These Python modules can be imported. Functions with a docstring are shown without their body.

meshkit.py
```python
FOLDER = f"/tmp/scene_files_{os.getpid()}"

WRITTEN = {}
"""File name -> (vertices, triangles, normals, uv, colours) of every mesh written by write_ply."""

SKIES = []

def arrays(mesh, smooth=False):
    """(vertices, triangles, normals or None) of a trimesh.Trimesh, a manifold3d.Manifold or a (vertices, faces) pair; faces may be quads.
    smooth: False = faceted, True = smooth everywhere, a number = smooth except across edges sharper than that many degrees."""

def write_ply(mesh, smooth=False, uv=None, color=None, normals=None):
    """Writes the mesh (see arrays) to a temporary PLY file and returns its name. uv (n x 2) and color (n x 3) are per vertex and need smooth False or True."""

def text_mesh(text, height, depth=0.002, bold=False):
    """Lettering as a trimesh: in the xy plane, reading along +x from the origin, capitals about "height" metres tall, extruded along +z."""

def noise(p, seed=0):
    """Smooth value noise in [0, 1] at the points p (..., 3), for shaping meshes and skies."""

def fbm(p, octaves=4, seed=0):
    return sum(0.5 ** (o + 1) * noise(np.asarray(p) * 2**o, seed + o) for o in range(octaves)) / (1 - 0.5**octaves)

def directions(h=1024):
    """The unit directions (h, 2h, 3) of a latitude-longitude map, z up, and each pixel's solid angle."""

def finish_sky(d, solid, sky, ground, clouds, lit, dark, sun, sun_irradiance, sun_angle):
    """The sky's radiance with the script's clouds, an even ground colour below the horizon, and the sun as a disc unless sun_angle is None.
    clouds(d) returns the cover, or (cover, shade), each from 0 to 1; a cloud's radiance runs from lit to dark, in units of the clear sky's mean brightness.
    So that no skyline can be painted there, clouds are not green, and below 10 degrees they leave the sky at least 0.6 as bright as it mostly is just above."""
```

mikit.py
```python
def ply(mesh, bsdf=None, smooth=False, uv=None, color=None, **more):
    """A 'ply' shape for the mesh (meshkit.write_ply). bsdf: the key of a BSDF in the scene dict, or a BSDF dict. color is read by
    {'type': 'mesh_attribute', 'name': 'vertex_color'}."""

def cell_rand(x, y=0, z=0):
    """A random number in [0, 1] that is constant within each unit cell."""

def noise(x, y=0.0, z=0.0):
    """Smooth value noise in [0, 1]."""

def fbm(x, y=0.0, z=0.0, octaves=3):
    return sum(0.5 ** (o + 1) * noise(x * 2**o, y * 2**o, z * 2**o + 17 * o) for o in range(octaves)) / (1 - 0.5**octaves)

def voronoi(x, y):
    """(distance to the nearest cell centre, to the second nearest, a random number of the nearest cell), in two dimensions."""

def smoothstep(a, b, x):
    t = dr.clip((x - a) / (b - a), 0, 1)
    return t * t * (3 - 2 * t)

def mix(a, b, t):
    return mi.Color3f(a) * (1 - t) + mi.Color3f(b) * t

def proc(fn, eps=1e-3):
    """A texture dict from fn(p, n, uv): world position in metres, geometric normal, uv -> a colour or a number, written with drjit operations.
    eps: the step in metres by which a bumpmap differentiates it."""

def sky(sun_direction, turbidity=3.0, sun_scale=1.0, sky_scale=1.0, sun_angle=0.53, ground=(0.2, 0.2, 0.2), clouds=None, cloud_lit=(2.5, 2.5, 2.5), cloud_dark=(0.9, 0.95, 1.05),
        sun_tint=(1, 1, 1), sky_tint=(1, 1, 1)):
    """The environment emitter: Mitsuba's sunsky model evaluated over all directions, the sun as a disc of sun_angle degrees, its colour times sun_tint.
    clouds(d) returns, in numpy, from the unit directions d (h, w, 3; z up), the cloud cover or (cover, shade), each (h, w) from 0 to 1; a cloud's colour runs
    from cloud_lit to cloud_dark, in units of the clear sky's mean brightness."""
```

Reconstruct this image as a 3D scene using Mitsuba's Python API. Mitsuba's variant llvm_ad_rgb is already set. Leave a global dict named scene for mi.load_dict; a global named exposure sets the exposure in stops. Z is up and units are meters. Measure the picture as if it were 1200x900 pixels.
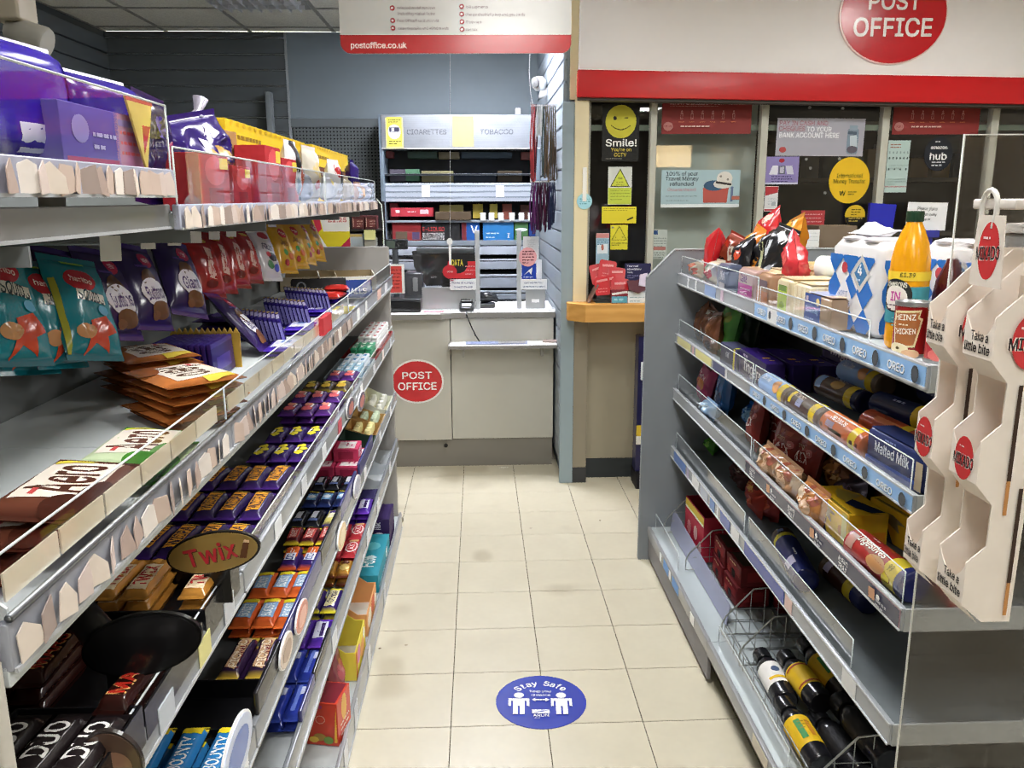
import math, random
import numpy as np
import drjit as dr
import mitsuba as mi
import mikit, meshkit
from shapely.geometry import Polygon
import trimesh

# ------------------------------------------------------------------ camera, sky, lamps' strength, exposure
EYE_H, YAW, PITCH, ROLL, FPX = 1.5989, 0.03913, 0.21906, -0.00399, 976.97
EYE = np.array([0.0, 0.0, EYE_H])
_cy, _sy, _cp, _sp = math.cos(YAW), math.sin(YAW), math.cos(PITCH), math.sin(PITCH)
_F = np.array([_sy * _cp, _cy * _cp, -_sp]); _r = np.array([_cy, -_sy, 0.0]); _u = np.cross(_r, _F)
_cr, _sr = math.cos(ROLL), math.sin(ROLL)
RIGHT, UP = _cr * _r + _sr * _u, -_sr * _r + _cr * _u
scene, labels = {}, {}
scene['camera'] = {'type': 'perspective', 'fov': math.degrees(2 * math.atan(600 / FPX)), 'fov_axis': 'x', 'near_clip': 0.05, 'far_clip': 200.0,
                   'to_world': mi.ScalarTransform4f().look_at(origin=EYE.tolist(), target=(EYE + _F).tolist(), up=UP.tolist())}
exposure = 2.05
scene['sky'] = mikit.sky([-0.55, -0.8, 0.22], turbidity=4.0, sun_scale=0.0, sky_scale=10.0, sky_tint=(1.35, 1.0, 0.7))
LAMP = (6.55, 6.5, 6.3)           # radiance of the lit ceiling panels


def at(px, py, **plane):
    """The point of a plane X=, Y= or Z= that the photograph shows at a pixel of its 1200 x 900 frame."""
    d = RIGHT * ((px - 600) / FPX) + UP * ((450 - py) / FPX) + _F
    (k, v), = plane.items()
    i = 'XYZ'.index(k)
    return EYE + d * ((v - EYE[i]) / d[i])


# ------------------------------------------------------------------ materials
def lin(h):
    if not isinstance(h, str):
        return np.asarray(h, float)
    if len(h) == 4: h = '#' + ''.join(q * 2 for q in h[1:])
    c = np.array([int(h[i:i + 2], 16) for i in (1, 3, 5)]) / 255.0
    return np.where(c <= 0.04045, c / 12.92, ((c + 0.055) / 1.055) ** 2.4)


VC = {'type': 'mesh_attribute', 'name': 'vertex_color'}


def mat(key, color=VC, rough=0.5, metal=0.0, spec=0.5, two=True, **k):
    b = {'type': 'principled', 'base_color': color, 'roughness': rough, 'metallic': metal, 'specular': spec, **k}
    scene[key] = {'type': 'twosided', 'b': b} if two else b


def rgb(h):
    return {'type': 'rgb', 'value': [float(x) for x in lin(h)]}


mat('paint', rough=0.55, spec=0.35)          # painted steel, card, board
mat('gloss', rough=0.2, spec=0.6)           # printed film and plastic
mat('foil', rough=0.3, metal=0.45, spec=0.6)
mat('metal', rough=0.3, metal=0.9)
scene['matte'] = {'type': 'twosided', 'b': {'type': 'diffuse', 'reflectance': VC}}
scene['acrylic'] = {'type': 'thindielectric', 'int_ior': 1.49}
scene['dusty_acrylic'] = {'type': 'thindielectric', 'int_ior': 1.53}
scene['hazy_acrylic'] = {'type': 'blendbsdf', 'weight': 0.16, 'a': {'type': 'thindielectric', 'int_ior': 1.49}, 'b': {'type': 'twosided', 'b': {'type': 'diffuse', 'reflectance': rgb('#52483e')}}}


def L3(h): return [float(x) for x in lin(h)]


def f_tile(p, n, uv):
    k = mikit.cell_rand(dr.floor((p.x + 0.404) / 0.3), dr.floor((p.y - 4.699) / 0.3))
    m = mikit.fbm(p.x * 9 + k * 31, p.y * 9, k * 7) * 0.7 + 0.3 * mikit.fbm(p.x * 60, p.y * 60, 3)
    s = mikit.smoothstep(0.70, 0.86, mikit.fbm(p.x * 3.1 + 5, p.y * 3.1, 2))
    base = mikit.mix(L3('#c4bca6'), L3('#d1cab4'), m * 0.75 + k * 0.25)
    return mikit.mix(base, mi.Color3f(L3('#a79c82')), s * 0.5)


mat('floor_tile', mikit.proc(f_tile), rough=0.34, spec=0.45)


def f_slab(p, n, uv):
    gx = dr.abs((p.x + 0.404) / 0.3 - dr.floor((p.x + 0.404) / 0.3 + 0.5)) * 0.3
    gy = dr.abs((p.y - 4.699) / 0.3 - dr.floor((p.y - 4.699) / 0.3 + 0.5)) * 0.3
    return dr.select(dr.minimum(gx, gy) < 0.002, mi.Color3f(L3('#6d6556')), f_tile(p, n, uv))


mat('floor_slab', mikit.proc(f_slab), rough=0.4)


def f_wood(p, n, uv):
    g = mikit.fbm(p.x * 6, p.y * 40, p.z * 55)
    r = 0.5 + 0.5 * dr.sin((p.z * 110 + p.y * 20 + mikit.fbm(p.x * 5, p.y * 9, p.z * 9) * 9))
    return mikit.mix(L3('#c98f45'), L3('#e0ac60'), 0.55 * g + 0.45 * r)


mat('wood', mikit.proc(f_wood), rough=0.42)


def f_ceil(p, n, uv):
    m = mikit.noise(p.x * 160, p.y * 160, 1)
    return mikit.mix(L3('#b9b7ad'), L3('#cfcdc2'), m)


mat('ceiling_tile', mikit.proc(f_ceil), rough=0.9, spec=0.1)


def f_brush(p, n, uv):
    m = mikit.fbm(p.x * 4, p.y * 4, p.z * 500)
    b = mikit.fbm(p.x * 5, 2.0, p.z * 7)
    return mikit.mix(L3('#8f949c'), L3('#d4d9e0'), 0.4 * m + 0.6 * b)


mat('brushed', mikit.proc(f_brush), rough=0.38, metal=0.75)


def f_peg(p, n, uv):
    a = p.x / 0.025 - dr.floor(p.x / 0.025) - 0.5
    b = p.z / 0.025 - dr.floor(p.z / 0.025) - 0.5
    return dr.select(a * a + b * b < 0.05, mi.Color3f(L3('#16191a')), mi.Color3f(L3('#5d6364')))


mat('pegboard', mikit.proc(f_peg), rough=0.6)


# ------------------------------------------------------------------ mesh helpers
def Tm(x=0, y=0, z=0):
    m = np.eye(4); m[:3, 3] = (x, y, z); return m


def Rm(rx=0, ry=0, rz=0):
    m = np.eye(4)
    for a, (i, j) in ((rx, (1, 2)), (ry, (2, 0)), (rz, (0, 1))):
        a = math.radians(a); k = np.eye(4); c, s = math.cos(a), math.sin(a)
        k[i, i] = k[j, j] = c; k[i, j] = -s; k[j, i] = s
        m = k @ m
    return m


def Fr(o, ex, ey, ez):
    m = np.eye(4); m[:3, 0], m[:3, 1], m[:3, 2], m[:3, 3] = ex, ey, ez, o
    return m


_X, _Y, _Z = np.eye(3)
def CA(x, y, z, **r): return Fr((x, y, z), _X, _Z, -_Y) @ Rm(**r)        # front faces the camera's end of the shop
def LA(x, y, z, **r): return Fr((x, y, z), _Y, _Z, _X) @ Rm(**r)         # on the left gondola, front faces the aisle
def RA(x, y, z, **r): return Fr((x, y, z), -_Y, _Z, -_X) @ Rm(**r)       # on the right gondola, front faces the aisle
def LF(x, y, z, **r): return Fr((x, y, z), _Y, -_X, _Z) @ Rm(**r)        # lying on the left gondola
def RF(x, y, z, **r): return Fr((x, y, z), -_Y, _X, _Z) @ Rm(**r)        # lying on the right gondola
def FL(x, y, z, **r): return Fr((x, y, z), _X, _Y, _Z) @ Rm(**r)


class G:
    """Collects coloured pieces into one mesh."""
    def __init__(s): s.v, s.f, s.c, s.n = [], [], [], 0

    def add(s, v, f, c, M=None):
        v = np.asarray(v, float); f = np.asarray(f, int)
        if M is not None: v = v @ M[:3, :3].T + M[:3, 3]
        if f.shape[1] == 4: f = np.vstack([f[:, [0, 1, 2]], f[:, [0, 2, 3]]])
        c = lin(c)
        s.v.append(v); s.f.append(f + s.n); s.c.append(np.broadcast_to(c, (len(v), 3)) if c.ndim == 1 else c); s.n += len(v)
        return s

    def box(s, x0, x1, y0, y1, z0, z1, c, ch=0.0, M=None): return s.add(*box(x0, x1, y0, y1, z0, z1, ch), c, M)
    def tube(s, pts, r, c, n=6, M=None): return s.add(*tube(pts, r, n), c, M)

    def ply(s, bsdf='paint'):
        return mikit.ply((np.vstack(s.v), np.vstack(s.f)), bsdf, smooth=True, color=np.vstack(s.c))


def box(x0, x1, y0, y1, z0, z1, ch=0.0):
    lo, hi = np.array([x0, y0, z0], float), np.array([x1, y1, z1], float)
    V, F, idx = [], [], {}
    for a in range(3):
        b, c = (a + 1) % 3, (a + 2) % 3
        for sa in (0, 1):
            q = []
            for sb, sc in ((0, 0), (1, 0), (1, 1), (0, 1)):
                p = np.zeros(3)
                p[a] = (lo, hi)[sa][a]
                p[b] = hi[b] - ch if sb else lo[b] + ch
                p[c] = hi[c] - ch if sc else lo[c] + ch
                k = [0, 0, 0]; k[a], k[b], k[c] = sa, sb, sc
                idx[(a, *k)] = len(V); q.append(len(V)); V.append(p)
            F.append(q if sa else q[::-1])
    V = np.array(V); tri = [t for q in F for t in ((q[0], q[1], q[2]), (q[0], q[2], q[3]))]
    if ch > 0:
        mid = (lo + hi) / 2
        def face(*k):
            n = np.cross(V[k[1]] - V[k[0]], V[k[2]] - V[k[0]])
            tri.append(k if n @ (V[list(k)].mean(0) - mid) > 0 else k[::-1])
        for a in range(3):
            b, c = (a + 1) % 3, (a + 2) % 3
            for sb in (0, 1):
                for sc in (0, 1):
                    e = []
                    for sa in (0, 1):
                        k = [0, 0, 0]; k[a], k[b], k[c] = sa, sb, sc
                        e.append((idx[(b, *k)], idx[(c, *k)]))
                    face(e[0][0], e[1][0], e[1][1]); face(e[0][0], e[1][1], e[0][1])
        for k in np.ndindex(2, 2, 2):
            face(idx[(0, *k)], idx[(1, *k)], idx[(2, *k)])
    return V, np.array(tri)


def tube(pts, r, n=6):
    pts = np.asarray(pts, float); m = len(pts)
    t = np.gradient(pts, axis=0); t /= np.linalg.norm(t, axis=1, keepdims=True) + 1e-12
    u = np.cross(t[0], [0, 0, 1] if abs(t[0][2]) < 0.9 else [1, 0, 0]); V = []
    a = np.arange(n) * 2 * math.pi / n
    rr = np.broadcast_to(r, m)
    for i in range(m):
        u = u - (u @ t[i]) * t[i]; u /= np.linalg.norm(u); w = np.cross(t[i], u)
        V.append(pts[i] + rr[i] * (np.cos(a)[:, None] * u + np.sin(a)[:, None] * w))
    V = np.vstack(V); F = []
    for i in range(m - 1):
        for j in range(n):
            k = (j + 1) % n
            F += [(i * n + j, i * n + k, i * n + n + k), (i * n + j, i * n + n + k, i * n + n + j)]
    V = np.vstack([V, pts[0], pts[-1]])
    for j in range(n):
        k = (j + 1) % n
        F += [(m * n, k, j), (m * n + 1, (m - 1) * n + j, (m - 1) * n + k)]
    return V, np.array(F)


def lathe(prof, n=24, split=40):
    """Profile (r, y) turned about y; edges sharper than split degrees stay sharp."""
    prof = np.asarray(prof, float); rows = [0]
    for i in range(1, len(prof) - 1):
        a, b = prof[i] - prof[i - 1], prof[i + 1] - prof[i]
        ang = math.degrees(abs(math.atan2(a[0] * b[1] - a[1] * b[0], a @ b)))
        rows += [i, -i] if ang > split else [i]
    rows.append(len(prof) - 1)
    a = np.arange(n) * 2 * math.pi / n; V, F = [], []
    for k in rows:
        r, y = prof[abs(k)]
        V.append(np.stack([r * np.cos(a), 0 * a + y, r * np.sin(a)], 1))
    for i in range(len(rows) - 1):
        if rows[i + 1] == -rows[i] and rows[i] > 0: continue
        for j in range(n):
            k = (j + 1) % n
            F += [(i * n + j, i * n + n + k, i * n + k), (i * n + j, i * n + n + j, i * n + n + k)]
    return np.vstack(V), np.array(F), np.repeat(np.abs(rows), n)


def prism(poly, z0, z1):
    """Extruded polygon (in xy) with sharp edges."""
    P = Polygon(poly) if not hasattr(poly, 'exterior') else poly
    m = trimesh.creation.extrude_polygon(P, z1 - z0, engine='earcut')
    v = m.vertices[m.faces].reshape(-1, 3) + [0, 0, z0]
    return v, np.arange(len(v)).reshape(-1, 3)


def ell(rx, ry, n=32, cx=0, cy=0):
    a = np.arange(n) * 2 * math.pi / n
    return np.stack([cx + rx * np.cos(a), cy + ry * np.sin(a)], 1)


def rrect(w, h, r, n=5):
    out = []
    for sx, sy, a0 in ((1, 1, 0), (-1, 1, 90), (-1, -1, 180), (1, -1, 270)):
        for k in range(n + 1):
            a = math.radians(a0 + 90 * k / n)
            out.append((sx * (w / 2 - r) + r * math.cos(a), sy * (h / 2 - r) + r * math.sin(a)))
    return out


_txt = {}
def text2(s, bold=True):
    if (s, bold) not in _txt:
        m = meshkit.text_mesh(s, 0.07, 0.002, bold)
        f = m.faces[(m.vertices[m.faces][:, :, 2] > 0.0015).all(1)]
        u, inv = np.unique(f, return_inverse=True)
        v = m.vertices[u][:, :2]
        v = v - [(v[:, 0].min() + v[:, 0].max()) / 2, 0.035]
        _txt[s, bold] = v / 0.07, inv.reshape(-1, 3)
    return _txt[s, bold]


def flat(P, off): return np.column_stack([P, np.full(len(P), off)])


def grid(x0, x1, y0, y1, seg):
    nx, ny = max(1, math.ceil((x1 - x0) / seg)), max(1, math.ceil((y1 - y0) / seg))
    X, Y = np.meshgrid(np.linspace(x0, x1, nx + 1), np.linspace(y0, y1, ny + 1))
    i = (np.arange(ny)[:, None] * (nx + 1) + np.arange(nx)).ravel()
    return np.stack([X.ravel(), Y.ravel()], 1), np.stack([i, i + 1, i + nx + 2, i + nx + 1], 1)


def prints(g, specs, surf=flat, seg=9.0, M=None, off0=0.0005):
    """Flat print on a surface: ('t', text, x, y, height, colour, rot, width), ('e', x, y, rx, ry, colour, rot), ('r', x, y, w, h, colour, rot), ('p', points, colour),
    ('n', count, x, y, width, pitch, height, colour): lines of small print."""
    for i, s in enumerate(specs):
        off = off0 + 0.00025 * i; k = s[0]; rot = 0
        if k == 't':
            _, t, x, y, h, c, *o = s
            P, F = text2(t); P = P * h; rot = o[0] if o else 0
            if len(o) > 1 and o[1]: P = P * [o[1] / (P[:, 0].max() - P[:, 0].min()), 1]
        elif k == 'e':
            _, x, y, rx, ry, c, *o = s
            n = 28; a = np.arange(n) * 2 * math.pi / n; e = np.stack([np.cos(a) * rx, np.sin(a) * ry], 1)
            nr = max(1, min(5, math.ceil(max(rx, ry) / seg)))
            P = np.vstack([[[0, 0]]] + [e * (q + 1) / nr for q in range(nr)]); F = [(0, 1 + j, 1 + (j + 1) % n) for j in range(n)]
            for q in range(nr - 1):
                for j in range(n):
                    b, d = 1 + q * n + j, 1 + q * n + (j + 1) % n
                    F += [(b, b + n, d + n), (b, d + n, d)]
            rot = o[0] if o else 0
        elif k == 'r':
            _, x, y, w, h, c, *o = s
            P, F = grid(-w / 2, w / 2, -h / 2, h / 2, seg); rot = o[0] if o else 0
        elif k == 'n':
            _, n, x, y, w, pitch, h, c = s
            rr = random.Random(int(abs(x * 977 + y * 733 + n) * 1000) % 99991)
            P, F = np.zeros((0, 2)), np.zeros((0, 4), int)
            for q in range(n):
                p0 = -w / 2
                end = w / 2 if q < n - 1 else w * rr.uniform(-0.1, 0.4)
                while p0 < end:
                    wl = min(rr.uniform(1.2, 4.0) * h, end - p0 + h)
                    a, b = grid(p0, p0 + wl, -q * pitch - h / 2, -q * pitch + h / 2, 9)
                    P, F = np.vstack([P, a]), np.vstack([F, b + len(P)]); p0 += wl + h * 0.7
        else:
            _, pts, c = s[:3]; x = y = 0
            m = trimesh.creation.extrude_polygon(Polygon(pts), 0.001, engine='earcut')
            f = m.faces[(m.vertices[m.faces][:, :, 2] > 0.0005).all(1)]
            u, inv = np.unique(f, return_inverse=True); V, F = m.vertices[u], inv.reshape(-1, 3)
            if seg < 1: V, F = trimesh.remesh.subdivide_to_size(V, F, seg)
            P = V[:, :2]
        if rot:
            a = math.radians(rot); P = P @ np.array([[math.cos(a), math.sin(a)], [-math.sin(a), math.cos(a)]])
        g.add(surf(np.asarray(P) + [x, y], off), F, c, M)
    return g


# ------------------------------------------------------------------ things, parts, labels
def uniq(k):
    if k not in _used:
        _used.add(k); return k
    i = 1
    while f'{k}_{i:03d}' in _used: i += 1
    k = f'{k}_{i:03d}'; _used.add(k); return k


_used = set(scene)


def W(m): return mi.ScalarTransform4f(np.asarray(m, float))


def thing(name, label, cat, group=None, kind=None):
    key = uniq(name); labels[key] = {'label': label}
    if cat: labels[key]['category'] = cat
    if group: labels[key]['group'] = group
    if kind: labels[key]['kind'] = kind
    return key


def part(parent, name, ply, M=None, label=None, kind=None):
    key = uniq(f'{parent}__{name}')
    scene[key] = {**ply, 'to_world': W(M)} if M is not None else dict(ply)
    if label or kind: labels[key] = {**({'label': label} if label else {}), **({'kind': kind} if kind else {})}
    return key


def solo(name, label, cat, ply, M=None, group=None):
    """A thing that is one mesh."""
    key = thing(name, label, cat, group)
    scene[key] = {**ply, 'to_world': W(M)} if M is not None else dict(ply)
    return key


def struct(name, ply, label=None, M=None):
    key = uniq(name); labels[key] = {'kind': 'structure', **({'label': label} if label else {})}
    scene[key] = {**ply, 'to_world': W(M)} if M is not None else dict(ply)
    return key


ORD = ['first', 'second', 'third', 'fourth', 'fifth', 'sixth', 'seventh', 'eighth', 'ninth', 'tenth', 'eleventh', 'twelfth', 'thirteenth', 'fourteenth']
# ------------------------------------------------------------------ the room
XL, XR, YB, YF, ZC = -2.67, 3.6, 6.52, -4.2, 2.785
TX0, TY0, TN, TM = -1.004, 4.899 - 0.5, 8, 13


def sheet(x0, x1, y0, y1, z0, z1, c, bsdf='paint', ch=0.0): return G().box(x0, x1, y0, y1, z0, z1, c, ch).ply(bsdf)


tx = [-0.404 + 0.3 * i for i in range(-2, 6)]
ty = [4.699 - 0.3 * j for j in range(-1, 12)]
x0, x1, y0, y1 = tx[0], tx[-1] + 0.3, ty[-1] - 0.3, ty[0]
g = G()
for b in ((XL, XR, YF, y0), (XL, x0, y0, y1), (x1, XR, y0, y1), (XL, XR, y1, YB)):
    g.box(b[0], b[1], b[2], b[3], -0.1, 0, '#d8ceb6')
fl = struct('floor', g.ply('floor_slab'), 'cream ceramic tile floor with thin dark grout lines')
part(fl, 'grout_bed', sheet(x0, x1, y0, y1, -0.1, -0.0025, '#5f584b', 'matte'))
tile = G().box(0.0013, 0.2987, -0.2987, -0.0013, -0.0024, 0, '#ddd3bc', 0.0008).ply('floor_tile')
for a in tx:
    for b in ty:
        part(fl, 'tile', tile, Tm(a, b, 0))

cl = struct('ceiling', sheet(XL, XR, YF, 5.15, ZC, ZC + 0.05, '#c4c2b8', 'ceiling_tile'), 'suspended ceiling of pale square tiles')
for i in range(-1, 6):
    for j in range(3):
        a, b = -2.83 + 0.6 * i + 0.6, 5.15 + 0.6 * j
        xa, xb, yb = max(a, XL), a + 0.6, min(b + 0.6, YB)
        if xa >= xb or b >= YB: continue
        part(cl, 'tile', sheet(xa + 0.004, xb - 0.004, b + 0.004, yb - 0.004, ZC + 0.002, ZC + 0.02, '#c4c2b8', 'ceiling_tile'))
        part(cl, 'grid_bar', sheet(xa - 0.012, xa + 0.012, b, yb, ZC - 0.004, ZC + 0.004, '#8d8c86'))
        part(cl, 'grid_bar', sheet(xa, xb, b - 0.012, b + 0.012, ZC - 0.004, ZC + 0.004, '#8d8c86'))
part(cl, 'tile_field', sheet(1.37, XR, 5.15, YB, ZC, ZC + 0.05, '#c4c2b8', 'ceiling_tile'))

DK = '#5a6062'
wb = struct('wall_back', sheet(XL, XR, YB, YB + 0.1, 0, ZC, '#4a4f50'), 'back wall of dark grey grooved slat boards')
for k in range(15):
    z = 1.2 + 0.11 * k
    part(wb, 'slat', sheet(XL, -1.39, YB - 0.018, YB, z + 0.004, min(z + 0.104, ZC - 0.01), DK, 'paint', 0.003))
    part(wb, 'groove_insert', sheet(XL, -1.39, YB - 0.008, YB, z - 0.003, z + 0.003, '#b9bec0', 'metal'))
part(wb, 'panel', sheet(-1.375, 0.5, YB - 0.02, YB, 2.18, ZC - 0.004, '#7f8a90', 'paint', 0.003), label='smooth grey panel above the tobacco unit')
part(wb, 'edge_strip', sheet(-1.39, -1.372, YB - 0.024, YB, 0, ZC - 0.004, '#9aa0a2'))
part(wb, 'pegboard', G().box(-1.36, -0.7, YB - 0.02, YB, 0.6, 2.12, '#5d6364').ply('pegboard'), label='grey perforated panel')
part(wb, 'rail', sheet(-1.372, -0.7, YB - 0.03, YB, 2.12, 2.18, '#6d7476'))
wl = struct('wall_left', sheet(XL - 0.1, XL, YF, YB, 0, ZC, '#4a4f50'), 'left wall of dark grey grooved slat boards')
for k in range(14):
    z = 1.2 + 0.11 * k
    part(wl, 'slat', sheet(XL, XL + 0.018, 2.5, YB - 0.02, z + 0.004, min(z + 0.104, ZC - 0.01), DK, 'paint', 0.003))
struct('wall_right', sheet(XR, XR + 0.1, YF, YB, 0, ZC, '#8f8a7d'), 'plain right wall of the shop')
# the shop front behind the camera: plain wall with a high window strip
g = G()
for b in ((XL, 2.8, 0, ZC), (2.8, 3.4, 0, 2.07), (2.8, 3.4, 2.41, ZC), (3.4, XR, 0, ZC)):
    g.box(b[0], b[1], YF - 0.1, YF, b[2], b[3], '#6d6a64')
struct('wall_front', g.ply('paint'), 'shop front wall behind the camera with a high window')
struct('window_1', G().add([[2.8, YF - .05, 2.07], [3.4, YF - .05, 2.07], [3.4, YF - .05, 2.41], [2.8, YF - .05, 2.41]], [[0, 1, 2, 3]], '#ffffff').ply('acrylic'), 'high shop front window')

us = solo('slotted_upright', 'grey slotted shelving upright standing against the dark back wall', 'shelving upright', G().box(-1.53, -1.49, 6.40, 6.49, 0, 2.36, '#7f8587', 0.004).ply())
# ceiling lamps: lit panels over the aisle and the counter, one unlit louvre panel at the back left
for i, (x, y, s) in enumerate(((0.15, -2.2, 1), (0.15, -0.3, 1.1), (0.2, 1.5, 1.2), (0.2, 3.0, 0.8), (-0.05, 5.0, 2.35), (2.2, 0.6, 0.95), (2.3, 3.0, 1.3), (2.2, -2.4, 0.9), (-1.9, 1.0, 0.35), (2.2, 5.7, 0.10))):
    k = thing('ceiling_light', ['square lit ceiling panel behind the camera', 'square lit ceiling panel over the camera', 'lit ceiling panel over the middle of the aisle', 'lit ceiling panel over the far end of the aisle',
              'lit ceiling panel over the counter', 'lit ceiling panel right of the gondola', 'lit ceiling panel before the post office windows', 'lit ceiling panel at the back right of the shop',
              'dim ceiling panel over the left side of the shop', 'dim ceiling lamp inside the post office booth'][i], 'ceiling light')
    w = 0.3 if i < 9 else 0.2
    part(k, 'frame', G().box(x - w, x + w, y - w, y + w, ZC - 0.014, ZC - 0.004, '#d8d8d4').ply())
    v, f = np.array([[x - w + .02, y - w + .02, ZC - .0155], [x + w - .02, y - w + .02, ZC - .0155], [x + w - .02, y + w - .02, ZC - .0155], [x - w + .02, y + w - .02, ZC - .0155]]), np.array([[0, 2, 1], [0, 3, 2]])
    part(k, 'diffuser', {**mikit.ply((v, f)), 'bsdf': {'type': 'diffuse', 'reflectance': rgb('#dddddd')}, 'emitter': {'type': 'area', 'radiance': {'type': 'rgb', 'value': [s * c * (1, 1.03, 1.16)[j] ** (i == 4) for j, c in enumerate(LAMP)]}}})
k = thing('louvre_light', 'unlit square louvred ceiling light above the dark back wall', 'ceiling light')
part(k, 'frame', G().box(-1.62, -1.04, 5.17, 5.73, ZC - 0.012, ZC - 0.002, '#8a8a88').ply())
g = G()
for q in range(9): g.box(-1.6 + 0.062 * q, -1.594 + 0.062 * q, 5.19, 5.71, ZC - 0.035, ZC - 0.012, '#b9bcc0')
for q in range(4): g.box(-1.6, -1.06, 5.25 + 0.12 * q, 5.256 + 0.12 * q, ZC - 0.035, ZC - 0.012, '#c9ccd0')
part(k, 'louvre', g.ply('paint'))

# ------------------------------------------------------------------ slatwall partition, column and post office booth
ws = struct('wall_partition', sheet(0.47, 0.52, 4.56, YB, 0, ZC - 0.002, '#767f86'), 'grey slatwall partition beside the counter')
for k in range(24):
    z = 0.1 + 0.11 * k
    part(ws, 'slat', sheet(0.452, 0.47, 4.56, YB - 0.03, z + 0.004, min(z + 0.105, ZC - 0.01), '#8b949c', 'paint', 0.003))
part(ws, 'end_cap', sheet(0.447, 0.522, 4.54, 4.562, 0, 2.09, '#93a3aa', 'paint', 0.003))
a, b = at(673.7, 140, Y=4.53)[0], at(690.5, 140, Y=4.53)[0]
cm = struct('trim_1', sheet(a, b, 4.53, 4.66, 1.0, 2.12, '#e6d9b4', 'paint', 0.003), 'cream painted post at the end of the booth')
part(cm, 'upper_post', sheet(at(668.8, 60, Y=4.53)[0], at(677, 60, Y=4.53)[0] + 0.02, 4.53, 4.66, 2.10, ZC - 0.002, '#d9caa2'))
part(cm, 'lower_post', sheet(0.523, 0.60, 4.55, 4.64, 0.09, 0.951, '#8f8776'))
part(cm, 'plinth', sheet(0.522, 0.602, 4.545, 4.645, 0, 0.09, '#3a3b3c'))
bt = struct('wall_booth', sheet(0.60, XR, 4.64, 4.70, 0.11, 0.95, '#a39b86'), 'post office booth front of beige board')
part(bt, 'plinth', sheet(0.60, XR, 4.632, 4.70, 0, 0.115, '#33383a'))
led = G()
pts = [(0.478, 4.66), (0.478, 4.47), (0.565, 4.39), (3.3, 4.39), (3.3, 4.66)]
led.add(*prism(pts, 0.952, 1.046), '#d09a50')
solo('writing_ledge', 'thick honey coloured wooden ledge below the booth windows', 'ledge', led.ply('wood'))
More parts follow.
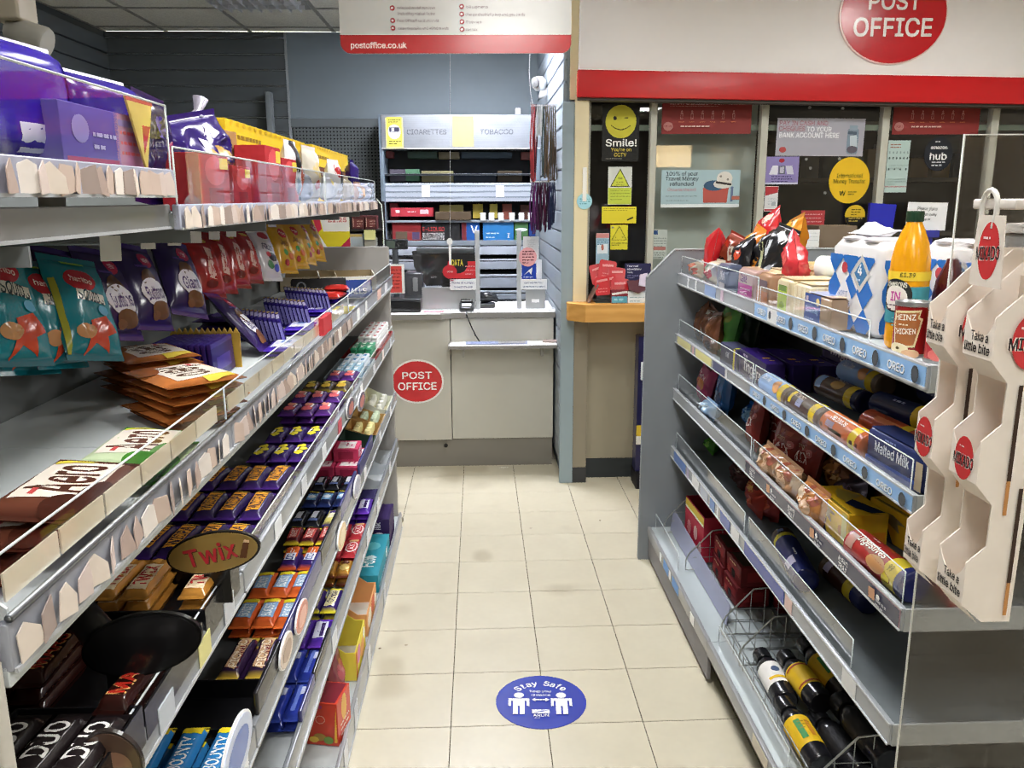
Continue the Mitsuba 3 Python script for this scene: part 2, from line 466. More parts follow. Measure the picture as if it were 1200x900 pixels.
# windows: frames and panes
GY = 4.665
struct('window_2', sheet(b, b + 0.025, GY - 0.02, GY + 0.02, 1.047, 2.13, '#b4b5ab', 'paint', 0.003), 'aluminium window frame beside the cream post')
mull = [(766, 0.036), (896, 0.040), (1038, 0.042), (1166, 0.042)]
xs = [b + 0.025] + [at(px, 125, Y=GY)[0] for px, _ in mull] + [3.4]
for i, (px, w) in enumerate(mull):
    part('window_2', 'mullion', sheet(xs[i + 1] - w / 2, xs[i + 1] + w / 2, GY - 0.025, GY + 0.025, 1.047, 2.13, '#c2c2b6', 'paint', 0.003))
for i in range(5):
    part('window_2', 'pane', G().add([[xs[i], GY, 1.047], [xs[i + 1], GY, 1.047], [xs[i + 1], GY, 2.14], [xs[i], GY, 2.14]], [[0, 1, 2, 3]], '#ffffff').ply('acrylic'))
part('window_2', 'rail', sheet(b, 3.4, GY + 0.02, GY + 0.04, 1.955, 1.985, '#6d7a6d'))
# booth interior
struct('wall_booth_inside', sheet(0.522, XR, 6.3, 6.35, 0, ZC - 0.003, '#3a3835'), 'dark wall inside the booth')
k = struct('trim_2', sheet(at(768, 200, Y=4.85)[0], at(884, 200, Y=4.85)[0], 4.85, 4.87, 0.95, 2.3, '#a9b6ae'), 'grey green sheet put in for the reflection in the second booth window')  # added sheet; its grey green tone stands for a reflection in this pane
st = thing('stock_shelf', 'dark stock shelving inside the booth behind the third and fourth windows', 'shelving')
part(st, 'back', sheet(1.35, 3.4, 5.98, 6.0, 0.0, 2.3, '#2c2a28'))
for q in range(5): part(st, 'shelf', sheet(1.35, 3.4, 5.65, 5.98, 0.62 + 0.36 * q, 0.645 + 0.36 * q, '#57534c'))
rnd = random.Random(5)
for q in range(26):
    x = 1.42 + 0.15 * (q % 13); z = 1.005 + 0.36 * (q // 13) + (0.36 if q // 13 else 0)
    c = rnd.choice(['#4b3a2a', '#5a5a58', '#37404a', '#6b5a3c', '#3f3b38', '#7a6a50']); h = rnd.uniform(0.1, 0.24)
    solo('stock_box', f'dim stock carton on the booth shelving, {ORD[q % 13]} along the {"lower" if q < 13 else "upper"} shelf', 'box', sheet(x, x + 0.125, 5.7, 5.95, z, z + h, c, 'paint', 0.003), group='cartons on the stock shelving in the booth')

# fascia
k = thing('fascia_board', 'white fascia board with a red lower band above the booth windows', 'fascia sign')
MF = Tm(0.522, 4.5, 2.107) @ Rm(ry=0.85)
part(k, 'panel', G().box(0, 3.0, 0, 0.05, 0.133, 0.66, '#ece8e6', 0.003).ply('paint'), MF)
part(k, 'red_band', G().box(-0.004, 3.0, -0.012, 0.05, 0, 0.133, '#c01d22', 0.003).ply('gloss'), MF)
part(k, 'shadow_gap', G().box(0, 3.0, 0.01, 0.1, -0.012, 0.0, '#4a4743').ply('paint'), MF)
c = at(1047, 17, Y=4.49)
k = thing('fascia_oval', 'red oval sign with two lines of white capitals on the white fascia', 'sign')
g = G().add(*prism(ell(0.281, 0.243, 48), -0.012, 0), '#e8c7c2').add(*prism(ell(0.274, 0.236, 48), -0.012, 0.004), '#c0232a')
prints(g, [('t', 'POST', 0, 0.062, 0.077, '#f4ecea', 0, 0.27), ('t', 'OFFICE', 0, -0.062, 0.085, '#f4ecea', 0, 0.41)], off0=0.0045)
part(k, 'plate', g.ply('gloss'), CA(c[0], 4.487, c[2]))

# ------------------------------------------------------------------ hanging sign
k = thing('hanging_sign', 'hanging white board with a red lower band and rounded corners', 'sign')
SY = 3.9
x0, x1, zb = at(399, 50, Y=SY)[0], at(669.5, 50, Y=SY)[0], 2.222
w, h = x1 - x0, 0.50
r = 0.045; P = [(-w / 2, h)] + [(-w / 2 + r - r * math.cos(math.radians(a)), r - r * math.sin(math.radians(a))) for a in range(0, 91, 15)] + [(w / 2 - r + r * math.sin(math.radians(a)), r - r * math.cos(math.radians(a))) for a in range(0, 91, 15)] + [(w / 2, h)]
M = CA((x0 + x1) / 2, SY, zb, rz=0.25)
px = lambda v: (v - 534) / 271 * w
pz = lambda y: (64 - y) / 64 * 0.232
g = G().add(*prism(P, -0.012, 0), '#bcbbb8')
Q = [p for p in P if p[1] <= r] ; Q = [(-w / 2, pz(43))] + Q[0:] + [(w / 2, pz(43))]
prints(g, [('p', Q, '#a52d2f'), ('t', 'postoffice.co.uk', px(443), pz(54.5), 0.0235, '#e6d6d2', 0, 0.243)], off0=0.001)
red, gr = '#8f2a33', '#8f8486'
prints(g, [('t', 'available from this counter', px(516), pz(-0.2), 0.022, '#9c2740', 0, 0.44),
           ('t', 'selected postal services', px(488), pz(12.5), 0.0105, gr, 0, 0.165), ('t', 'including digital hubs', px(488), pz(19), 0.0105, gr, 0, 0.16),
           ('t', 'Post Office\u00ae card account', px(490), pz(27), 0.0105, gr, 0, 0.18), ('t', 'cash deposits and withdrawals', px(496), pz(35.5), 0.0105, gr, 0, 0.22),
           ('t', 'bill payments', px(559), pz(11.5), 0.0105, gr, 0, 0.095), ('t', 'charge electricity key and gas cards', px(580), pz(20), 0.0105, gr, 0, 0.26),
           ('t', 'E top-ups', px(555), pz(28.5), 0.0105, gr, 0, 0.068), ('t', 'car tax', px(552), pz(37), 0.0105, gr, 0, 0.05),
           ('p', [(x + px(424), y + pz(-6)) for x, y in rrect(0.112, 0.062, 0.012)], '#8c3840'), ('e', px(645), pz(-8.5), 0.036, 0.04, '#b02a32')] +
       [q for X, ys in ((460.5, (13, 27, 35.5)), (541, (11.5, 20, 28.5, 37))) for y in ys for q in (('e', px(X), pz(y), 0.0105, 0.0105, red), ('e', px(X) - 0.001, pz(y), 0.0055, 0.0045, '#d8cfcf'))], off0=0.0025)
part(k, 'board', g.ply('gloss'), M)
for sx in (-0.4, 0.4): part(k, 'suspension_wire', G().tube([(sx, h, -0.006), (sx, ZC - zb + 0.0, -0.006)], 0.0015, '#bdbdbd').ply('metal'), M)

# ------------------------------------------------------------------ wall camera and corner camera
p = at(632, 98, Y=5.6)
k = thing('security_camera', 'white dome security camera on a bracket beside the hanging sign', 'security camera')
Mc = Tm(p[0], 5.6, p[2]) @ np.diag([1.2, 1.2, 1.2, 1.0])
v, f, i = lathe([(0, -0.035), (0.02, -0.035), (0.036, -0.02), (0.04, 0), (0.036, 0.02), (0.022, 0.034), (0, 0.038)], 20)
part(k, 'head', G().add(v, f, '#f0f0f0').ply('gloss'), Mc @ Rm(rx=90, rz=20))
part(k, 'lens', G().add(*prism(ell(0.022, 0.028, 20), 0, 0.012), '#111111').ply('gloss'), Mc @ Fr((-0.02, -0.036, 0.0), (0.8, 0, 0.6), (-0.3, 0.2, 0.9), (-0.5, -0.85, 0.1)))
part(k, 'arm', G().tube([(0.0, 0, -0.05), (0.02, 0, -0.055), (0.06, 0.01, -0.02), (0.09, 0.01, 0.0)], [0.026, 0.022, 0.012, 0.012], '#e8e8e8', 8).ply('gloss'), Mc)
part(k, 'wall_plate', G().box(0.085, 0.1, -0.03, 0.05, -0.01, 0.07, '#e6e6e6', 0.004).ply(), Mc)
solo('camera_cable', 'thin white cable hanging down beside the dome camera', 'cable', G().tube([(at(621, 62, Y=5.8)[0], 5.8, ZC - .002), at(621, 62, Y=5.8), at(620, 85, Y=5.8), at(622, 110, Y=5.8), at(626, 132, Y=5.8)], 0.0022, '#e4e4e4', 5).ply())
k = thing('corner_camera', 'white box camera under a cream housing in the top left corner', 'security camera')
cy = 3.2
p0, p1 = at(9, 34, Y=cy), at(44, 47, Y=cy)
g = G().add(*lathe([(0, 0), (0.032, 0), (0.032, 0.02), (0.05, 0.05), (0.055, 0.13), (0.05, 0.14), (0, 0.14)], 16)[:2], '#a8a69e', None)
d = (p1 - p0) / np.linalg.norm(p1 - p0)
n = np.cross(d, _Y); part(k, 'body', g.ply('paint'), Fr(p0, n, d, np.cross(n, d)))
a, b = at(-8, 0, Y=cy), at(33, 26, Y=cy)
part(k, 'housing', G().box(a[0], b[0], cy - 0.06, cy + 0.08, b[2], ZC - 0.003, '#b7ae9c', 0.01).ply(), label='cream housing')
# ------------------------------------------------------------------ tobacco unit
GYF = 6.2
gx0, gx1 = -0.695, 0.45
k = thing('tobacco_unit', 'silver tobacco cabinet marked CIGARETTES and TOBACCO against the back wall', 'cabinet')
part(k, 'back', sheet(gx0, gx1, 6.44, 6.49, 0.3, 2.17, '#2e3236'))
for x in (gx0, gx1 - 0.03): part(k, 'side_frame', sheet(x, x + 0.03, 6.16, 6.45, 0.3, 2.18, '#7d8b98', 'paint', 0.004))
part(k, 'header', G().box(gx0 + 0.02, gx1 + 0.005, 6.15, 6.4, 1.945, 2.178, '#c9cdd3', 0.004).ply('brushed'), label='brushed silver header')
hl = G(); Z = lambda y: at(550, y, Y=6.15)[2]; X = lambda x: at(x, 155, Y=6.15)[0]
hc = Z(154.5)
prints(hl, [('t', 'CIGARETTES', X(500), 0, 0.033, '#7c8088', 0, 0.28), ('t', 'TOBACCO', X(582), 0, 0.033, '#7c8088', 0, 0.235)], M=CA(0, 6.149, hc))
part(k, 'header__lettering', hl.ply('paint'))
g = G().box(X(530), X(555), 6.146, 6.15, Z(172), Z(136), '#dfcf94', 0.001); part(k, 'header__cream_plate', g.ply('gloss'), label='cream plate')
g = G().box(X(452), X(472.5), 6.142, 6.15, Z(174), Z(138), '#efe7a2', 0.001)
prints(g, [('r', 0, 0.0, 0.105, 0.2, '#e5d75c'), ('e', 0, 0.0, 0.045, 0.05, '#f4f2e8'), ('r', 0, 0.015, 0.07, 0.03, '#4a4a60'), ('r', -0.01, 0.015, 0.02, 0.022, '#e8e8ee'), ('n', 2, 0, -0.065, 0.08, 0.016, 0.006, '#6d6a30'), ('n', 2, 0, 0.08, 0.08, 0.014, 0.005, '#6d6a30')], M=CA((X(452) + X(472.5)) / 2, 6.1415, hc))
part(k, 'header__age_notice', g.ply('paint'), label='yellow age notice')
part(k, 'header__edge_light', sheet(gx0 + 0.02, gx1, 6.147, 6.152, 1.942, 1.951, '#f2f2f2', 'gloss'))
shelf_z = {}
for y0, y1, c in ((203.5, 204, '#8f959c'), (214.5, 236.5, '#b9c0ca'), (258, 261, '#9aa3ab'), (282, 288, '#8a939d'), (289, 299, '#b9c0cc'), (304, 306, '#b6bcc6'), (307, 316, '#a2a9b4'), (322, 325, '#b6bcc6'), (326, 338, '#9ba2ad'), (341, 344, '#aab2bb'), (345, 352, '#8f97a2')):
    za, zb = at(500, y1, Y=GYF)[2], at(500, y0, Y=GYF)[2]
    part(k, 'shelf_edge', sheet(gx0 + 0.03, gx1 - 0.03, GYF - 0.01, GYF + 0.012, za, zb, c, 'paint', 0.003))
    if y1 - y0 > 8 and y0 < 240:
        for q in range(3): part(k, 'shelf_edge', sheet(gx0 + .03, gx1 - .03, GYF - .014, GYF - .009, za + (zb - za) * (.2 + .3 * q), za + (zb - za) * (.28 + .3 * q), '#8f97a2'))
    part(k, 'shelf', sheet(gx0 + 0.03, gx1 - 0.03, GYF, 6.44, zb - 0.012, zb - 0.002, '#6f757b'))
for px in (499, 586): part(k, 'tariff_card', sheet(at(px - 5, 222, Y=6.18)[0], at(px + 5, 222, Y=6.18)[0], 6.184, 6.188, at(px, 231, Y=6.18)[2], at(px, 217, Y=6.18)[2], '#dcdfe4'), label='white tariff card')


def gbox(px0, px1, py0, py1, c, lab, Y=6.24, d=0.14, specs=(), cat='carton', bsdf='paint', name='tobacco_carton', grp=None):
    a, b = at(px0, py1, Y=Y), at(px1, py0, Y=Y)
    w, h = b[0] - a[0], b[2] - a[2]
    g = G().box(-w / 2, w / 2, 0, h, -d, 0, c, 0.002)
    if specs: prints(g, [(s[0], *s[1:]) for s in specs(w, h)])
    return solo(name, lab, cat, g.ply(bsdf), CA((a[0] + b[0]) / 2, Y, a[2]), grp)


TG = 'cartons inside the tobacco cabinet'
for a in ((457, 475, 198.5, 212.5, '#5b5560', 'grey violet carton at the left end of the second cabinet shelf'), (475.5, 491, 198, 212, '#5d8a6c', 'pale green carton on the second cabinet shelf beside the grey violet one'),
          (494, 531, 200, 213, '#8f8763', 'wide olive striped carton on the second cabinet shelf'), (532, 581, 203, 213, '#2b3440', 'dark blue carton with white lettering on the second cabinet shelf'),
          (583, 612, 200, 213, '#4b4030', 'brown carton at the right of the second cabinet shelf'), (452, 460, 177, 185, '#6b3634', 'small dull red pack under the header at the far left'),
          (478, 512, 177.5, 185.5, '#33463d', 'dark green carton under the silver header'), (514, 538, 178, 186, '#6f6650', 'tan carton under the silver header'), (541, 600, 178, 185.5, '#35424a', 'slate carton under the silver header'),
          (611, 627, 178, 187, '#7a4740', 'brick red pack under the header at the right end'), (457, 466, 238, 258, '#7a2e33', 'dark red carton standing at the left of the third cabinet shelf'),
          (515, 543, 240, 250, '#a39a5e', 'olive yellow carton at the back of the third cabinet shelf'), (554, 566, 239, 256, '#b19c3e', 'mustard pack standing behind the white tickets'), (574, 583, 239, 256, '#b8a84a', 'second mustard pack behind the white tickets'),
          (589, 600, 239, 257, '#8c4a3c', 'rust brown pack behind the white tickets'), (610, 622, 240, 257, '#5c3a30', 'brown pack behind the rightmost white ticket')):
    py = a[3]
    gbox(a[0], a[1], a[2], py, a[4], a[5], Y=6.27, grp=TG)
gbox(458, 507, 243.5, 254, '#c23b48', 'red carton with white lettering lying on the third cabinet shelf', Y=6.17, d=0.2, specs=lambda w, h: [('r', -w * .33, 0.6 * h, 0.03, 0.02, '#f0dada'), ('n', 1, w * .05, h * .55, w * .3, .1, .008, '#e9b9bb'), ('r', w * .3, h * .55, .06, .03, '#eec6cc')], grp=TG)
gbox(510, 552, 248, 258, '#5a4a38', 'brown carton lying on the third cabinet shelf', Y=6.17, d=0.2, grp=TG)
for i, px in enumerate((566, 576, 587, 600, 611, 622)):
    gbox(px - 3.2, px + 3.2, 249, 258.5, '#e9ecea', f'{ORD[i]} from the left of six white price tickets on the third cabinet shelf', Y=6.18, d=0.002, cat='price ticket', name='white_ticket', grp='white tickets on the tobacco cabinet')
gbox(460, 493, 260, 282, '#8a2226', 'red panel carton on the fourth cabinet shelf, left of the black one', Y=6.21, d=0.1, specs=lambda w, h: [('r', -w * .18, h * .25, w * .4, h * .45, '#5e4a34'), ('r', w * .32, h * .25, w * .25, h * .4, '#4a3560')], grp=TG)
gbox(495, 539, 260, 282, '#1c1d20', 'black carton reading E-LIQUID ELECTRONIC CIGARETTE on the cabinet', Y=6.21, d=0.1, specs=lambda w, h: [('t', 'E-LIQUID', -w * .2, h * .62, h * .22, '#c0373a', 0, w * .58), ('t', 'ELECTRONIC', -w * .2, h * .33, h * .16, '#dcdcdc', 0, w * .58), ('t', 'CIGARETTE', -w * .2, h * .13, h * .16, '#dcdcdc', 0, w * .58)], grp=TG)
gbox(541, 562, 260, 282, '#1f5ba8', 'blue and red carton right of the black carton', Y=6.21, d=0.1, specs=lambda w, h: [('r', -w * .36, h * .5, w * .26, h, '#7a2a30'), ('t', 'V', w * .2, h * .6, h * .4, '#e8eef6')], grp=TG)
gbox(566, 602, 260.5, 282, '#2d79b8', 'bright blue carton on the fourth cabinet shelf', Y=6.21, d=0.1, specs=lambda w, h: [('n', 2, -w * .2, h * .4, w * .4, .03, .008, '#cfe2f0'), ('t', 'I', w * .33, h * .28, h * .25, '#e8f0f8')], grp=TG)
gbox(603, 619, 260.5, 282, '#4c7a4a', 'green carton with a white oval on the fourth cabinet shelf', Y=6.21, d=0.1, specs=lambda w, h: [('e', 0, h * .6, w * .45, h * .1, '#d8e2dc')], grp=TG)
gbox(620, 634, 260.5, 277, '#1c3f86', 'dark blue carton at the right end of the fourth cabinet shelf', Y=6.21, d=0.1, grp=TG)
p = at(607, 135, Y=6.2)
solo('cable_box', 'small white junction box on top of the tobacco cabinet', 'junction box', G().box(p[0] - .02, p[0] + .02, 6.18, 6.22, 2.18, 2.225, '#ececec', .003).ply())
# pen on chain hanging signs etc. on the counter -------------------------------------------------------
CYF = 4.88
ct = thing('service_counter', 'pale grey service counter with white top beside the slatwall', 'counter')
xa, xm, xb = -0.62, -0.172, 0.447
part(ct, 'left_panel', sheet(-1.3, xm - 0.002, 4.86, 5.35, 0.175, 0.915, '#c3c0b6', 'paint', 0.002))
part(ct, 'right_panel', sheet(xm + 0.002, xb - 0.008, 4.88, 5.35, 0.175, 0.912, '#c6c4ba', 'paint', 0.002))
part(ct, 'plinth', sheet(-1.3, xb - 0.012, 4.89, 5.3, 0, 0.175, '#86827a', 'paint'))
part(ct, 'worktop', G().add(*prism([(-1.3, 4.80), (xm - 0.05, 4.80), (xm + 0.02, 4.86), (xb, 4.86), (xb, 5.4), (-1.3, 5.4)], 0.915, 0.945), '#8d8b86').box(-1.3, xm - 0.055, 4.803, 5.4, 0.945, 0.948, '#dcdcda').box(xm - 0.05, xb, 4.863, 5.4, 0.945, 0.948, '#e2e2e0').ply('paint'))
part(ct, 'lock', G().add(*prism(ell(0.012, 0.012, 14), 0, 0.004), '#2a2a2a').ply('metal'), CA(at(522.5, 522, Y=4.86)[0], 4.859, at(522, 522, Y=4.86)[2]))
part(ct, 'writing_shelf', G().add(*prism([(xm - .01, 4.72), (xb, 4.72), (xb, 4.88), (xm - .01, 4.88)], 0.755, 0.772), '#8d8b86').box(xm, xb, 4.725, 4.88, .772, .774, '#e4e4e2').ply('paint'), label='narrow white writing shelf')
for x in (xm + 0.07, xb - 0.09): part(ct, 'shelf_bracket', sheet(x, x + 0.012, 4.76, 4.88, 0.70, 0.755, '#a8a69f'))
c = at(489, 447, Y=4.86)
g = G().add(*prism(ell(0.158, 0.134, 48), 0, 0.003), '#ece6e2').add(*prism(ell(0.147, 0.123, 48), 0, 0.0045), '#d2363a')
prints(g, [('t', 'POST', 0, 0.038, 0.04, '#f6f0ee', 0, 0.176), ('t', 'OFFICE', 0.0, -0.028, 0.044, '#f6f0ee', 0, 0.228)], off0=0.005)
solo('counter_oval', 'red oval sticker with white capitals on the pale counter front', 'sign', g.ply('gloss'), CA(c[0], 4.86, c[2]))
# items on the counter
p = at(547, 362, Y=4.95)
k = thing('card_reader', 'small black payment card reader on the white counter top', 'card reader')
Mk = Tm(p[0], 4.95, 0.948)
part(k, 'body', G().box(-0.042, 0.042, -0.06, 0.06, 0, 0.04, '#2b2e30', .008).box(-0.036, 0.036, 0.02, 0.055, 0.04, 0.055, '#17181a', .004).ply('gloss'), Mk @ Rm(rx=12))
part(k, 'keypad', G().box(-0.028, 0.028, -0.04, 0.012, 0.04, 0.0415, '#c8ccc8').ply('paint'), Mk @ Rm(rx=12), label='pale keypad')
part(k, 'cord', G().tube([(0, -.06, .01), (0.0, -.115, -.01), (.02, -.13, -.06), (.05, -.12, -.13), (.075, -.10, -.172)], .0035, '#1e1e1e').ply('gloss'), Mk)
p, q = at(457, 346, Y=4.98), at(494.5, 366, Y=4.98)
k = thing('cash_box', 'flat black cash box at the left end of the counter', 'cash box')
part(k, 'body', G().box(p[0], q[0], 4.88, 5.2, .95, 1.015, '#141517', .006).ply('gloss'))
part(k, 'lid', G().box(p[0] - .002, q[0] + .002, 4.878, 5.2, 1.015, 1.03, '#55585b', .004).ply('metal'))
for x in (p[0] + .02, q[0] - .04): part(k, 'foot', sheet(x, x + .02, 4.9, 4.92, .948, .952, '#0f0f0f'))
M = FL(at(508, 362, Y=4.9)[0], 4.90, 0.9485, rz=-3)
g = G().box(-.075, .075, -.055, .055, 0, .001, '#f2f0ee'); prints(g, [('r', 0, 0, .12, .085, '#d76a78'), ('n', 4, 0, .025, .09, .018, .007, '#f0d0d4')], off0=.0013)
solo('counter_card', 'red printed card lying flat on the white counter beside the card reader', 'card', g.ply(), M)
# payment screen: perspex panes with white notices
k = thing('counter_screen', 'clear perspex counter screen with a serving gap between two hazy panes', 'counter screen')
SYc = 5.0
xa, x1, x2, xb2 = at(456, 320, Y=SYc)[0], at(562.5, 320, Y=SYc)[0], at(605.5, 320, Y=SYc)[0], at(640, 320, Y=SYc)[0]
z0 = .948
pane = lambda a, b, zt: G().add([[a, SYc, z0], [b, SYc, z0], [b, SYc, zt], [a, SYc, zt]], [[0, 1, 2, 3]], '#fff').ply('dusty_acrylic')
zt = at(500, 270, Y=SYc)[2]
part(k, 'pane', pane(xa, x1, zt)); part(k, 'pane', pane(x2, xb2, zt)); part(k, 'lower_pane', G().add([[x1, SYc, z0], [x2, SYc, z0], [x2, SYc, z0 + .03], [x1, SYc, z0 + .03]], [[0, 1, 2, 3]], '#fff').ply('acrylic'))
for a in (x1 - .028, x2): part(k, 'post', G().box(a, a + .028, SYc - .006, SYc + .006, z0, zt, '#bfc3c6', .003).ply('gloss'))
part(k, 'foot_plate', G().box(xa + .19, x1 - .03, SYc + .01, SYc + .02, z0, at(500, 337, Y=SYc)[2], '#a9adb0', .002).ply('gloss'), label='grey lower panel')
part(k, 'foot_plate', G().box(at(616, 350, Y=SYc)[0], at(639, 350, Y=SYc)[0], SYc + .01, SYc + .02, z0, at(620, 339, Y=SYc)[2], '#b4b7b9', .002).ply('gloss'))


def notice(name, lab, px0, px1, py0, py1, Y, c, specs, cat='notice', th=.0015, bsdf='paint', shape=None, rz=0):
    a, b = at(px0, py1, Y=Y), at(px1, py0, Y=Y); w, h = b[0] - a[0], b[2] - a[2]
    g = G().add(*prism(shape(w, h) if shape else [(-w / 2, -h / 2), (w / 2, -h / 2), (w / 2, h / 2), (-w / 2, h / 2)], -th, 0), c)
    prints(g, specs(w, h))
    return solo(name, lab, cat, g.ply(bsdf), CA((a[0] + b[0]) / 2, Y, (a[2] + b[2]) / 2, rz=rz))


notice('paper_notice', 'white paper notice with blue print under the red card on the screen', 527.5, 558, 327, 340, SYc - .006, '#eef0f2', lambda w, h: [('t', 'Please do not lean', 0, h * .17, h * .16, '#6a6a9a', 0, w * .84), ('t', 'through the gap', 0, -h * .2, h * .16, '#6a6a9a', 0, w * .7), ('r', -w * .42, h * .4, w * .12, h * .08, '#d87a88')])
notice('paper_notice', 'white paper notice with blue print on the right pane of the screen', 610, 641, 327, 339.5, SYc - .006, '#eef0f2', lambda w, h: [('t', 'card payment by', 0, h * .17, h * .15, '#6a7a9a', 0, w * .72), ('t', 'contactless accepted', 0, -h * .2, h * .15, '#6a7a9a', 0, w * .84)])
notice('red_card', 'red card with yellow print and a black disc on the screen', 525, 558, 306, 326.5, SYc - .005, '#cc3038', lambda w, h: [('e', -w * .13, h * .38, w * .33, h * .58, '#17181a'), ('t', 'DATA', -w * .16, h * .42, h * .34, '#e8d44c', 0, w * .4), ('n', 3, w * .28, h * .2, w * .34, h * .22, h * .05, '#e79aa0')], 'card')
notice('blue_card', 'white and blue card with a running figure on the right pane', 609, 635, 304, 327, SYc - .005, '#e8ebf2', lambda w, h: [('r', -w * .08, -h * .1, w * .66, h * .8, '#1f3fa6'), ('p', [(-w * .3, -h * .3), (-w * .1, -h * .05), (-w * .05, -h * .2), (w * .08, h * .1), (w * .02, -h * .3), (-w * .08, -h * .12)], '#f2f4fa'), ('n', 1, -w * .08, -h * .4, w * .5, .1, h * .05, '#c9d2ee')], 'card')
notice('white_leaflet', 'tall white leaflet standing behind the pink disc', 613, 631.5, 277, 304, SYc + .004, '#eceef0', lambda w, h: [('n', 5, 0, h * .35, w * .5, h * .07, h * .02, '#c4c8cc')], 'leaflet')
notice('pink_disc', 'pink round sign with dark print on the right pane of the screen', 608, 629, 290, 312.5, SYc - .009, '#e2a4a6', lambda w, h: [('n', 5, 0, h * .3, w * .6, h * .15, h * .06, '#7a4a50')], 'round sign', shape=lambda w, h: ell(w / 2, h / 2, 28))
notice('label_tag', 'small white label near the foot of the right pane', 623, 632, 350.5, 354.5, SYc - .002, '#f4f4f4', lambda w, h: [], 'label')
# stick signs
k = thing('hanging_pointer', 'white rod with a red disc hanging in front of the counter screen', 'hanging sign')
a, b = at(527, 283, Y=4.93), at(527, 317, Y=4.93)
part(k, 'rod', G().box(a[0] - .007, a[0] + .007, 4.928, 4.934, b[2], a[2], '#f4f4f4', .001).ply())
part(k, 'top_clip', G().add(*prism(ell(.017, .02, 16), -.006, 0), '#f6f6f6').ply('gloss'), CA(a[0], 4.927, a[2]))
part(k, 'ceiling_line', G().tube([(a[0] + .004, 4.932, a[2]), (a[0] + .03, 4.935, ZC - .003)], .0012, '#d8d8d8', 5).ply())
d = at(527, 318.5, Y=4.92); g = G().add(*prism(ell(.042, .04, 28), -.004, 0), '#c9323e'); prints(g, [('t', 'scan', 0.002, .002, .012, '#efc4c8')])
part(k, 'disc', g.ply('gloss'), CA(d[0], 4.922, d[2]), label='red disc')
# monitor
k = thing('till_monitor', 'black till monitor with its back to the aisle behind the screen', 'monitor')
my = 5.16
P = [at(x, y, Y=my) for x, y in ((483.5, 294), (556, 288.5), (557.5, 316), (549, 333), (500, 334), (486, 312))]
part(k, 'shell', G().add(*prism([(p[0], p[2]) for p in P], 0, .05), '#17191b').ply('paint'), Fr((0, my, 0), _X, _Z, -_Y))
a, b = at(488, 290, Y=5.12), at(556, 297, Y=5.12)
part(k, 'rim', G().box(a[0], b[0], 5.105, 5.2, b[2], a[2], '#4d5457', .006).ply('gloss'))
part(k, 'stand', G().add(*prism([(-.09, 0), (.09, 0), (.05, .14), (-.03, .15)], -.03, .03), '#151618').ply('paint'), CA(at(525, 338, Y=5.1)[0], 5.12, .948))
g = G(); prints(g, [('t', 'ACER', 0, 0, .012, '#9a9da0', 0, .034)]); part(k, 'badge', g.ply(), CA(at(508, 325, Y=5.1)[0], my - .052, at(508, 325, Y=5.1)[2]))
p = at(490, 330, Y=5.12)
k = thing('receipt_printer', 'dark grey receipt printer beside the till monitor', 'receipt printer')
part(k, 'body', G().box(at(474, 330, Y=5.1)[0], at(496, 330, Y=5.1)[0], 5.08, 5.24, .948, at(480, 319, Y=5.1)[2], '#3a3d42', .012).ply('gloss'))
part(k, 'paper_slot', G().box(at(484, 330, Y=5.1)[0], at(490, 330, Y=5.1)[0], 5.072, 5.08, at(480, 341, Y=5.1)[2], at(480, 325, Y=5.1)[2], '#8a8d90', .002).ply())
k = thing('barcode_scanner', 'dark curved scanner handle lying in the serving gap', 'barcode scanner')
pp = [at(x, y, Y=5.1) for x, y in ((563, 349), (572, 348), (580, 349), (583, 353))]
part(k, 'handle', G().tube(pp, [.035, .034, .022, .012], '#26282a', 10).ply('gloss'))
part(k, 'base', G().box(pp[0][0] - .03, pp[2][0], 5.05, 5.14, .948, .975, '#303336', .006).ply())
# customer display pole
k = thing('pole_display', 'customer display on a grey pole at the left of the counter', 'till display')
a, b = at(451, 280.5, Y=5.02), at(478, 292, Y=5.02)
part(k, 'head', G().box(a[0], b[0], 5.0, 5.04, b[2], a[2], '#2e3336', .004).ply('gloss'))
part(k, 'screen', G().box(a[0] + .01, a[0] + .06, 4.997, 5.0, b[2] + .008, a[2] - .008, '#4d5a52').ply('gloss'))
p = at(463, 300, Y=5.02); part(k, 'pole', G().tube([(p[0], 5.03, .948), (p[0], 5.03, b[2])], .018, '#59636b', 12).ply('metal'))
notice('red_poster', 'red and white poster at the left end of the counter screen', 456, 473.5, 309.5, 344, SYc - .02, '#f2efec', lambda w, h: [('r', -w * .06, -h * .02, w * .78, h * .9, '#d9524c'), ('n', 6, -w * .06, h * .3, w * .6, h * .12, h * .05, '#a8322e')], 'poster')
# magazines on the writing shelf
M = FL(at(582, 399, Y=4.8)[0], 4.8, .7745)
g = G().box(-.18, .18, -.05, .05, 0, .004, '#7d86a0', .0005)
prints(g, [('r', -.09, 0, .16, .09, '#8e97b4'), ('r', .09, 0, .16, .09, '#8b8a8c'), ('n', 4, .09, .03, .13, .02, .008, '#5c5a5c'), ('n', 3, -.09, .02, .12, .02, .01, '#6470a0'), ('r', .0, -.046, .34, .006, '#55608e')], off0=.0045)
solo('form_mat', 'grey printed mat lying on the narrow writing shelf', 'mat', g.ply(), M)
g = G().box(-.05, .05, -.02, .02, 0, .012, '#a08f88', .002); prints(g, [('n', 3, 0, .012, .08, .011, .005, '#5a4440')], off0=.0125)
solo('leaflet_pile', 'small pile of leaflets at the right end of the writing shelf', 'leaflets', g.ply(), FL(at(646, 397, Y=4.82)[0], 4.82, .7745, rz=-4))
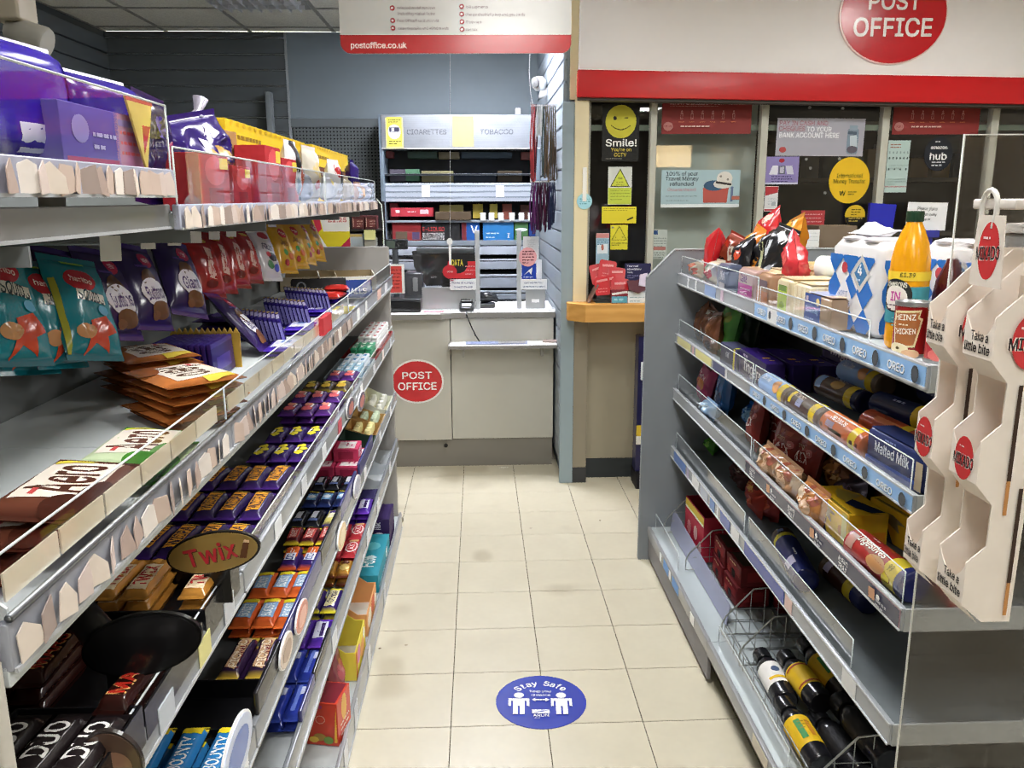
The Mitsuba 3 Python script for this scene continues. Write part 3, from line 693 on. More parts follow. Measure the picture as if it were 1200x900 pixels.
# acrylic leaflet holder beside the slatwall and the slatwall's hanging stock
k = thing('leaflet_holder', 'clear leaflet holder on the counter against the slatwall', 'leaflet holder')
xh = at(645, 330, Y=4.97)[0]
for (x, y, x2_, y2_) in ((643, 290, 651, 352), (645, 315, 652, 340)):
    a, b = at(x, y, Y=4.97), at(x2_, y2_, Y=4.97)
    part(k, 'pocket', G().add([[a[0], 4.96, b[2]], [b[0], 4.9, b[2]], [b[0], 4.9, a[2]], [a[0], 4.96, a[2]]], [[0, 1, 2, 3]], '#fff').ply('dusty_acrylic'))
part(k, 'base', G().box(xh - .02, xh + .03, 4.9, 5.0, .948, .956, '#d5d9db', .002).ply('gloss'))
hook_rows = [(at(637, 124, Y=4.85), 13, ['#a33a3c', '#b23c40', '#5a2026', '#e4e2de', '#d9d7d2', '#e8e6e2', '#4a5450', '#6a5a44', '#5a4a38', '#6b553c', '#4e4438', '#5a4630', '#4b3a2a'], .40, 'red, white and brown cords'), (at(637, 213, Y=4.85), 14, ['#5a2a5e', '#4a2250', '#6a3068', '#38183a', '#4a1e3e', '#2a1428', '#3e1830', '#521f3a', '#3a1a30', '#241426', '#2c1a3a', '#262a4a', '#24304e', '#1c2440'], .28, 'purple lanyards')]
for p, n, cols, ln, what in hook_rows:
    hk = thing('cord_rail', f'white wire rail holding {what} on the slatwall', 'wire rail')
    z = p[2]
    part(hk, 'rail', G().tube([(.30, 4.85, z), (.445, 4.85, z)], .003, '#e6e6e6').tube([(.30, 4.85, z), (.30, 4.85, z + .02)], .003, '#e6e6e6').ply('gloss'))
    r2 = random.Random(n)
    for i in range(n):
        x = .31 + .128 * i / (n - 1); y = 4.85; sw = r2.uniform(-.01, .01)
        L = ln * r2.uniform(.75, 1.05) if what[0] == 'p' else ln * (r2.uniform(.35, .6) if cols[i][1] in 'ed' else r2.uniform(.85, 1.05))
        pts = [(x - .006, y - .012, z - L), (x - .007 + sw, y - .01, z - L * .5), (x - .002, y, z + .004), (x + .004, y + .006, z - L * .5), (x + .003 + sw, y + .012, z - L * .98), (x - .006, y - .012, z - L)]
        what1 = 'hanging cord' if what[0] == 'r' else 'hanging lanyard'
        cn = {'a': 'red', 'b': 'red', 'e': 'white', 'd': 'white'}.get(cols[i][1], 'dark')
        nm = f'{ORD[i]} from the left of the {what} hanging on the slatwall'
        solo('hanging_string' if what[0] == 'r' else 'lanyard', nm, 'cord' if what[0] == 'r' else 'lanyard', G().tube(pts, .0045, cols[i], 5).ply('gloss'), group=f'{what} on the slatwall rail')
# ------------------------------------------------------------------ stickers and posters on the booth glass
PY = GY - 0.003
tri = lambda w, h, s=1.0: [(-w * s / 2, -h * s * .43), (w * s / 2, -h * s * .43), (0, h * s * .5)]
def smile(w, h):
    q = [('e', 0, h * .19, w * .415, h * .29, '#c9c23a'), ('e', -w * .16, h * .25, w * .045, h * .035, '#26241c'), ('r', w * .14, h * .255, w * .1, h * .018, '#3a3720')]
    arc = [(-w * .27 + w * .54 * t, h * (.135 - .075 * math.sin(math.pi * t))) for t in np.linspace(0, 1, 13)]
    arc += [(x * .98, y - h * .017) for x, y in arc[::-1]]
    return q + [('p', arc, '#4a4418'), ('t', 'Smile!', w * .02, -h * .175, h * .12, '#f0f0ee', 0, w * .84), ('t', "You're on", w * .02, -h * .295, h * .06, '#cdb94a', 0, w * .55), ('t', 'CCTV', 0, -h * .385, h * .065, '#cdb94a', 0, w * .34), ('n', 1, 0, -h * .455, w * .8, 1, h * .012, '#8a8a80')]
notice('smile_poster', "black poster with a yellow winking face reading Smile! You're on CCTV", 705, 750, 121.5, 189, PY, '#191a18', smile, 'poster')
notice('warning_sign', 'white and lime warning triangle notice below the smiling poster', 712, 741, 195.5, 240, PY, '#d7dcd6', lambda w, h: [('r', 0, -h * .27, w * .98, h * .44, '#c4d24c'), ('p', [(x, y + h * .2) for x, y in tri(w * .82, h * .52)], '#3a3d18'), ('p', [(x, y + h * .195) for x, y in tri(w * .82, h * .52, .86)], '#cfd84c'), ('t', 'TIME', 0, h * .2, h * .05, '#4a4a20', 0, w * .2), ('n', 3, 0, h * .1, w * .3, h * .06, h * .02, '#8a8c3a'), ('n', 4, 0, -h * .12, w * .8, h * .08, h * .02, '#9fae3a')], 'warning sign')
notice('yellow_sign', 'wide yellow notice under the lime warning sign', 705, 746, 242, 262, PY, '#e6d735', lambda w, h: [('n', 2, 0, h * .38, w * .9, h * .1, h * .03, '#8a8020'), ('r', w * .32, -h * .22, w * .18, h * .09, '#3a3620', 25)], 'notice')
notice('yellow_warning', 'small yellow warning triangle notice, lowest on the first pane', 715, 736, 263.5, 292.5, PY, '#e2d838', lambda w, h: [('p', [(x, y + h * .15) for x, y in tri(w * .9, h * .62)], '#3a3a18'), ('p', [(x, y + h * .14) for x, y in tri(w * .9, h * .62, .9)], '#dcd23c'), ('t', 'A', -w * .2, 0, h * .05, '#5a5620'), ('t', 'W', w * .2, 0, h * .05, '#5a5620'), ('n', 2, 0, -h * .24, w * .85, h * .08, h * .035, '#7a7428'), ('r', -w * .38, h * .4, w * .12, h * .06, '#8a8aa0')], 'warning sign')
k = thing('door_tag', 'round pale blue tag on a white cable tie hung on the cream post', 'tag')
p = at(685, 236, Y=4.52); g = G().add(*prism(ell(.041, .041, 28), 0, .003), '#a9dbe4'); prints(g, [('n', 3, 0, .012, .05, .012, .005, '#6aa4b0')], off0=.0035)
part(k, 'disc', g.ply('gloss'), CA(p[0], 4.525, p[2]))
a = at(685.5, 196, Y=4.52); part(k, 'strap', G().box(a[0] - .011, a[0] + .011, 4.519, 4.524, p[2], a[2], '#f0efe8', .002).ply())
def parcel(w, h):
    q = [('t', '"WHAT\u2019S INSIDE YOUR PARCEL?', 0, h * .34, h * .12, '#cbb0ac', 0, w * .88), ('n', 1, 0, h * .24, w * .82, 1, h * .025, '#a8706c')]
    for i in range(6):
        x = -w * .28 + i * w * .115
        q += [('r', x, -h * .02, w * .03, h * .17, '#b57a76'), ('r', x, -h * .03, w * .018, h * .11, '#8a3a38'), ('e', x, h * .1, w * .01, h * .03, '#b57a76'), ('r', x, -h * .18, w * .06, h * .02, '#c06a48')]
    return q + [('n', 1, w * .04, -h * .3, w * .66, 1, h * .035, '#dcb8b0'), ('e', -w * .43, -h * .3, w * .055, h * .12, '#b0736e'), ('t', 'POST OFFICE', -w * .43, -h * .3, h * .05, '#8a3a38', 0, w * .08)]
notice('parcel_poster', 'wide red poster about parcel contents on the second booth window', 775, 882, 113, 157, PY, '#8a3230', parcel, 'poster')
notice('parcel_poster', 'wide red poster about parcel contents on the fourth booth window', 1045, 1151, 113, 157.5, PY, '#8a3230', parcel, 'poster')
def travel(w, h):
    q = [('t', s, -w * .24, h * y, h * .1, '#4f5b63', 0, w * ww) for s, y, ww in (('100% of your', .4, .4), ('Travel Money', .27, .42), ('refunded', .13, .3))]
    q += [('t', 'Guaranteed', -w * .24, -h * .02, h * .08, '#b9a0a6', 0, w * .36), ('n', 2, -w * .24, -h * .2, w * .4, h * .12, h * .025, '#90a8ae'), ('r', 0, -h * .46, w, h * .09, '#dfe8ea')]
    return q + [('p', [(w * .04, -h * .38), (w * .34, -h * .38), (w * .36, h * .06), (w * .03, h * .02)], '#b85a50'), ('e', w * .17, h * .08, w * .13, h * .14, '#3a5a7a'), ('e', w * .28, h * .12, w * .12, h * .12, '#d8d6cf'), ('e', w * .3, h * .27, w * .1, h * .19, '#dcdad2'), ('r', w * .29, h * .14, w * .2, h * .06, '#3a3634', -8), ('e', w * .25, h * .33, w * .015, h * .03, '#8f8c84'), ('e', w * .34, h * .24, w * .015, h * .03, '#8f8c84'), ('r', w * .4, -h * .15, w * .03, h * .4, '#6a7a9a'), ('r', w * .45, -h * .25, w * .1, h * .1, '#b06a5a')]
notice('travel_poster', 'pale blue poster offering refunded Travel Money with a red suitcase', 774, 868, 199, 243, PY, '#a9c3ca', travel, 'poster')
notice('small_poster', 'small poster with blue and red bands at the foot of the second window', 764, 782, 269, 303, PY, '#b8c2bd', lambda w, h: [('r', -w * .3, h * .4, w * .3, h * .14, '#2a4a7a'), ('r', 0, -h * .15, w * .85, h * .12, '#a8706a'), ('n', 4, 0, h * .2, w * .8, h * .09, h * .03, '#8d9a96'), ('n', 3, 0, -h * .3, w * .8, h * .08, h * .03, '#6d7a76')], 'poster')
def cash(w, h):
    return [('t', 'PAY IN CASH AND', -w * .2, h * .37, h * .12, '#a8717a', 0, w * .55), ('t', 'CHEQUES', -w * .33, h * .22, h * .12, '#a8717a', 0, w * .3), ('t', 'TO YOUR', -w * .02, h * .21, h * .12, '#f2f2f6', 0, w * .28), ('t', 'BANK ACCOUNT HERE', -w * .13, h * .05, h * .13, '#f2f2f6', 0, w * .68),
            ('e', -w * .42, -h * .34, w * .04, h * .075, '#b04a4a'), ('p', [(x + w * .37, y - h * .1) for x, y in rrect(w * .13, h * .68, w * .03)], '#7f90a0'), ('r', w * .37, h * .26, w * .09, h * .12, '#8ea0ae'), ('r', w * .38, -h * .1, w * .08, h * .3, '#c0ccd4', 6), ('e', w * .37, -h * .32, w * .06, h * .1, '#5f5a66'), ('r', w * .36, h * .12, w * .1, h * .08, '#4f5f70', -4)]
notice('cash_poster', 'silver poster about paying in cash with a glass jar of notes', 908.5, 1014.5, 138.5, 183, PY, '#aaa9b4', cash, 'poster', rz=-0.6)
notice('lilac_poster', 'lilac poster with white parcels at the left of the third window', 895.5, 937, 183.5, 216, PY, '#8f84bb', lambda w, h: [('e', -w * .02, h * .36, w * .08, h * .08, '#a02a3a'), ('p', [(-w * .38, -h * .15), (-w * .12, -h * .15), (-w * .12, h * .18), (-w * .28, h * .18)], '#dcdce8'), ('r', 0, h * .02, w * .2, h * .3, '#6a6a80'), ('r', .0, h * .02, w * .12, h * .22, '#b8b8c8'), ('p', [(w * .1, h * .16), (w * .3, h * .18), (w * .36, -h * .14), (w * .16, -h * .14)], '#c9c9da'), ('n', 3, 0, -h * .22, w * .6, h * .09, h * .035, '#4f4478'), ('r', 0, -h * .47, w, h * .07, '#c9cbe0')], 'poster')
notice('red_white_poster', 'red and white poster sticking out beside the third window mullion', 895, 912.5, 218, 248, PY, '#dcdcde', lambda w, h: [('p', [(-w * .48, h * .48), (w * .48, h * .48), (w * .48, h * .25), (-w * .48, h * .12)], '#b83a40'), ('r', 0, -h * .44, w * .95, h * .08, '#b8505a'), ('n', 3, w * .05, 0, w * .6, h * .1, h * .03, '#b0bcc0'), ('r', w * .2, -h * .2, w * .3, h * .15, '#a8b0b4')], 'poster')
def money(w, h):
    return [('t', 'International', 0, h * .1, h * .09, '#5a4a10', 0, w * .64), ('t', 'Money Transfer', 0, -h * .02, h * .09, '#5a4a10', 0, w * .78), ('t', 'W', -w * .15, -h * .28, h * .1, '#1c1a10', 0, w * .15), ('n', 2, w * .1, -h * .25, w * .22, h * .05, h * .025, '#7a681c')]
disc = lambda w, h: ell(w / 2, h / 2, 40)
notice('money_sticker', 'large round yellow sticker reading International Money Transfer', 969.5, 1021.5, 184, 238.5, PY, '#e9c02b', money, 'sticker', shape=disc, bsdf='gloss')
notice('small_sticker', 'small round yellow and black sticker below the large yellow one', 989, 1015, 240, 265, PY, '#dcb92e', lambda w, h: [('p', [(x, y) for x, y in ell(w * .5, h * .5, 40) if y < -h * .04] , '#1e1c16'), ('n', 3, 0, h * .28, w * .4, h * .12, h * .05, '#7a681c'), ('n', 2, 0, -h * .14, w * .6, h * .12, h * .06, '#b09a4a')], 'sticker', shape=disc)
notice('red_notice', 'red notice with white print behind the third booth window', 937.5, 967, 246.5, 268, GY + .006, '#b9343c', lambda w, h: [('n', 4, -w * .05, h * .28, w * .8, h * .2, h * .05, '#e0a0a4')], 'notice')
notice('hub_sticker', 'round dark sticker with white lettering on the fourth window', 1081, 1118.5, 160.5, 200.5, PY, '#20242c', lambda w, h: [('n', 1, 0, h * .36, w * .3, 1, h * .04, '#c4c8cc'), ('t', 'amazon', 0, h * .2, h * .1, '#eceef0', 0, w * .58), ('t', 'hub', 0, -h * .06, h * .2, '#f4f4f4', 0, w * .6), ('n', 2, 0, -h * .24, w * .42, h * .09, h * .04, '#b8bcc2')], 'sticker', shape=disc)
def icons(w, h):
    q = [('n', 2, -w * .15, h * .42, w * .5, h * .05, h * .018, '#a06a5a'), ('r', 0, -h * .39, w, h * .012, '#b04a50')]
    for r_ in range(3):
        for c_ in range(6 if r_ < 2 else 4):
            q.append(('e', -w * .4 + c_ * w * (.16 if r_ < 2 else .26), h * (.27 - .11 * r_ - (.1 if r_ == 2 else 0)), w * .035, h * .025, '#4a5a58' if r_ else '#8fa4a2'))
    return q + [('n', 2, 0, h * .02, w * .8, h * .05, h * .015, '#9db4b0'), ('n', 3, 0, -h * .24, w * .8, h * .05, h * .015, '#9db4b0')]
notice('icon_poster', 'pale green poster with rows of small icons beside the round dark sticker', 1036, 1067.5, 164.5, 225.5, PY, '#b6ccc8', icons, 'poster')
notice('handwritten_note', 'white handwritten note taped inside above the toilet rolls', 1061, 1111, 237, 270, 4.55, '#eceef2', lambda w, h: [('t', 'Please place', 0, h * .28, h * .12, '#55585e', 0, w * .5), ('t', 'one item only', -w * .05, h * .07, h * .1, '#3a3c40', 0, w * .6), ('t', 'here', 0, -h * .1, h * .08, '#6a6c70', 0, w * .2)], 'note', rz=-1.2)
k = thing('note_holder', 'blue plastic clip holding the handwritten note', 'sign holder')
p = at(1092, 272, Y=4.54); part(k, 'clip', G().box(p[0] - .04, p[0] + .04, 4.53, 4.57, p[2] - .03, p[2] + .01, '#3a3f9c', .003).ply('gloss')); part(k, 'stem', G().box(p[0] - .01, p[0] + .01, 4.545, 4.555, 1.046, p[2] - .03, '#3a3f9c').ply('gloss'))
p = at(1033, 247, Y=4.5)
solo('blue_folder', 'blue folder standing open behind the toilet rolls', 'folder', G().add(*prism([(-.07, -.42), (.03, -.42), (.075, .09), (-.07, .10)], -.01, .012), '#2a2fae').ply('gloss'), CA(p[0], 4.5, 1.468))
for px, py in ((949, 126), (988, 127), (945, 186.5), (950, 197), (984, 186), (967, 226), (1172, 128)):
    p = at(px, py, Y=PY); solo('suction_cup', {949: 'upper left clear suction cup on the third window', 988: 'upper right clear suction cup on the third window', 945: 'clear suction cup below the silver poster', 950: 'lower clear suction cup near the lilac poster', 984: 'clear suction cup just above the yellow sticker', 967: 'clear suction cup left of the large yellow sticker', 1172: 'clear suction cup on the last window'}[px], 'suction cup', G().add(*prism(ell(.008, .008, 12), -.006, 0), '#8f9090').ply('gloss'), CA(p[0], PY, p[2]))

# ------------------------------------------------------------------ things on the wooden ledge
ZL = 1.0465
p = at(711, 340, Y=4.5)
k = thing('leaflet_rack', 'clear leaflet rack full of red leaflets on the wooden ledge', 'leaflet rack')
xa, xb = at(700, 350, Y=4.48)[0], at(734, 350, Y=4.48)[0]
part(k, 'base', G().box(xa - .01, xb, 4.46, 4.62, ZL, ZL + .006, '#3a403e').ply('gloss'))
for q in range(3): part(k, 'pocket', G().add([[xa, 4.46 + .05 * q, ZL], [xb, 4.46 + .05 * q, ZL], [xb, 4.48 + .05 * q, ZL + .09 + .03 * q], [xa, 4.48 + .05 * q, ZL + .09 + .03 * q]], [[0, 1, 2, 3]], '#fff').ply('dusty_acrylic'))
for i, (px, py, s, a) in enumerate(((703, 322, 1.0, 12), (712, 318, 1.05, -10), (722, 325, 1.0, -8), (714, 334, .95, 9), (725, 338, 1.05, -6), (704, 334, .9, 4))):
    q = at(px, py, Y=4.5 + .015 * (i % 3))
    g = G().add(*prism(rrect(.09 * s, .11 * s, .012), -.004, .004), '#c22a30'); prints(g, [('r', 0, .03, .06, .012, '#e08a8c', 8), ('n', 2, 0, -.015, .05, .015, .006, '#d86a6c')], off0=.0042)
    solo('red_leaflet', f'{ORD[i]} of the red leaflets fanned in the clear rack on the ledge', 'leaflet', g.ply('gloss'), CA(q[0], 4.55 - .016 * i, q[2], rz=a, rx=-14), 'red leaflets in the rack')
notice('leaflet_blue', 'tall pale blue leaflet standing behind the red leaflets', 698, 714, 273, 310, 4.6, '#9dbccd', lambda w, h: [('r', 0, h * .42, w, h * .15, '#c98a86'), ('r', 0, .0, w * .8, h * .3, '#dce6ec'), ('e', 0, h * .05, w * .1, h * .1, '#b06a5a'), ('n', 3, 0, h * .28, w * .8, h * .07, h * .025, '#5a86a2')], 'leaflet')
solo('leaflet_box', 'small box with a blue band in the front of the red leaflet rack', 'box', prints(G().box(-.045, .045, 0, .07, -.03, 0, '#7a2a34', .002), [('r', 0, .02, .085, .035, '#5aa0b8'), ('n', 1, 0, .02, .06, 1, .012, '#9ad0de'), ('r', 0, .055, .085, .012, '#e8e0e0', 8)]).ply(), CA(at(726, 350, Y=4.44)[0], 4.44, ZL))
notice('navy_card', 'navy card with white print standing on the ledge by the gondola end', 732, 763, 308.5, 330, 4.56, '#2c2b52', lambda w, h: [('t', 'Your next', -w * .2, h * .36, h * .11, '#d8d8e6', 0, w * .45), ('t', 'adventure', -w * .15, h * .19, h * .11, '#d8d8e6', 0, w * .55), ('t', 'here', -w * .3, h * .02, h * .11, '#d8d8e6', 0, w * .2), ('n', 2, -w * .1, -h * .18, w * .6, h * .12, h * .04, '#8a8ab4')], 'card')
g = G().box(-.075, .075, 0, .06, -.05, 0, '#dfe8ec', .002); prints(g, [('n', 2, 0, .03, .1, .02, .006, '#9ab4c0')])
solo('card_tray', 'pale tray of cards in front of the navy card', 'tray', g.ply(), CA(at(749, 350, Y=4.45)[0], 4.45, ZL))
solo('folded_leaflet', 'crumpled maroon and lilac leaflet lying on the card tray', 'leaflet', G().add(*prism([(-.05, -.02), (0, -.04), (.06, -.01), (.03, .05), (-.01, .03), (-.06, .03)], 0, .008), '#5a2a34').add(*prism([(.0, 0), (.06, -.01), (.05, .07), (.01, .06)], .008, .014), '#cfc4d8').ply(), CA(at(747, 336, Y=4.47)[0], 4.45, ZL + .09, rx=-20))
solo('folded_easel', 'thin dark leaflet holder leaning beside the cream post on the ledge', 'leaflet holder', G().box(-.004, .004, 0, .11, -.09, 0, '#8a6a66', .001).ply('gloss'), CA(at(690, 355, Y=4.46)[0], 4.46, ZL, rz=-27))
# floor display and parcels behind the gondola
k = thing('floor_display', 'navy leaflet display standing between the booth and the gondola end', 'display stand')
a = at(745, 470, Y=4.5)[0]
g = G().box(a, a + .2, 4.46, 4.56, 0.09, .86, '#1f1e4a', .003); part(k, 'panel', g.ply('gloss'))
part(k, 'foot', sheet(a, a + .2, 4.42, 4.58, 0, .09, '#16161c'))
part(k, 'card', sheet(a + .015, a + .15, 4.452, 4.46, .62, .72, '#dfe4ea')); part(k, 'card', sheet(a + .0, a + .15, 4.452, 4.46, .30, .36, '#d8b83a')); part(k, 'card', sheet(a + .0, a + .15, 4.452, 4.46, .25, .30, '#e6e4dc'))
BY = 4.42
for i, (pa, pb, ya, c, lab) in enumerate(((945, 995, 291, '#6f6152', 'lower brown cardboard box on the ledge behind the bread'), (958, 1003, 264.5, '#796a59', 'upper brown cardboard box, behind the toilet rolls'))):
    a, b = at(pa, ya, Y=BY + .05 * i)[0], at(pb, ya, Y=BY + .05 * i)[0]; zt = at(pa, ya, Y=BY + .05 * i)[2]; zb = ZL if i == 0 else at(945, 291, Y=BY)[2]
    solo('brown_box', lab, 'box', G().box(a, b, BY + .03 * i, BY + .2, zb, zt, c, .003).box(a + .02, b - .02, BY + .03 * i + .07, BY + .1 + .03 * i, zt, zt + .0012, '#8a7a66').ply())
a, b = at(922, 270, Y=4.5), at(961, 295, Y=4.5)
notice('white_form', 'white lined form leaning against the brown boxes', 922, 961, 269, 290, 4.405, '#dfe2e2', lambda w, h: [('n', 4, 0, h * .3, w * .9, h * .2, h * .03, '#b4bcc0')], 'form')
a = at(897, 306, Y=4.44)[0]; b = at(937, 306, Y=4.44)[0]; zt = at(900, 312, Y=4.42)[2]
solo('low_carton', 'flat brown carton under the rolls of parcel tape', 'box', sheet(a - .02, b + .06, 4.40, 4.6, ZL, zt, '#75685a', 'paint', .003))
for i, (px, lab) in enumerate(((907, 'left roll of brown parcel tape beside the crisp packets'), (924, 'right roll of brown parcel tape beside the crisp packets'))):
    p = at(px, 302, Y=4.45); R0 = .046
    v, f, j = lathe([(.03, -.05), (R0, -.05), (R0, .05), (.03, .05), (.03, -.05)], 24)
    solo('tape_roll', lab, 'tape roll', G().add(v, f, '#8a7b6a').ply('gloss'), Fr((p[0] + .02, 4.46, zt + R0 + .001), _Z, (.85, -.5, 0), (-.5, -.85, 0)))
# ------------------------------------------------------------------ the two gondolas
rt = random.Random(11)
CREAM = ['#b9a69b', '#cbbfb4', '#a5928a', '#d2cac4', '#bfb0aa', '#94857f']
ticket_v = [G().add(*prism([(-.017, -.018), (.017, -.018), (.015, .010 - .01 * (i % 3)), (.004 * (i - 2), .016), (-.016, .006 + .004 * (i % 2))], 0, .0012), c).ply() for i, c in enumerate(CREAM)]
white_v = [G().box(-.018, .018, -.016, .016, 0, .0012, c).ply() for c in ('#e6e8ea', '#d2d8dc')]


def riser(shelf, y0, y1, x, z0, z1, bsdf='dusty_acrylic', ends=''):
    part(shelf, 'riser', G().add([[x, y0, z0], [x, y1, z0], [x, y1, z1], [x, y0, z1]], [[0, 1, 2, 3]], '#fff').ply(bsdf), label='clear acrylic riser')
    pts = [(x, y0, z0), (x, y0, z1), (x, y1, z1), (x, y1, z0)]
    part(shelf, 'riser_edge', G().tube(pts, .0017, '#cfd6d8', 4).ply('gloss'))


def lshelf(lg, y0, y1, xf, zd, zs0, zs1, deck='#84898b', strip='#9aa0a6', tickets=None, xb=-.853, pitch=.042, face=None):
    s = part(lg, 'shelf', G().box(xb, xf - .004, y0 + .002, y1 - .002, zd - .022, zd, deck, .002).ply())
    part(s, 'ticket_strip', G().box(xf - .012, xf, y0 + .002, y1 - .002, zs0, zs1, strip, .002).box(xf, xf + .003, y0 + .003, y1 - .003, zs0, zs0 + .004, '#a4a7ab').ply('gloss'))
    zm = (zs0 + zs1) / 2 + .001
    if tickets == 'cream':
        y = y0 + .025
        while y < y1 - .02:
            part(s, 'price_ticket', ticket_v[rt.randrange(6)], LA(xf + .002 + rt.uniform(0, .003), y, zm, ry=rt.uniform(-20, 20), rz=rt.uniform(-11, 11)))
            y += pitch * rt.uniform(.8, 1.1)
    elif tickets:
        for y, w, c in tickets:
            part(s, 'price_ticket', G().box(-w / 2, w / 2, -(zs1 - zs0) / 2 + .003, (zs1 - zs0) / 2 - .003, 0, .0013, c).ply(), LA(xf + .001, y, zm))
    return s


lg = thing('gondola_shelving', 'long grey confectionery gondola with sweets on stepped shelves, left of the aisle', 'shelving')
LY = [.655, 1.31, 2.61, 3.895]
part(lg, 'back_panel', sheet(-.872, -.857, .655, 3.9, 0.02, 1.70, '#7b8081'))
part(lg, 'end_panel', sheet(-.88, -.414, 3.9, 3.925, 0, 1.385, '#a6a3a0', 'paint', .004))
part(lg, 'end_panel', sheet(-.88, -.404, .628, .652, 0, 1.225, '#b3afa6', 'paint', .004))
for y in LY[1:3]: part(lg, 'upright', sheet(-.86, -.83, y - .015, y + .015, .05, 1.68, '#63686a'))
for y in np.arange(.9, 3.9, .5): part(lg, 'bracket', sheet(-.855, -.47, y, y + .004, 1.53, 1.552, '#6a6e70'))
# top shelf: near bay has an extra tray above the bare shelf front
lt = []
lt.append(lshelf(lg, LY[0], LY[1] + .03, -.475, 1.585, 1.555, 1.592, strip='#7b7c7b'))
lt.append(lshelf(lg, LY[0], LY[1] + .01, -.458, 1.628, 1.602, 1.643, strip='#9698a8', tickets='cream', pitch=.03))
riser(lt[1], LY[0], LY[1] + .005, -.462, 1.642, 1.735)
for a, b in ((LY[1] + .015, LY[2]), (LY[2], LY[3])):
    s = lshelf(lg, a, b, -.458, 1.578, 1.553, 1.592, strip='#9c9fb0', tickets='cream', pitch=.038)
    lt.append(s)
riser(lt[2], LY[1] + .02, 2.6, -.462, 1.592, 1.677); riser(lt[3], 2.62, 3.86, -.462, 1.592, 1.677)
# main shelf
part(lg, 'riser_end', G().add(*prism([(-.402, 1.252), (-.402, 1.262), (-.455, 1.307), (-.46, 1.252)], -.003, 0), '#a4a8aa').ply('gloss'), Fr((0, .662, 0), _X, _Z, -_Y))
for i in range(3):
    a, b = LY[i], LY[i + 1]
    s = lshelf(lg, a, b, -.40, 1.212, 1.205, 1.25, deck='#bcc2c4', strip='#8f929c', tickets='cream' if i < 2 else [(2.75, .06, '#e6e8ea'), (2.95, .05, '#dadde0'), (3.35, .12, '#d9b9b0'), (3.6, .1, '#d2d4dc')], pitch=.036)
    part(s, 'rail', G().tube([(-.399, a + .003, 1.255), (-.399, b - .003, 1.255)], .004, '#9da2a8', 6).ply('metal'))
    riser(s, a, b, -.408, 1.255, 1.307)
    if i < 2:
        g = G()
        y = a + .02
        while y < b - .09:
            g.box(-.411, -.409, y, y + .095, 1.262, 1.288, rt.choice(['#d9cdb4', '#cfc2a8', '#ded4bf'])); y += .1
        part(s, 'header_card', g.ply(), label='cream card strips behind the riser')
for y, px in ((2.15, 0), ):
    part(s, 'red_label', G().box(-.006, .006, 0, .045, -.06, .06, '#b5343c').ply(), Tm(-.402, 2.18, 1.258) @ Rm(ry=0) @ Rm(rx=0) @ Fr((0, 0, 0), _X, _Z, -_Y))
NAVY, BLK = '#3b3c70', '#1b1b1f'
for i in range(3):
    a, b = LY[i], LY[i + 1]
    tk = [(y, .05, c) for y, c in ((.75, '#c9c47a'), (.95, '#aeb4bd'), (1.1, '#cfc98a'), (1.22, '#b9bcc2')) if a < y < b] + [(y, .055, c) for y, c in ((1.55, '#d5d8dc'), (1.8, '#c2c6cc'), (2.05, '#d0d3d8'), (2.3, '#c05a66'), (2.5, '#d0d3d8'), (2.75, '#e0e0e2'), (3.1, '#c8ccd2'), (3.4, '#e0d6d2'), (3.7, '#c8ccd2')) if a < y < b]
    s3 = lshelf(lg, a, b, -.40, .972, .95, .992, strip='#7d8186', tickets=tk, deck='#4d5052')
    riser(s3, a + .01, b - .01, -.408, .992, 1.02)
    s4 = lshelf(lg, a, b, -.40, .655, .655, .70, strip='#777b81', deck='#55585b', tickets=[(y, .06, '#d8dade') for y in (1.0, 1.22, 2.75, 3.2, 3.6) if a < y < b])
    for y0, y1, c in ((.7, 1.1, BLK), (1.16, 1.28, BLK), (1.34, 1.52, BLK), (1.525, 1.95, NAVY), (1.955, 2.26, '#232327'), (2.265, 2.58, NAVY), (2.65, 3.0, NAVY)):
        if a <= y0 < b: part(s4, 'tray_front', sheet(-.41, -.401, y0, y1, .70, .745, c, 'gloss', .002))
    s5 = lshelf(lg, a, b, -.40, .412, .42, .472, strip='#777b81', deck='#aeb3b6', tickets=[(y, .07, '#d3d6da') for y in (1.3, 2.05, 2.75, 3.05, 3.5) if a < y < b])
    for y0, y1, c in ((1.65, 1.80, NAVY), (1.805, 2.02, BLK)):
        if a <= y0 < b: part(s5, 'tray_front', sheet(-.41, -.401, y0, y1, .472, .50, c, 'gloss', .002))
    s6 = lshelf(lg, a, b, -.395, .07, .01, .092, strip='#8c8f93', deck='#b9bec0', tickets=[(y, .06, c) for y, c in ((1.95, '#d8d06a'), (2.1, '#d9dbe0'), (2.3, '#cfd3da'), (2.62, '#e0e2e4'), (3.1, '#c3c7cc')) if a < y < b])

rg = thing('gondola_shelving', 'dark grey biscuit gondola with blue shelf strips, right of the aisle', 'shelving')
RY = [1.49, 2.49, 3.485]
part(rg, 'back_panel', sheet(1.245, 1.26, 1.49, 3.49, .02, 1.31, '#585d60'))
prof = [(.705, 0), (.705, 1.273), (.818, 1.388), (1.69, 1.388), (1.80, 1.273), (1.80, 0)]
part(rg, 'end_panel', G().add(*prism(prof, -.025, 0), '#80868c').ply(), Fr((0, 3.487, 0), _X, _Z, -_Y))
part(rg, 'end_panel_edge', G().tube([(p[0] - (.0 if p[0] < 1 else 0), 3.486, p[1]) for p in prof[1:5]], .0035, '#b3babd', 5).ply())
for y in (1.5, 2.49): part(rg, 'upright', sheet(1.21, 1.245, y - .015, y + .015, .05, 1.3, '#4c5154'))


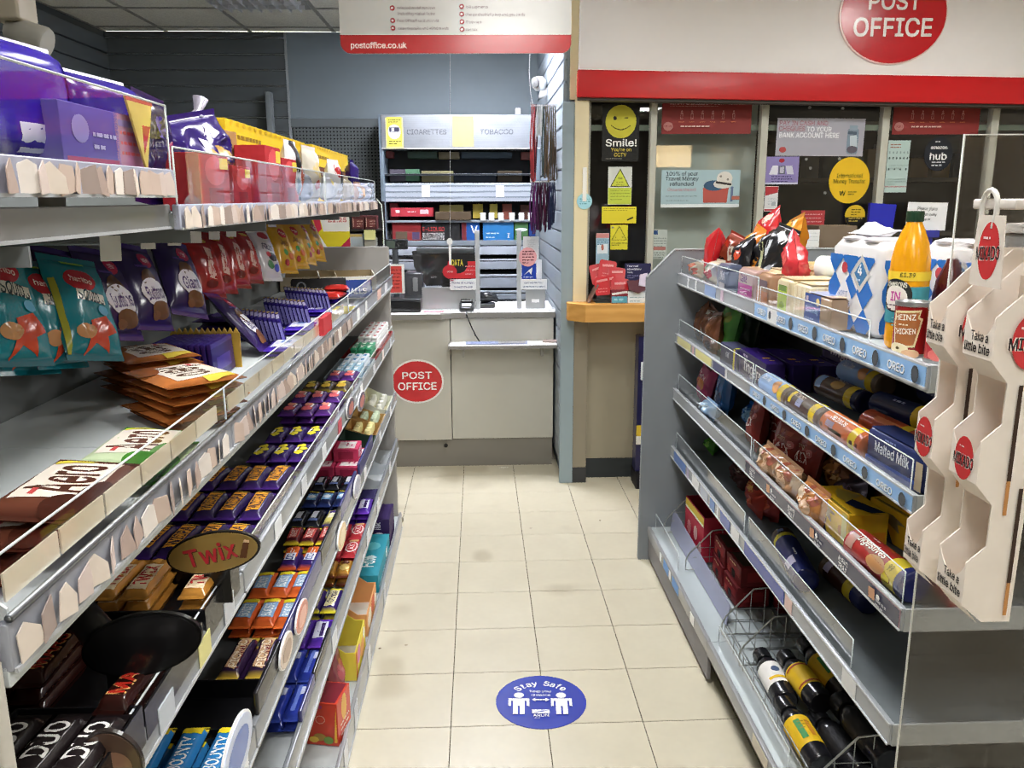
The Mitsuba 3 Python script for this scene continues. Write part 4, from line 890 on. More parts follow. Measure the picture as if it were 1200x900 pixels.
def oreo(M, w, h):
    g = G().box(-w / 2, w / 2, -h / 2, h / 2, -.001, 0, '#8fb9e6')
    n = round(w / .165)
    sp = []
    for i in range(n):
        x = -w / 2 + (i + .5) * w / n
        sp += [('t', 'OREO', x - .02 + .0015, -.0015, h * .42, '#33475f', 0, .068), ('t', 'OREO', x - .02, 0, h * .42, '#f2f5fa', 0, .068), ('e', x + .055, 0, .014, h * .42, '#3c434c'), ('e', x + .055, 0, .010, h * .3, '#474e58')]
    return prints(g, sp).ply('gloss'), M


for lv, (zd, zs0, zs1) in enumerate(((1.262, 1.246, 1.292), (1.016, .997, 1.036), (.77, .748, .797), (.515, .489, .538))):
    for i in (1, 0):
        a, b = RY[i], RY[i + 1] - (.002 if i else 0)
        xf = .835
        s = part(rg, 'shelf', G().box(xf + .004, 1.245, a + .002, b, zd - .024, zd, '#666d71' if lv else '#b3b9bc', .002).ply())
        part(s, 'ticket_strip', G().box(xf, xf + .012, a + .002, b, zs0, zs1, '#999ea4', .002).box(xf - .003, xf, a + .003, b, zs0, zs0 + .004, '#c3c7cb').box(xf - .002, xf, a + .003, b, zs1 - .004, zs1, '#b9bdc2').ply('gloss'))
        zm = (zs0 + zs1) / 2; h = zs1 - zs0 - .006
        if lv < 2 and i == 0:
            pl, M = oreo(RA(xf - .0012, (a + b) / 2, zm), b - a - .012, h)
            part(s, 'brand_strip', pl, M, label='pale blue printed shelf strip')
        if lv == 2 and i == 0:
            w = b - a - .012; g = G().box(-w / 2, w / 2, -h / 2, h / 2, -.001, 0, '#b08a98'); sp = [('r', 0, -.001, w - .004, h - .006, '#3d4056')]
            for q in range(6):
                x = -w / 2 + .07 + q * w / 6
                sp += ([('t', 'ALWAYS', x, .007, .011, '#e8e8ee', 0, .05), ('t', 'TRULY', x, -.008, .012, '#e8e8ee', 0, .045)] if q % 2 == 0 else [('r', x - .02, .0, .028, .024, '#c08a66', 8), ('e', x + .008, .004, .008, .006, '#d8d8dc'), ('n', 2, x + .02, -.004, .04, .011, .006, '#9a9cac')])
            part(s, 'brand_strip', prints(g, sp).ply('gloss'), RA(xf - .0012, (a + b) / 2, zm), label='navy printed shelf strip with a pink edge')
        T = {(0, 1): [(3.30, .02, '#e8eaee'), (3.18, .02, '#e6e8ea'), (2.98, .14, '#8da6d2'), (2.83, .03, '#c9b3c4')],
             (0, 0): [(2.33, .075, '#e3e6ea')],
             (1, 1): [(3.33, .22, '#dcd69a'), (3.18, .02, '#cfa9ae'), (3.03, .22, '#dcd592'), (2.82, .15, '#4a4f78'), (2.735, .02, '#d4d6dc')],
             (3, 1): [(3.32, .2, '#5f7fc0'), (3.18, .03, '#b0a8c0'), (3.06, .1, '#e4e6ea'), (2.93, .1, '#a4aec2'), (2.82, .06, '#4f7fc4'), (2.75, .02, '#e2e4ea'), (2.66, .11, '#4a5fa8'), (2.545, .08, '#dfe2e6')],
             (3, 0): [(2.27, .35, '#3f4fa0'), (2.06, .05, '#d8b8b4'), (1.68, .07, '#d4d6d8')], (2, 1): []}.get((lv, i), [])
        for y, w, c in T:
            part(s, 'price_ticket', G().box(-w / 2, w / 2, -h / 2 + .001, h / 2 - .001, 0, .0013, c).ply('gloss'), RA(xf - .001, y, zm))
        if lv == 0: riser(s, a + .01 if i else 1.76, b - .01, xf + .012, zs1 - .01, zs1 + (.07 if i else .045))
        if lv == 1: riser(s, a + .01 if i else 1.53, b - .01, xf + .012, zs1 - .01, zs1 + .06)
        if lv == 2: riser(s, a + .01 if i else 1.53, b - .01, xf + .02, zs1 - .01, zs1 + .062)
        if lv == 3: riser(s, a + .03 if i else 1.72, b - .01, xf + .02, zs1 - .01, zs1 + .062)
    part(s, 'end_bracket', sheet(xf + .006, 1.2, a - .001, a + .004, zs0, zs1, '#a2a6a8'))
for i in (1, 0):
    a, b = RY[i], RY[i + 1] - .002
    s = part(rg, 'base_shelf', G().box(.755, 1.245, a, b, .135, .158, '#aab3b6', .002).ply())
    part(s, 'ticket_strip', G().box(.742, .757, a, b, .115, .162, '#8f9194', .003).ply('gloss'))
    part(s, 'kick_plate', sheet(.748 if i else .80, .76 if i else .812, a, b, .02, .118, '#807f82' if i else '#4a4a4a'))  # near bay is open below: its darker recessed sheet stands for shade
    for y, w, c in ([(3.2, .03, '#e6e8ea'), (3.1, .09, '#6f9bd0'), (3.03, .03, '#e8eaee'), (2.94, .1, '#6f9bd0'), (2.68, .05, '#ececec')] if i else [(1.95, .12, '#c9c0b0')]):
        part(s, 'price_ticket', G().box(-w / 2, w / 2, -.018, .018, 0, .0013, c).ply(), RA(.7412, y, .139))
    riser(s, a + (.55 if i else .35), b - .02, .775, .158, .228, 'dusty_acrylic')
    if i: part(s, 'divider_plate', G().add(*prism([(0, 0), (.85, 0), (.85, .075), (0, .095)], -.002, .001), '#8f92ae').ply('gloss'), RA(.835, 3.44, .162, rx=-8), label='lilac grey upright plate')
# ------------------------------------------------------------------ packets: bars, bags, cartons, rolls
def pillow(w, h, t, base, sp=(), p=2.6, q=3.0, sx=0.0, sy=.012, lump=.0, seed=0, nx=12, ny=14, back=None, ends=None, bsdf='gloss', pinch=.05, a=.5, b=.6, bands=()):
    """A film packet about its centre: width x, height y, thickness z; crimped seams of sx / sy at the ends; print on the front."""
    base = lin(base)
    ox, oy = 13.7 * seed + .3, 7.1 * seed
    def prof(x, y):
        u = np.clip(np.abs(x) / (w / 2 - sx), 0, 1); v = np.clip(np.abs(y) / (h / 2 - sy), 0, 1)
        f = (1 - u ** p) ** a * (1 - v ** q) ** b
        if lump:
            n1 = meshkit.noise(np.stack([x / w * 3.2 + ox, y / h * 4 + oy, 0 * x], -1)) - .5
            n2 = meshkit.noise(np.stack([x / w * 9 + ox, y / h * 7 + oy, 0 * x + 5], -1)) - .5
            n3 = meshkit.noise(np.stack([(x + .6 * y) / w * 6 + oy, (y - .5 * x) / h * 5 + ox, 0 * x + 9], -1))
            f = f * np.maximum(.12, 1 + lump * (1.5 * n1 + .8 * n2 + .9 * (.35 - np.abs(2 * n3 - 1))))
        return f
    if lump >= .15 and nx == 12: nx, ny = 18, 22
    X = np.linspace(-1, 1, nx + 1); X = np.sign(X) * np.abs(X) ** .8 * w / 2
    Y = np.linspace(-1, 1, ny + 1); Y = np.sign(Y) * np.abs(Y) ** .8 * h / 2
    if sx: X = np.unique(np.concatenate([X, [-(w / 2 - sx), w / 2 - sx]]))
    if sy: Y = np.unique(np.concatenate([Y, [-(h / 2 - sy), h / 2 - sy]]))
    gx, gy = np.meshgrid(X, Y); gx, gy = gx.ravel(), gy.ravel()
    m, n = len(X), len(Y)
    i = (np.arange(n - 1)[:, None] * m + np.arange(m - 1)).ravel(); F = np.stack([i, i + 1, i + m + 1, i + m], 1)
    f = prof(gx, gy); e = .0006
    xx = gx * (1 - pinch * f); yy = gy * (1 - .5 * pinch * f)
    col = np.tile(base, (len(gx), 1))
    for k, lo, hi, c in bands:
        s = (gx / w if k == 'x' else gy / h) + .5
        col[(s >= lo - 1e-6) & (s <= hi + 1e-6)] = lin(c)
    if ends is not None:
        if sx: col[np.abs(gx) > w / 2 - sx - 1e-6] = lin(ends)
        if sy: col[np.abs(gy) > h / 2 - sy - 1e-6] = lin(ends)
    g = G().add(np.stack([xx, yy, e + t / 2 * f], 1), F, col)
    bc = col if back is None else np.tile(lin(back), (len(gx), 1))
    g.add(np.stack([xx, yy, -e - t / 2 * f], 1), F[:, ::-1], bc)
    def surf(P, off):
        x, y = np.clip(P[:, 0], -w / 2, w / 2), np.clip(P[:, 1], -h / 2, h / 2); f = prof(x, y)
        return np.stack([x * (1 - pinch * f), y * (1 - .5 * pinch * f), e + t / 2 * f + off], 1)
    sp = [(s[0], s[1], s[2] * w, s[3] * h, s[4] * h, *s[5:]) if s[0] == 't' else (s[0], s[1] * w, s[2] * h, s[3] * w, s[4] * h, *s[5:]) if s[0] in 'er' else s for s in sp]
    sp = [(*s[:7], s[7] * w) if s[0] == 't' and len(s) > 7 and s[7] else s for s in sp]
    prints(g, sp, surf, seg=min(w, h) / 9, off0=.0006)
    return g.ply(bsdf)


def barp(L, w, t, base, sp, ends=None, bands=(), bsdf='gloss'):
    return pillow(L, w, t, base, sp, p=14, q=5, sx=.011, sy=0, nx=14, ny=8, ends=ends, bands=bands, pinch=.02, bsdf=bsdf, a=.5, b=.5, lump=.16, seed=int(L * 1e4) % 17 + len(base) + len(sp))


def carton(w, h, d, c, front=(), top=(), side=(), ch=.0015, bsdf='paint', faces=None):
    """Closed box standing on y = 0, front at z = 0 and body behind it; print given in fractions of each face."""
    g = G().box(-w / 2, w / 2, 0, h, -d, 0, c, ch)
    def sc(sp, a, b):
        o = []
        for s in sp:
            if s[0] == 't': o.append((s[0], s[1], s[2] * a, s[3] * b, s[4] * b, s[5], s[6] if len(s) > 6 else 0, s[7] * a if len(s) > 7 else None))
            elif s[0] == 'n': o.append((s[0], s[1], s[2] * a, s[3] * b, s[4] * a, s[5] * b, s[6] * b, s[7]))
            elif s[0] == 'p': o.append((s[0], [(x * a, y * b) for x, y in s[1]], s[2]))
            else: o.append((s[0], s[1] * a, s[2] * b, s[3] * a, s[4] * b, *s[5:]))
        return o
    prints(g, sc(front, w, h), M=Tm(0, h / 2, 0)); prints(g, sc(top, w, d), M=Fr((0, h, -d / 2), _X, -_Z, _Y))
    for sg in (-1, 1): prints(g, sc(side, d, h), M=Fr((sg * w / 2, h / 2, -d / 2), (0, 0, -sg), _Y, (sg, 0, 0)))
    return g.ply(bsdf)


def tray(w, h, d, c, inner=None, hf=None, th=.003, front=(), bsdf='paint', back=None):
    """Open-topped tray or display carton: front wall hf high, sides slope up to h at the back."""
    hf = h if hf is None else hf; inner = inner or c; g = G()
    g.box(-w / 2, w / 2, 0, th, -d, 0, inner); g.box(-w / 2, w / 2, 0, h, -d, -d + th, inner); g.box(-w / 2, w / 2, 0, hf, -th, 0, c)
    for s in (-1, 1):
        g.add(*prism([(0, 0), (d, 0), (d, h), (d * .25, hf), (0, hf)], 0, th), c, Fr((s * w / 2 - (th if s > 0 else 0), 0, 0), -_Z, _Y, _X))
    prints(g, [(s[0], s[1], s[2] * w, s[3] * hf, s[4] * hf, *s[5:6], 0, s[7] * w if len(s) > 7 else None) if s[0] == 't' else (s[0], s[1] * w, s[2] * hf, s[3] * w, s[4] * hf, *s[5:]) for s in front], M=Tm(0, hf / 2, 0))
    return g.ply(bsdf)


def roll(L, r, bands, sp=(), crimp=True, bsdf='gloss', n=22, ang=60):
    """Biscuit roll along x: bands = [(x fraction end, colour)]; print seen at ang degrees above the front."""
    xs = [0]; cols = []
    for e, c in bands: xs.append(e); cols.append(c)
    g = G(); x0 = -L / 2
    for i, c in enumerate(cols):
        a, b = x0 + xs[i] * L, x0 + xs[i + 1] * L
        v, f, _ = lathe([(r, a), (r * 1.004, (a + b) / 2), (r, b)], n, 99)
        g.add(v[:, [1, 0, 2]], f[:, ::-1], c)
    for s, c in ((-1, cols[0]), (1, cols[-1])):
        pr = [(r, s * L / 2), (r * .93, s * (L / 2 + r * .12)), (r * .55, s * (L / 2 + r * .16)), (r * .2, s * (L / 2 + r * .05)), (0, s * (L / 2 + r * .1))]
        v, f, _ = lathe(pr, n, 99)
        if crimp:
            rad = np.hypot(v[:, 0], v[:, 2]); k = np.arctan2(v[:, 2], v[:, 0])
            v[:, 1] += .04 * r * np.sin(9 * k) * np.clip(1 - np.abs(rad / r - .6) / .4, 0, 1)
        g.add(v[:, [1, 0, 2]], f if s < 0 else f[:, ::-1], c)
    A = math.radians(ang)
    def surf(P, off):
        th = A + P[:, 1] / r
        return np.stack([P[:, 0], (r * 1.004 + off) * np.sin(th), (r * 1.004 + off) * np.cos(th)], 1)
    sp = [(s[0], s[1], s[2] * L, s[3] * r, s[4] * r, s[5], 0, s[7] * L if len(s) > 7 else None) if s[0] == 't' else (s[0], s[1], s[2] * L, s[3] * r, s[4] * L, s[5] * r, s[6] * r, s[7]) if s[0] == 'n' else (s[0], s[1] * L, s[2] * r, s[3] * L, s[4] * r, *s[5:]) for s in sp]
    prints(g, sp, surf, seg=r / 3, off0=.0006)
    return g.ply(bsdf)


def grid_of(name, lab, cat, ply, frame, Y, X, Z, stack=1, dz=.0, jit=.0025, seed=0, rot=2.5, group=None, where='', rows_word='row', y_names=None, alt=None):
    """Alike packets laid out along Y (rows away from the camera) and X (columns in from the aisle), stacked upward; only the top one of a stack sits askew."""
    r = random.Random(seed)
    for i, y in enumerate(Y):
        for j, x in enumerate(X):
            for k in range(stack):
                w = []
                if len(X) > 1: w.append(f'{ORD[j]} from aisle')
                if len(Y) > 1: w.append(f'{(["nearest"] + ORD[1:])[i]} {rows_word}')
                if stack > 1: w.append('top' if k == stack - 1 else 'bottom' if k == 0 else f'{ORD[k]} up')
                l = lab + (', ' + ', '.join(w) if w else '') + where
                a = r.uniform(-rot, rot)
                M = frame(x + r.uniform(-jit, jit) * .4, y + r.uniform(-jit, jit), Z + dz * k, rz=a)
                solo(name, l, cat, (alt or {}).get((i, j), ply), M, group)
# ------------------------------------------------------------------ left gondola: bars on the three lower shelves
D3, D4, D5, D6, D1, D0 = .973, .656, .413, .071, 1.213, 1.579
BT = .021
GOLD, PUR = '#d99a3a', '#2b1a52'
bars = {
 'wispa': barp(.142, .040, BT, '#241648', [('r', 0, .02, .66, .60, '#d8942f'), ('t', 'WISPA', 0, .02, .5, '#2a1430', 0, .56), ('r', .40, 0, .1, .7, '#caa23c')], ends='#3a1f6a'),
 'duo': barp(.15, .04, BT, '#1a1416', [('t', 'DUO', .1, .0, .62, '#d8d6d4', 0, .42), ('e', -.34, 0, .1, .38, '#c9c9da'), ('e', -.34, 0, .075, .3, '#2a3a8a'), ('r', -.34, .0, .1, .12, '#b8323a')], ends='#100c0e'),
 'mars': barp(.14, .036, BT, '#2a0d0a', [('t', 'MARS', -.02, 0, .62, '#e0b070', 0, .62), ('t', 'MARS', -.02, 0.01, .52, '#b02a20', 0, .6)], ends='#1c0806'),
 'twix': barp(.14, .038, BT, '#b98038', [('r', -.08, 0, .6, .74, '#e6d2b0'), ('t', 'TWIX', -.08, 0, .56, '#b8242a', 0, .5), ('r', .32, 0, .16, .3, '#d8a050')], ends='#9a6a2c'),
 'star': barp(.13, .042, BT, '#2c1c56', [('e', -.2, .05, .12, .26, '#d8c838'), ('e', .02, -.1, .1, .24, '#e2d24a'), ('e', .22, .1, .1, .26, '#d8c838'), ('r', -.02, .25, .3, .14, '#e8e4f0')], ends='#4a2a80'),
 'pink': barp(.13, .044, BT, '#452463', [('e', -.12, 0, .2, .34, '#d0606a'), ('e', .2, .05, .13, .28, '#d88a7a'), ('r', .1, -.22, .3, .14, '#e8e0ec')], ends='#5a2f86'),
 'gold': barp(.13, .044, BT, '#3b3020', [('e', -.12, 0, .2, .34, '#c8a63a'), ('e', .2, .05, .13, .28, '#d8c05a')], ends='#8a7a2a'),
 'bounty': barp(.15, .042, .026, '#2f7fc0', [('t', 'BOUNTY', -.08, 0, .5, '#f0f4f8', 0, .6), ('r', .36, 0, .16, .8, '#ecd42f')], ends='#e4cc30'),
 'picnic': barp(.16, .042, BT, '#2a1838', [('p', [(-.058, -.009), (.062, -.012), (.065, .010), (-.05, .013)], '#c9a27c'), ('t', 'PICNIC', 0, 0, .5, '#7a2630', 4, .66), ('t', 'PICNIC', 0, .02, .42, '#e9dcc4', 4, .64)], ends='#b89a3a'),
 'boost': barp(.135, .046, BT, '#c9592a', [('r', -.02, 0, .5, .74, '#8fb0d4'), ('t', 'BOOST', -.02, 0, .46, '#f2f2f2', 0, .42), ('r', .33, 0, .18, .8, '#ecd838')], ends='#d86a30'),
 'decker': barp(.14, .044, BT, '#362066', [('r', .15, 0, .5, .76, '#d9652f'), ('r', -.08, .0, .3, .6, '#dfe2ee'), ('t', 'DD', -.08, 0, .4, '#3a4a9a'), ('n', 2, .018, .003, .04, .008, .003, '#f0e6e0')], ends='#c9582a'),
 'boostred': barp(.12, .04, BT, '#5a2028', [('r', 0, 0, .56, .7, '#c04a48'), ('t', 'BOOST', 0, 0, .42, '#f0d8d0', 0, .46), ('r', .38, 0, .1, .7, '#e6cc3a')], ends='#e2c838'),
 'blue': barp(.13, .042, BT, '#1c2348', [('r', 0, 0, .4, .7, '#6d9ac8'), ('e', 0, 0, .12, .28, '#dce8f2'), ('r', .36, 0, .14, .7, '#e0cc40')], ends='#2a3a78'),
 'black': barp(.13, .042, BT, '#15161c', [('r', .05, .05, .4, .4, '#c8ccd6'), ('r', -.25, 0, .14, .6, '#5a6a9a')], ends='#2a2c36'),
 'lemon': barp(.12, .042, BT, '#dcd27a', [('r', 0, 0, .4, .6, '#f2eed0'), ('r', .2, .1, .15, .4, '#4a3a7a')], ends='#3a2a6a'),
 'crunch': barp(.15, .044, .024, '#3a2a70', [('r', 0, 0, .7, .66, '#e4dcae'), ('t', 'Crunch', 0, 0, .44, '#3a2a60', 0, .44), ('r', .37, 0, .13, .8, '#e8dc3c')], ends='#e0d23a'),
 'dairy': barp(.15, .05, .022, '#4b2a98', [('r', .02, 0, .62, .7, '#cfd0e6'), ('r', .0, -.1, .5, .2, '#3a2a60'), ('r', .36, .0, .12, .8, '#6a3ac0')], ends='#6a3ab8'),
 'royal': barp(.15, .042, .024, '#27389c', [('r', 0, .1, .7, .24, '#6a80d4'), ('r', .2, -.15, .2, .3, '#c8d0ee')], ends='#32449e'),
 'honey': barp(.12, .046, .026, '#c9923c', [('e', -.1, 0, .2, .34, '#e8c878'), ('e', .2, 0, .1, .3, '#6a3a28')], ends='#7a3f2a', bsdf='foil'),
 'kit': barp(.14, .052, .022, '#b8323a', [('e', -.05, .02, .3, .4, '#e4c8c8'), ('e', -.05, .02, .24, .3, '#c04048'), ('t', 'KK', -.05, .02, .34, '#f4e8e8', 0, .26), ('r', .33, 0, .16, .6, '#d8a878')], ends='#c8404a'),
}
nm = 'chocolate_bar'
def rowset(kind, Y, X, Z, lab, stack=2, seed=1, t=BT, name=nm, cat='chocolate bar', rot=2.5, where='', n=''):
    grid_of(name, lab, cat, bars[kind], LF, Y, X, Z + t / 2 + .001, stack, t * .98, seed=seed, rot=rot, group=n or lab, where=where)
s3, s4, s5 = ', third shelf', ', fourth shelf', ', fifth shelf'
rowset('duo', [.79], [-.425, -.468, -.512], D3, 'black bar with big grey lettering at the near end', 3, 3)
rowset('mars', [.99], [-.555, -.60], D3, 'brown bar with red lettering left of the black oval', 3, 4)
rowset('mars', [.93], [-.427], D3, 'brown bar with red lettering right of the black oval', 3, 5)
rowset('twix', [1.215], [-.43, -.515, -.56], D3, 'gold bar with red lettering around the gold oval', 3, 6)
rowset('wispa', [1.36, 1.525, 1.69], [-.428, -.472, -.516, -.56], D3, 'dark purple bar with long orange panel', 3, 7)
rowset('star', [1.93, 2.09], [-.428, -.474, -.52], D3, 'purple bar with yellow blobs' + s3, 2, 8)
rowset('pink', [2.27, 2.42], [-.43, -.478, -.526], D3, 'purple bar with pink medallion' + s3, 3, 9)
rowset('gold', [2.555], [-.43, -.478, -.526], D3, 'olive gold bar behind the pink ones', 3, 10)
rowset('pink', [2.72], [-.43, -.478], D3, 'purple bar with pink medallion behind the olive gold ones', 3, 11)
rowset('bounty', [1.24], [-.44, -.50, -.555], D4, 'bright blue bar with white lettering and yellow tip' + s4, 2, 12, .026)
rowset('picnic', [1.555], [-.445, -.497], D4, 'dark purple bar with long cream splash' + s4, 2, 13)
rowset('boost', [1.74, 1.885], [-.435, -.482, -.53], D4, 'orange bar with blue panel and yellow tip' + s4, 2, 14)
rowset('decker', [2.035], [-.445, -.495], D4, 'purple and orange bar with a pale panel' + s4, 2, 15)
rowset('boostred', [2.18], [-.43, -.474, -.518], D4, 'short brown red bar' + s4, 2, 16)
rowset('lemon', [2.31], [-.435], D4, 'pale yellow bar beside the short red bars', 2, 17)
rowset('black', [2.31], [-.485, -.53], D4, 'black bar behind the short red bars', 2, 18)
rowset('blue', [2.47], [-.432, -.478, -.524], D4, 'dark bar with light blue panel' + s4, 2, 19)
rowset('black', [2.62], [-.432, -.478, -.524], D4, 'black bar with silver flash' + s4, 2, 20)
rowset('royal', [1.76, 1.92], [-.432, -.478], D5, 'plain royal blue bar' + s5, 2, 21, .024)
rowset('dairy', [2.085], [-.44, -.495], D5, 'violet bar with pale panel' + s5, 2, 22, .022)
rowset('crunch', [2.265], [-.44, -.488], D5, 'purple bar with cream panel and yellow tip' + s5, 2, 23, .024)
rowset('honey', [2.47], [-.435, -.485], D5, 'gold foil bar' + s5, 2, 24, .026)
rowset('kit', [2.64, 2.79], [-.438, -.494], D5, 'red bar with white oval' + s5, 2, 25, .022)
rowset('dairy', [2.98], [-.44, -.495, -.55], D5, 'purple bar with white top behind the red ones' + s5, 3, 26, .022)
# black plastic bar trays and emblem plates
def bar_tray(lab, y0, y1, x0, x1, z, h=.035, c='#121215'):
    g = G(); g.box(x1, x0, y0, y1, z, z + .002, c)
    for b in ((x1, x0, y0, y0 + .003), (x1, x0, y1 - .003, y1), (x1, x1 + .003, y0, y1), (x0 - .003, x0, y0, y1)): g.box(*b, z, z + h, c)
    solo('bar_tray', lab, 'display tray', g.ply('gloss'))
bar_tray('black bar tray at the near end of the third shelf', .70, .885, -.54, -.402, D3 + .0005, .05)
bar_tray('black bar tray under the black oval', .89, 1.10, -.64, -.402, D3 + .0005, .04)
bar_tray('black bar tray under the gold oval', 1.115, 1.285, -.60, -.402, D3 + .0005, .05)
bar_tray('empty black bar tray below the black oval', 1.31, 1.465, -.60, -.412, D4 + .0005, .04)
bar_tray('black bar tray of blue bars on the fourth shelf', 1.14, 1.30, -.60, -.412, D4 + .0005, .03)
def emblem(lab, px, py, x, w, h, c, sp, ring, rz, ry=0, rx=0, th=.006, frame=CA):
    p = at(px, py, X=x)
    k = thing('shelf_emblem', lab, 'shelf sign')
    g = G().add(*prism(ell(w / 2, h / 2, 40), -th, 0), ring).add(*prism(ell(w / 2 * .95, h / 2 * .92, 40), -th, .0012), c)
    prints(g, sp(w, h), off0=.0018)
    M = frame(p[0], p[1], p[2], rz=rz) @ Rm(rx=rx, ry=ry)
    part(k, 'plate', g.ply('gloss'), M)
    return k, p
tw = lambda w, h: [('t', 'Twix', -w * .03 + .0015, -.0015, h * .40, '#5a3a2a', 3, w * .55), ('t', 'Twix', -w * .03, 0, h * .40, '#b03238', 3, w * .55), ('p', [(w * .26, -h * .22), (w * .33, -h * .25), (w * .40, h * .1), (w * .34, h * .14)], '#5a3620'), ('p', [(w * .34, h * .14), (w * .40, h * .1), (w * .41, h * .16), (w * .36, h * .2)], '#d8b890')]
k, p = emblem('gold oval shelf sign with red lettering', 250, 648, -.405, .143, .066, '#8d7340', tw, '#1a1714', 10)
part(k, 'stem', G().box(p[0] - .02, p[0] + .02, p[1] + .008, p[1] + .012, D3 + .02, p[2] - .01, '#141414').ply('gloss'))
k, p = emblem('large plain black oval shelf sign below the gold one', 166, 756, -.412, .148, .080, '#0e0e10', lambda w, h: [], '#050506', 13)
part(k, 'stem', G().box(p[0] - .05, p[0] + .0, p[1] + .008, p[1] + .014, D3 + .02, p[2] - .005, '#0e0e10').ply('gloss'))
part(k, 'arm', G().tube([(p[0] - .05, p[1] + .012, p[2]), (p[0] - .12, p[1] + .10, p[2] - .005), (p[0] - .19, p[1] + .16, p[2] - .01)], .022, '#0e0e10', 8).ply('gloss'), label='black curved tray arm')
k, p = emblem('small brown oval shelf sign at the lower left corner', 131, 892, -.40, .062, .075, '#4a382e', lambda w, h: [('e', 0, -h * .1, w * .3, h * .25, '#7a5a48')], '#2a2422', 25)
part(k, 'stem', G().box(p[0] - .012, p[0] + .012, p[1] + .008, p[1] + .012, D3, p[2], '#2a2422').ply('gloss'))
for px, py, x, w, h, c, c2, lab in ((279, 880, -.400, .17, .10, '#b9c4dc', '#5a72b4', 'pale blue oval emblem on the front of the fourth shelf'), (336, 762, -.400, .11, .062, '#c9b8aa', '#a58a7a', 'cream oval emblem on the front of the fourth shelf below the purple bars'),
                                 (354, 722, -.400, .12, .06, '#c07a6a', '#d8a090', 'salmon oval emblem on the front of the fourth shelf'), (401, 628, -.400, .14, .07, '#d3b98c', '#e0cca4', 'sand coloured oval emblem hanging in front of the gold foil bars'),
                                 (419, 570, -.400, .14, .065, '#a9adc0', '#8f94b0', 'grey oval emblem on the front beside the white and purple bars'), (424, 470, -.400, .16, .06, '#4a3a5c', '#b05a5a', 'purple oval emblem with red fruit on the front of the third shelf'), (411, 478, -.4, .14, .06, '#3f3050', '#b0605a', 'nearer purple oval emblem with red fruit on the front of the third shelf')):
    k, p = emblem(lab, px, py, x + .0065, w, h, c, lambda w, h: [('e', 0, 0, w * .34, h * .3, c2)], '#e4e4e6', 0, th=.004, frame=LA)

# gum and mint packs in clear trays at the far end of the third shelf
gum = {c: G().box(-.038, .038, -.012, .012, -.006, .006, c, .003) for c in ('#e9ecec', '#2f8a62', '#c9d6e2', '#8fb2c8')}
for c, g in gum.items(): prints(g, [('r', -.005, 0, .03, .012, {'#e9ecec': '#b23a42', '#2f8a62': '#d8ece0', '#c9d6e2': '#3f78a8', '#8fb2c8': '#e8eef4'}[c]), ('r', .026, 0, .01, .02, '#d0d4d4')], off0=.0063)
gp = {c: g.ply('gloss') for c, g in gum.items()}
for c, Y, lab, st in (('#8fb2c8', (2.86, 2.94), 'pale blue gum pack', 4), ('#c9d6e2', (3.03, 3.11), 'white and blue gum pack', 4), ('#2f8a62', (3.22, 3.30), 'green gum pack', 5), ('#e9ecec', (3.42, 3.51, 3.60, 3.69, 3.78), 'white gum pack at the far end', 6)):
    grid_of('gum_pack', lab, 'chewing gum', gp[c], LF, Y, (-.43, -.458, -.486), D3 + .010, st, .0122, seed=31, rot=1.5, group=lab)
for y0, y1, lab, c in ((2.80, 2.99, 'clear tray of pale blue gum packs', '#9aa6ae'), (3.00, 3.16, 'clear tray of white and blue gum packs', '#9aa6ae'), (3.17, 3.36, 'dark red tray of green gum packs', '#7a2228'), (3.37, 3.83, 'dark red tray of white gum packs', '#8a262c')):
    bar_tray(lab, y0, y1, -.53, -.404, D3 + .0005, .03, c)
# cartons at the far end of the third and fourth shelves
pinkc = carton(.11, .045, .085, '#d0406a', [('r', 0, 0, .7, .6, '#f0c8d4'), ('t', 'LOVE', 0, 0, .3, '#c02a5a', 0, .5)], [('r', 0, 0, .76, .7, '#f2dbe2'), ('e', -.2, .1, .14, .22, '#fafafa'), ('e', .2, -.1, .14, .22, '#fafafa'), ('n', 2, .0, .0, .3, .2, .07, '#b8406a')], [('r', 0, 0, .6, .6, '#a8284c')])
for i, (y, x, z) in enumerate(((2.80, -.415, 0), (2.80, -.505, 0), (2.92, -.412, 0), (2.92, -.505, 0), (2.86, -.43, .046), (2.87, -.52, .046))):
    solo('pink_box', ('nearest front pink sweet box', 'nearest rear pink sweet box', 'second front pink sweet box', 'second rear pink sweet box', 'front pink sweet box on top of the others', 'rear pink sweet box on top of the others')[i] + ' on the fourth shelf', 'sweet box', pinkc, LA(x, y, D4 + z + .001, ry=(i * 7) % 5 - 2), 'pink sweet boxes on the fourth shelf')
def disp(lab, y, w, x, z, h, d, c, inner, hf, front=(), fill=None, nfill=0, what=None):
    M = LA(x, y, z + .0006)
    solo('display_carton', lab, 'display carton', tray(w, h, d, c, inner, hf, front=front), M)
    if fill:
        r = random.Random(int(y * 100))
        for i in range(nfill):
            xx = -w * .36 + w * .72 * (i % 4) / 3; zz = -d * (.3 + .4 * (i // 4))
            solo('sweet_tube', f'{ORD[i]} {what}', 'sweets', fill, M @ Tm(xx, hf * .55, zz) @ Rm(ry=r.uniform(-8, 8)), what)
egg = lambda c: G().add(*lathe([(0, 0), (.012, .001), (.0145, .01), (.0145, .03), (.012, .036), (0, .038)], 14)[:2], c).ply('gloss')
disp('dark green display carton on the fourth shelf', 3.06, .13, -.406, D4, .075, .12, '#23362c', '#26382f', .05)
disp('kraft display carton of cream sweets on the fourth shelf', 3.22, .15, -.406, D4, .075, .12, '#b58d52', '#b08a50', .045, fill=egg('#ece3a4'), nfill=8, what='cream sweet tube in the nearer kraft carton')
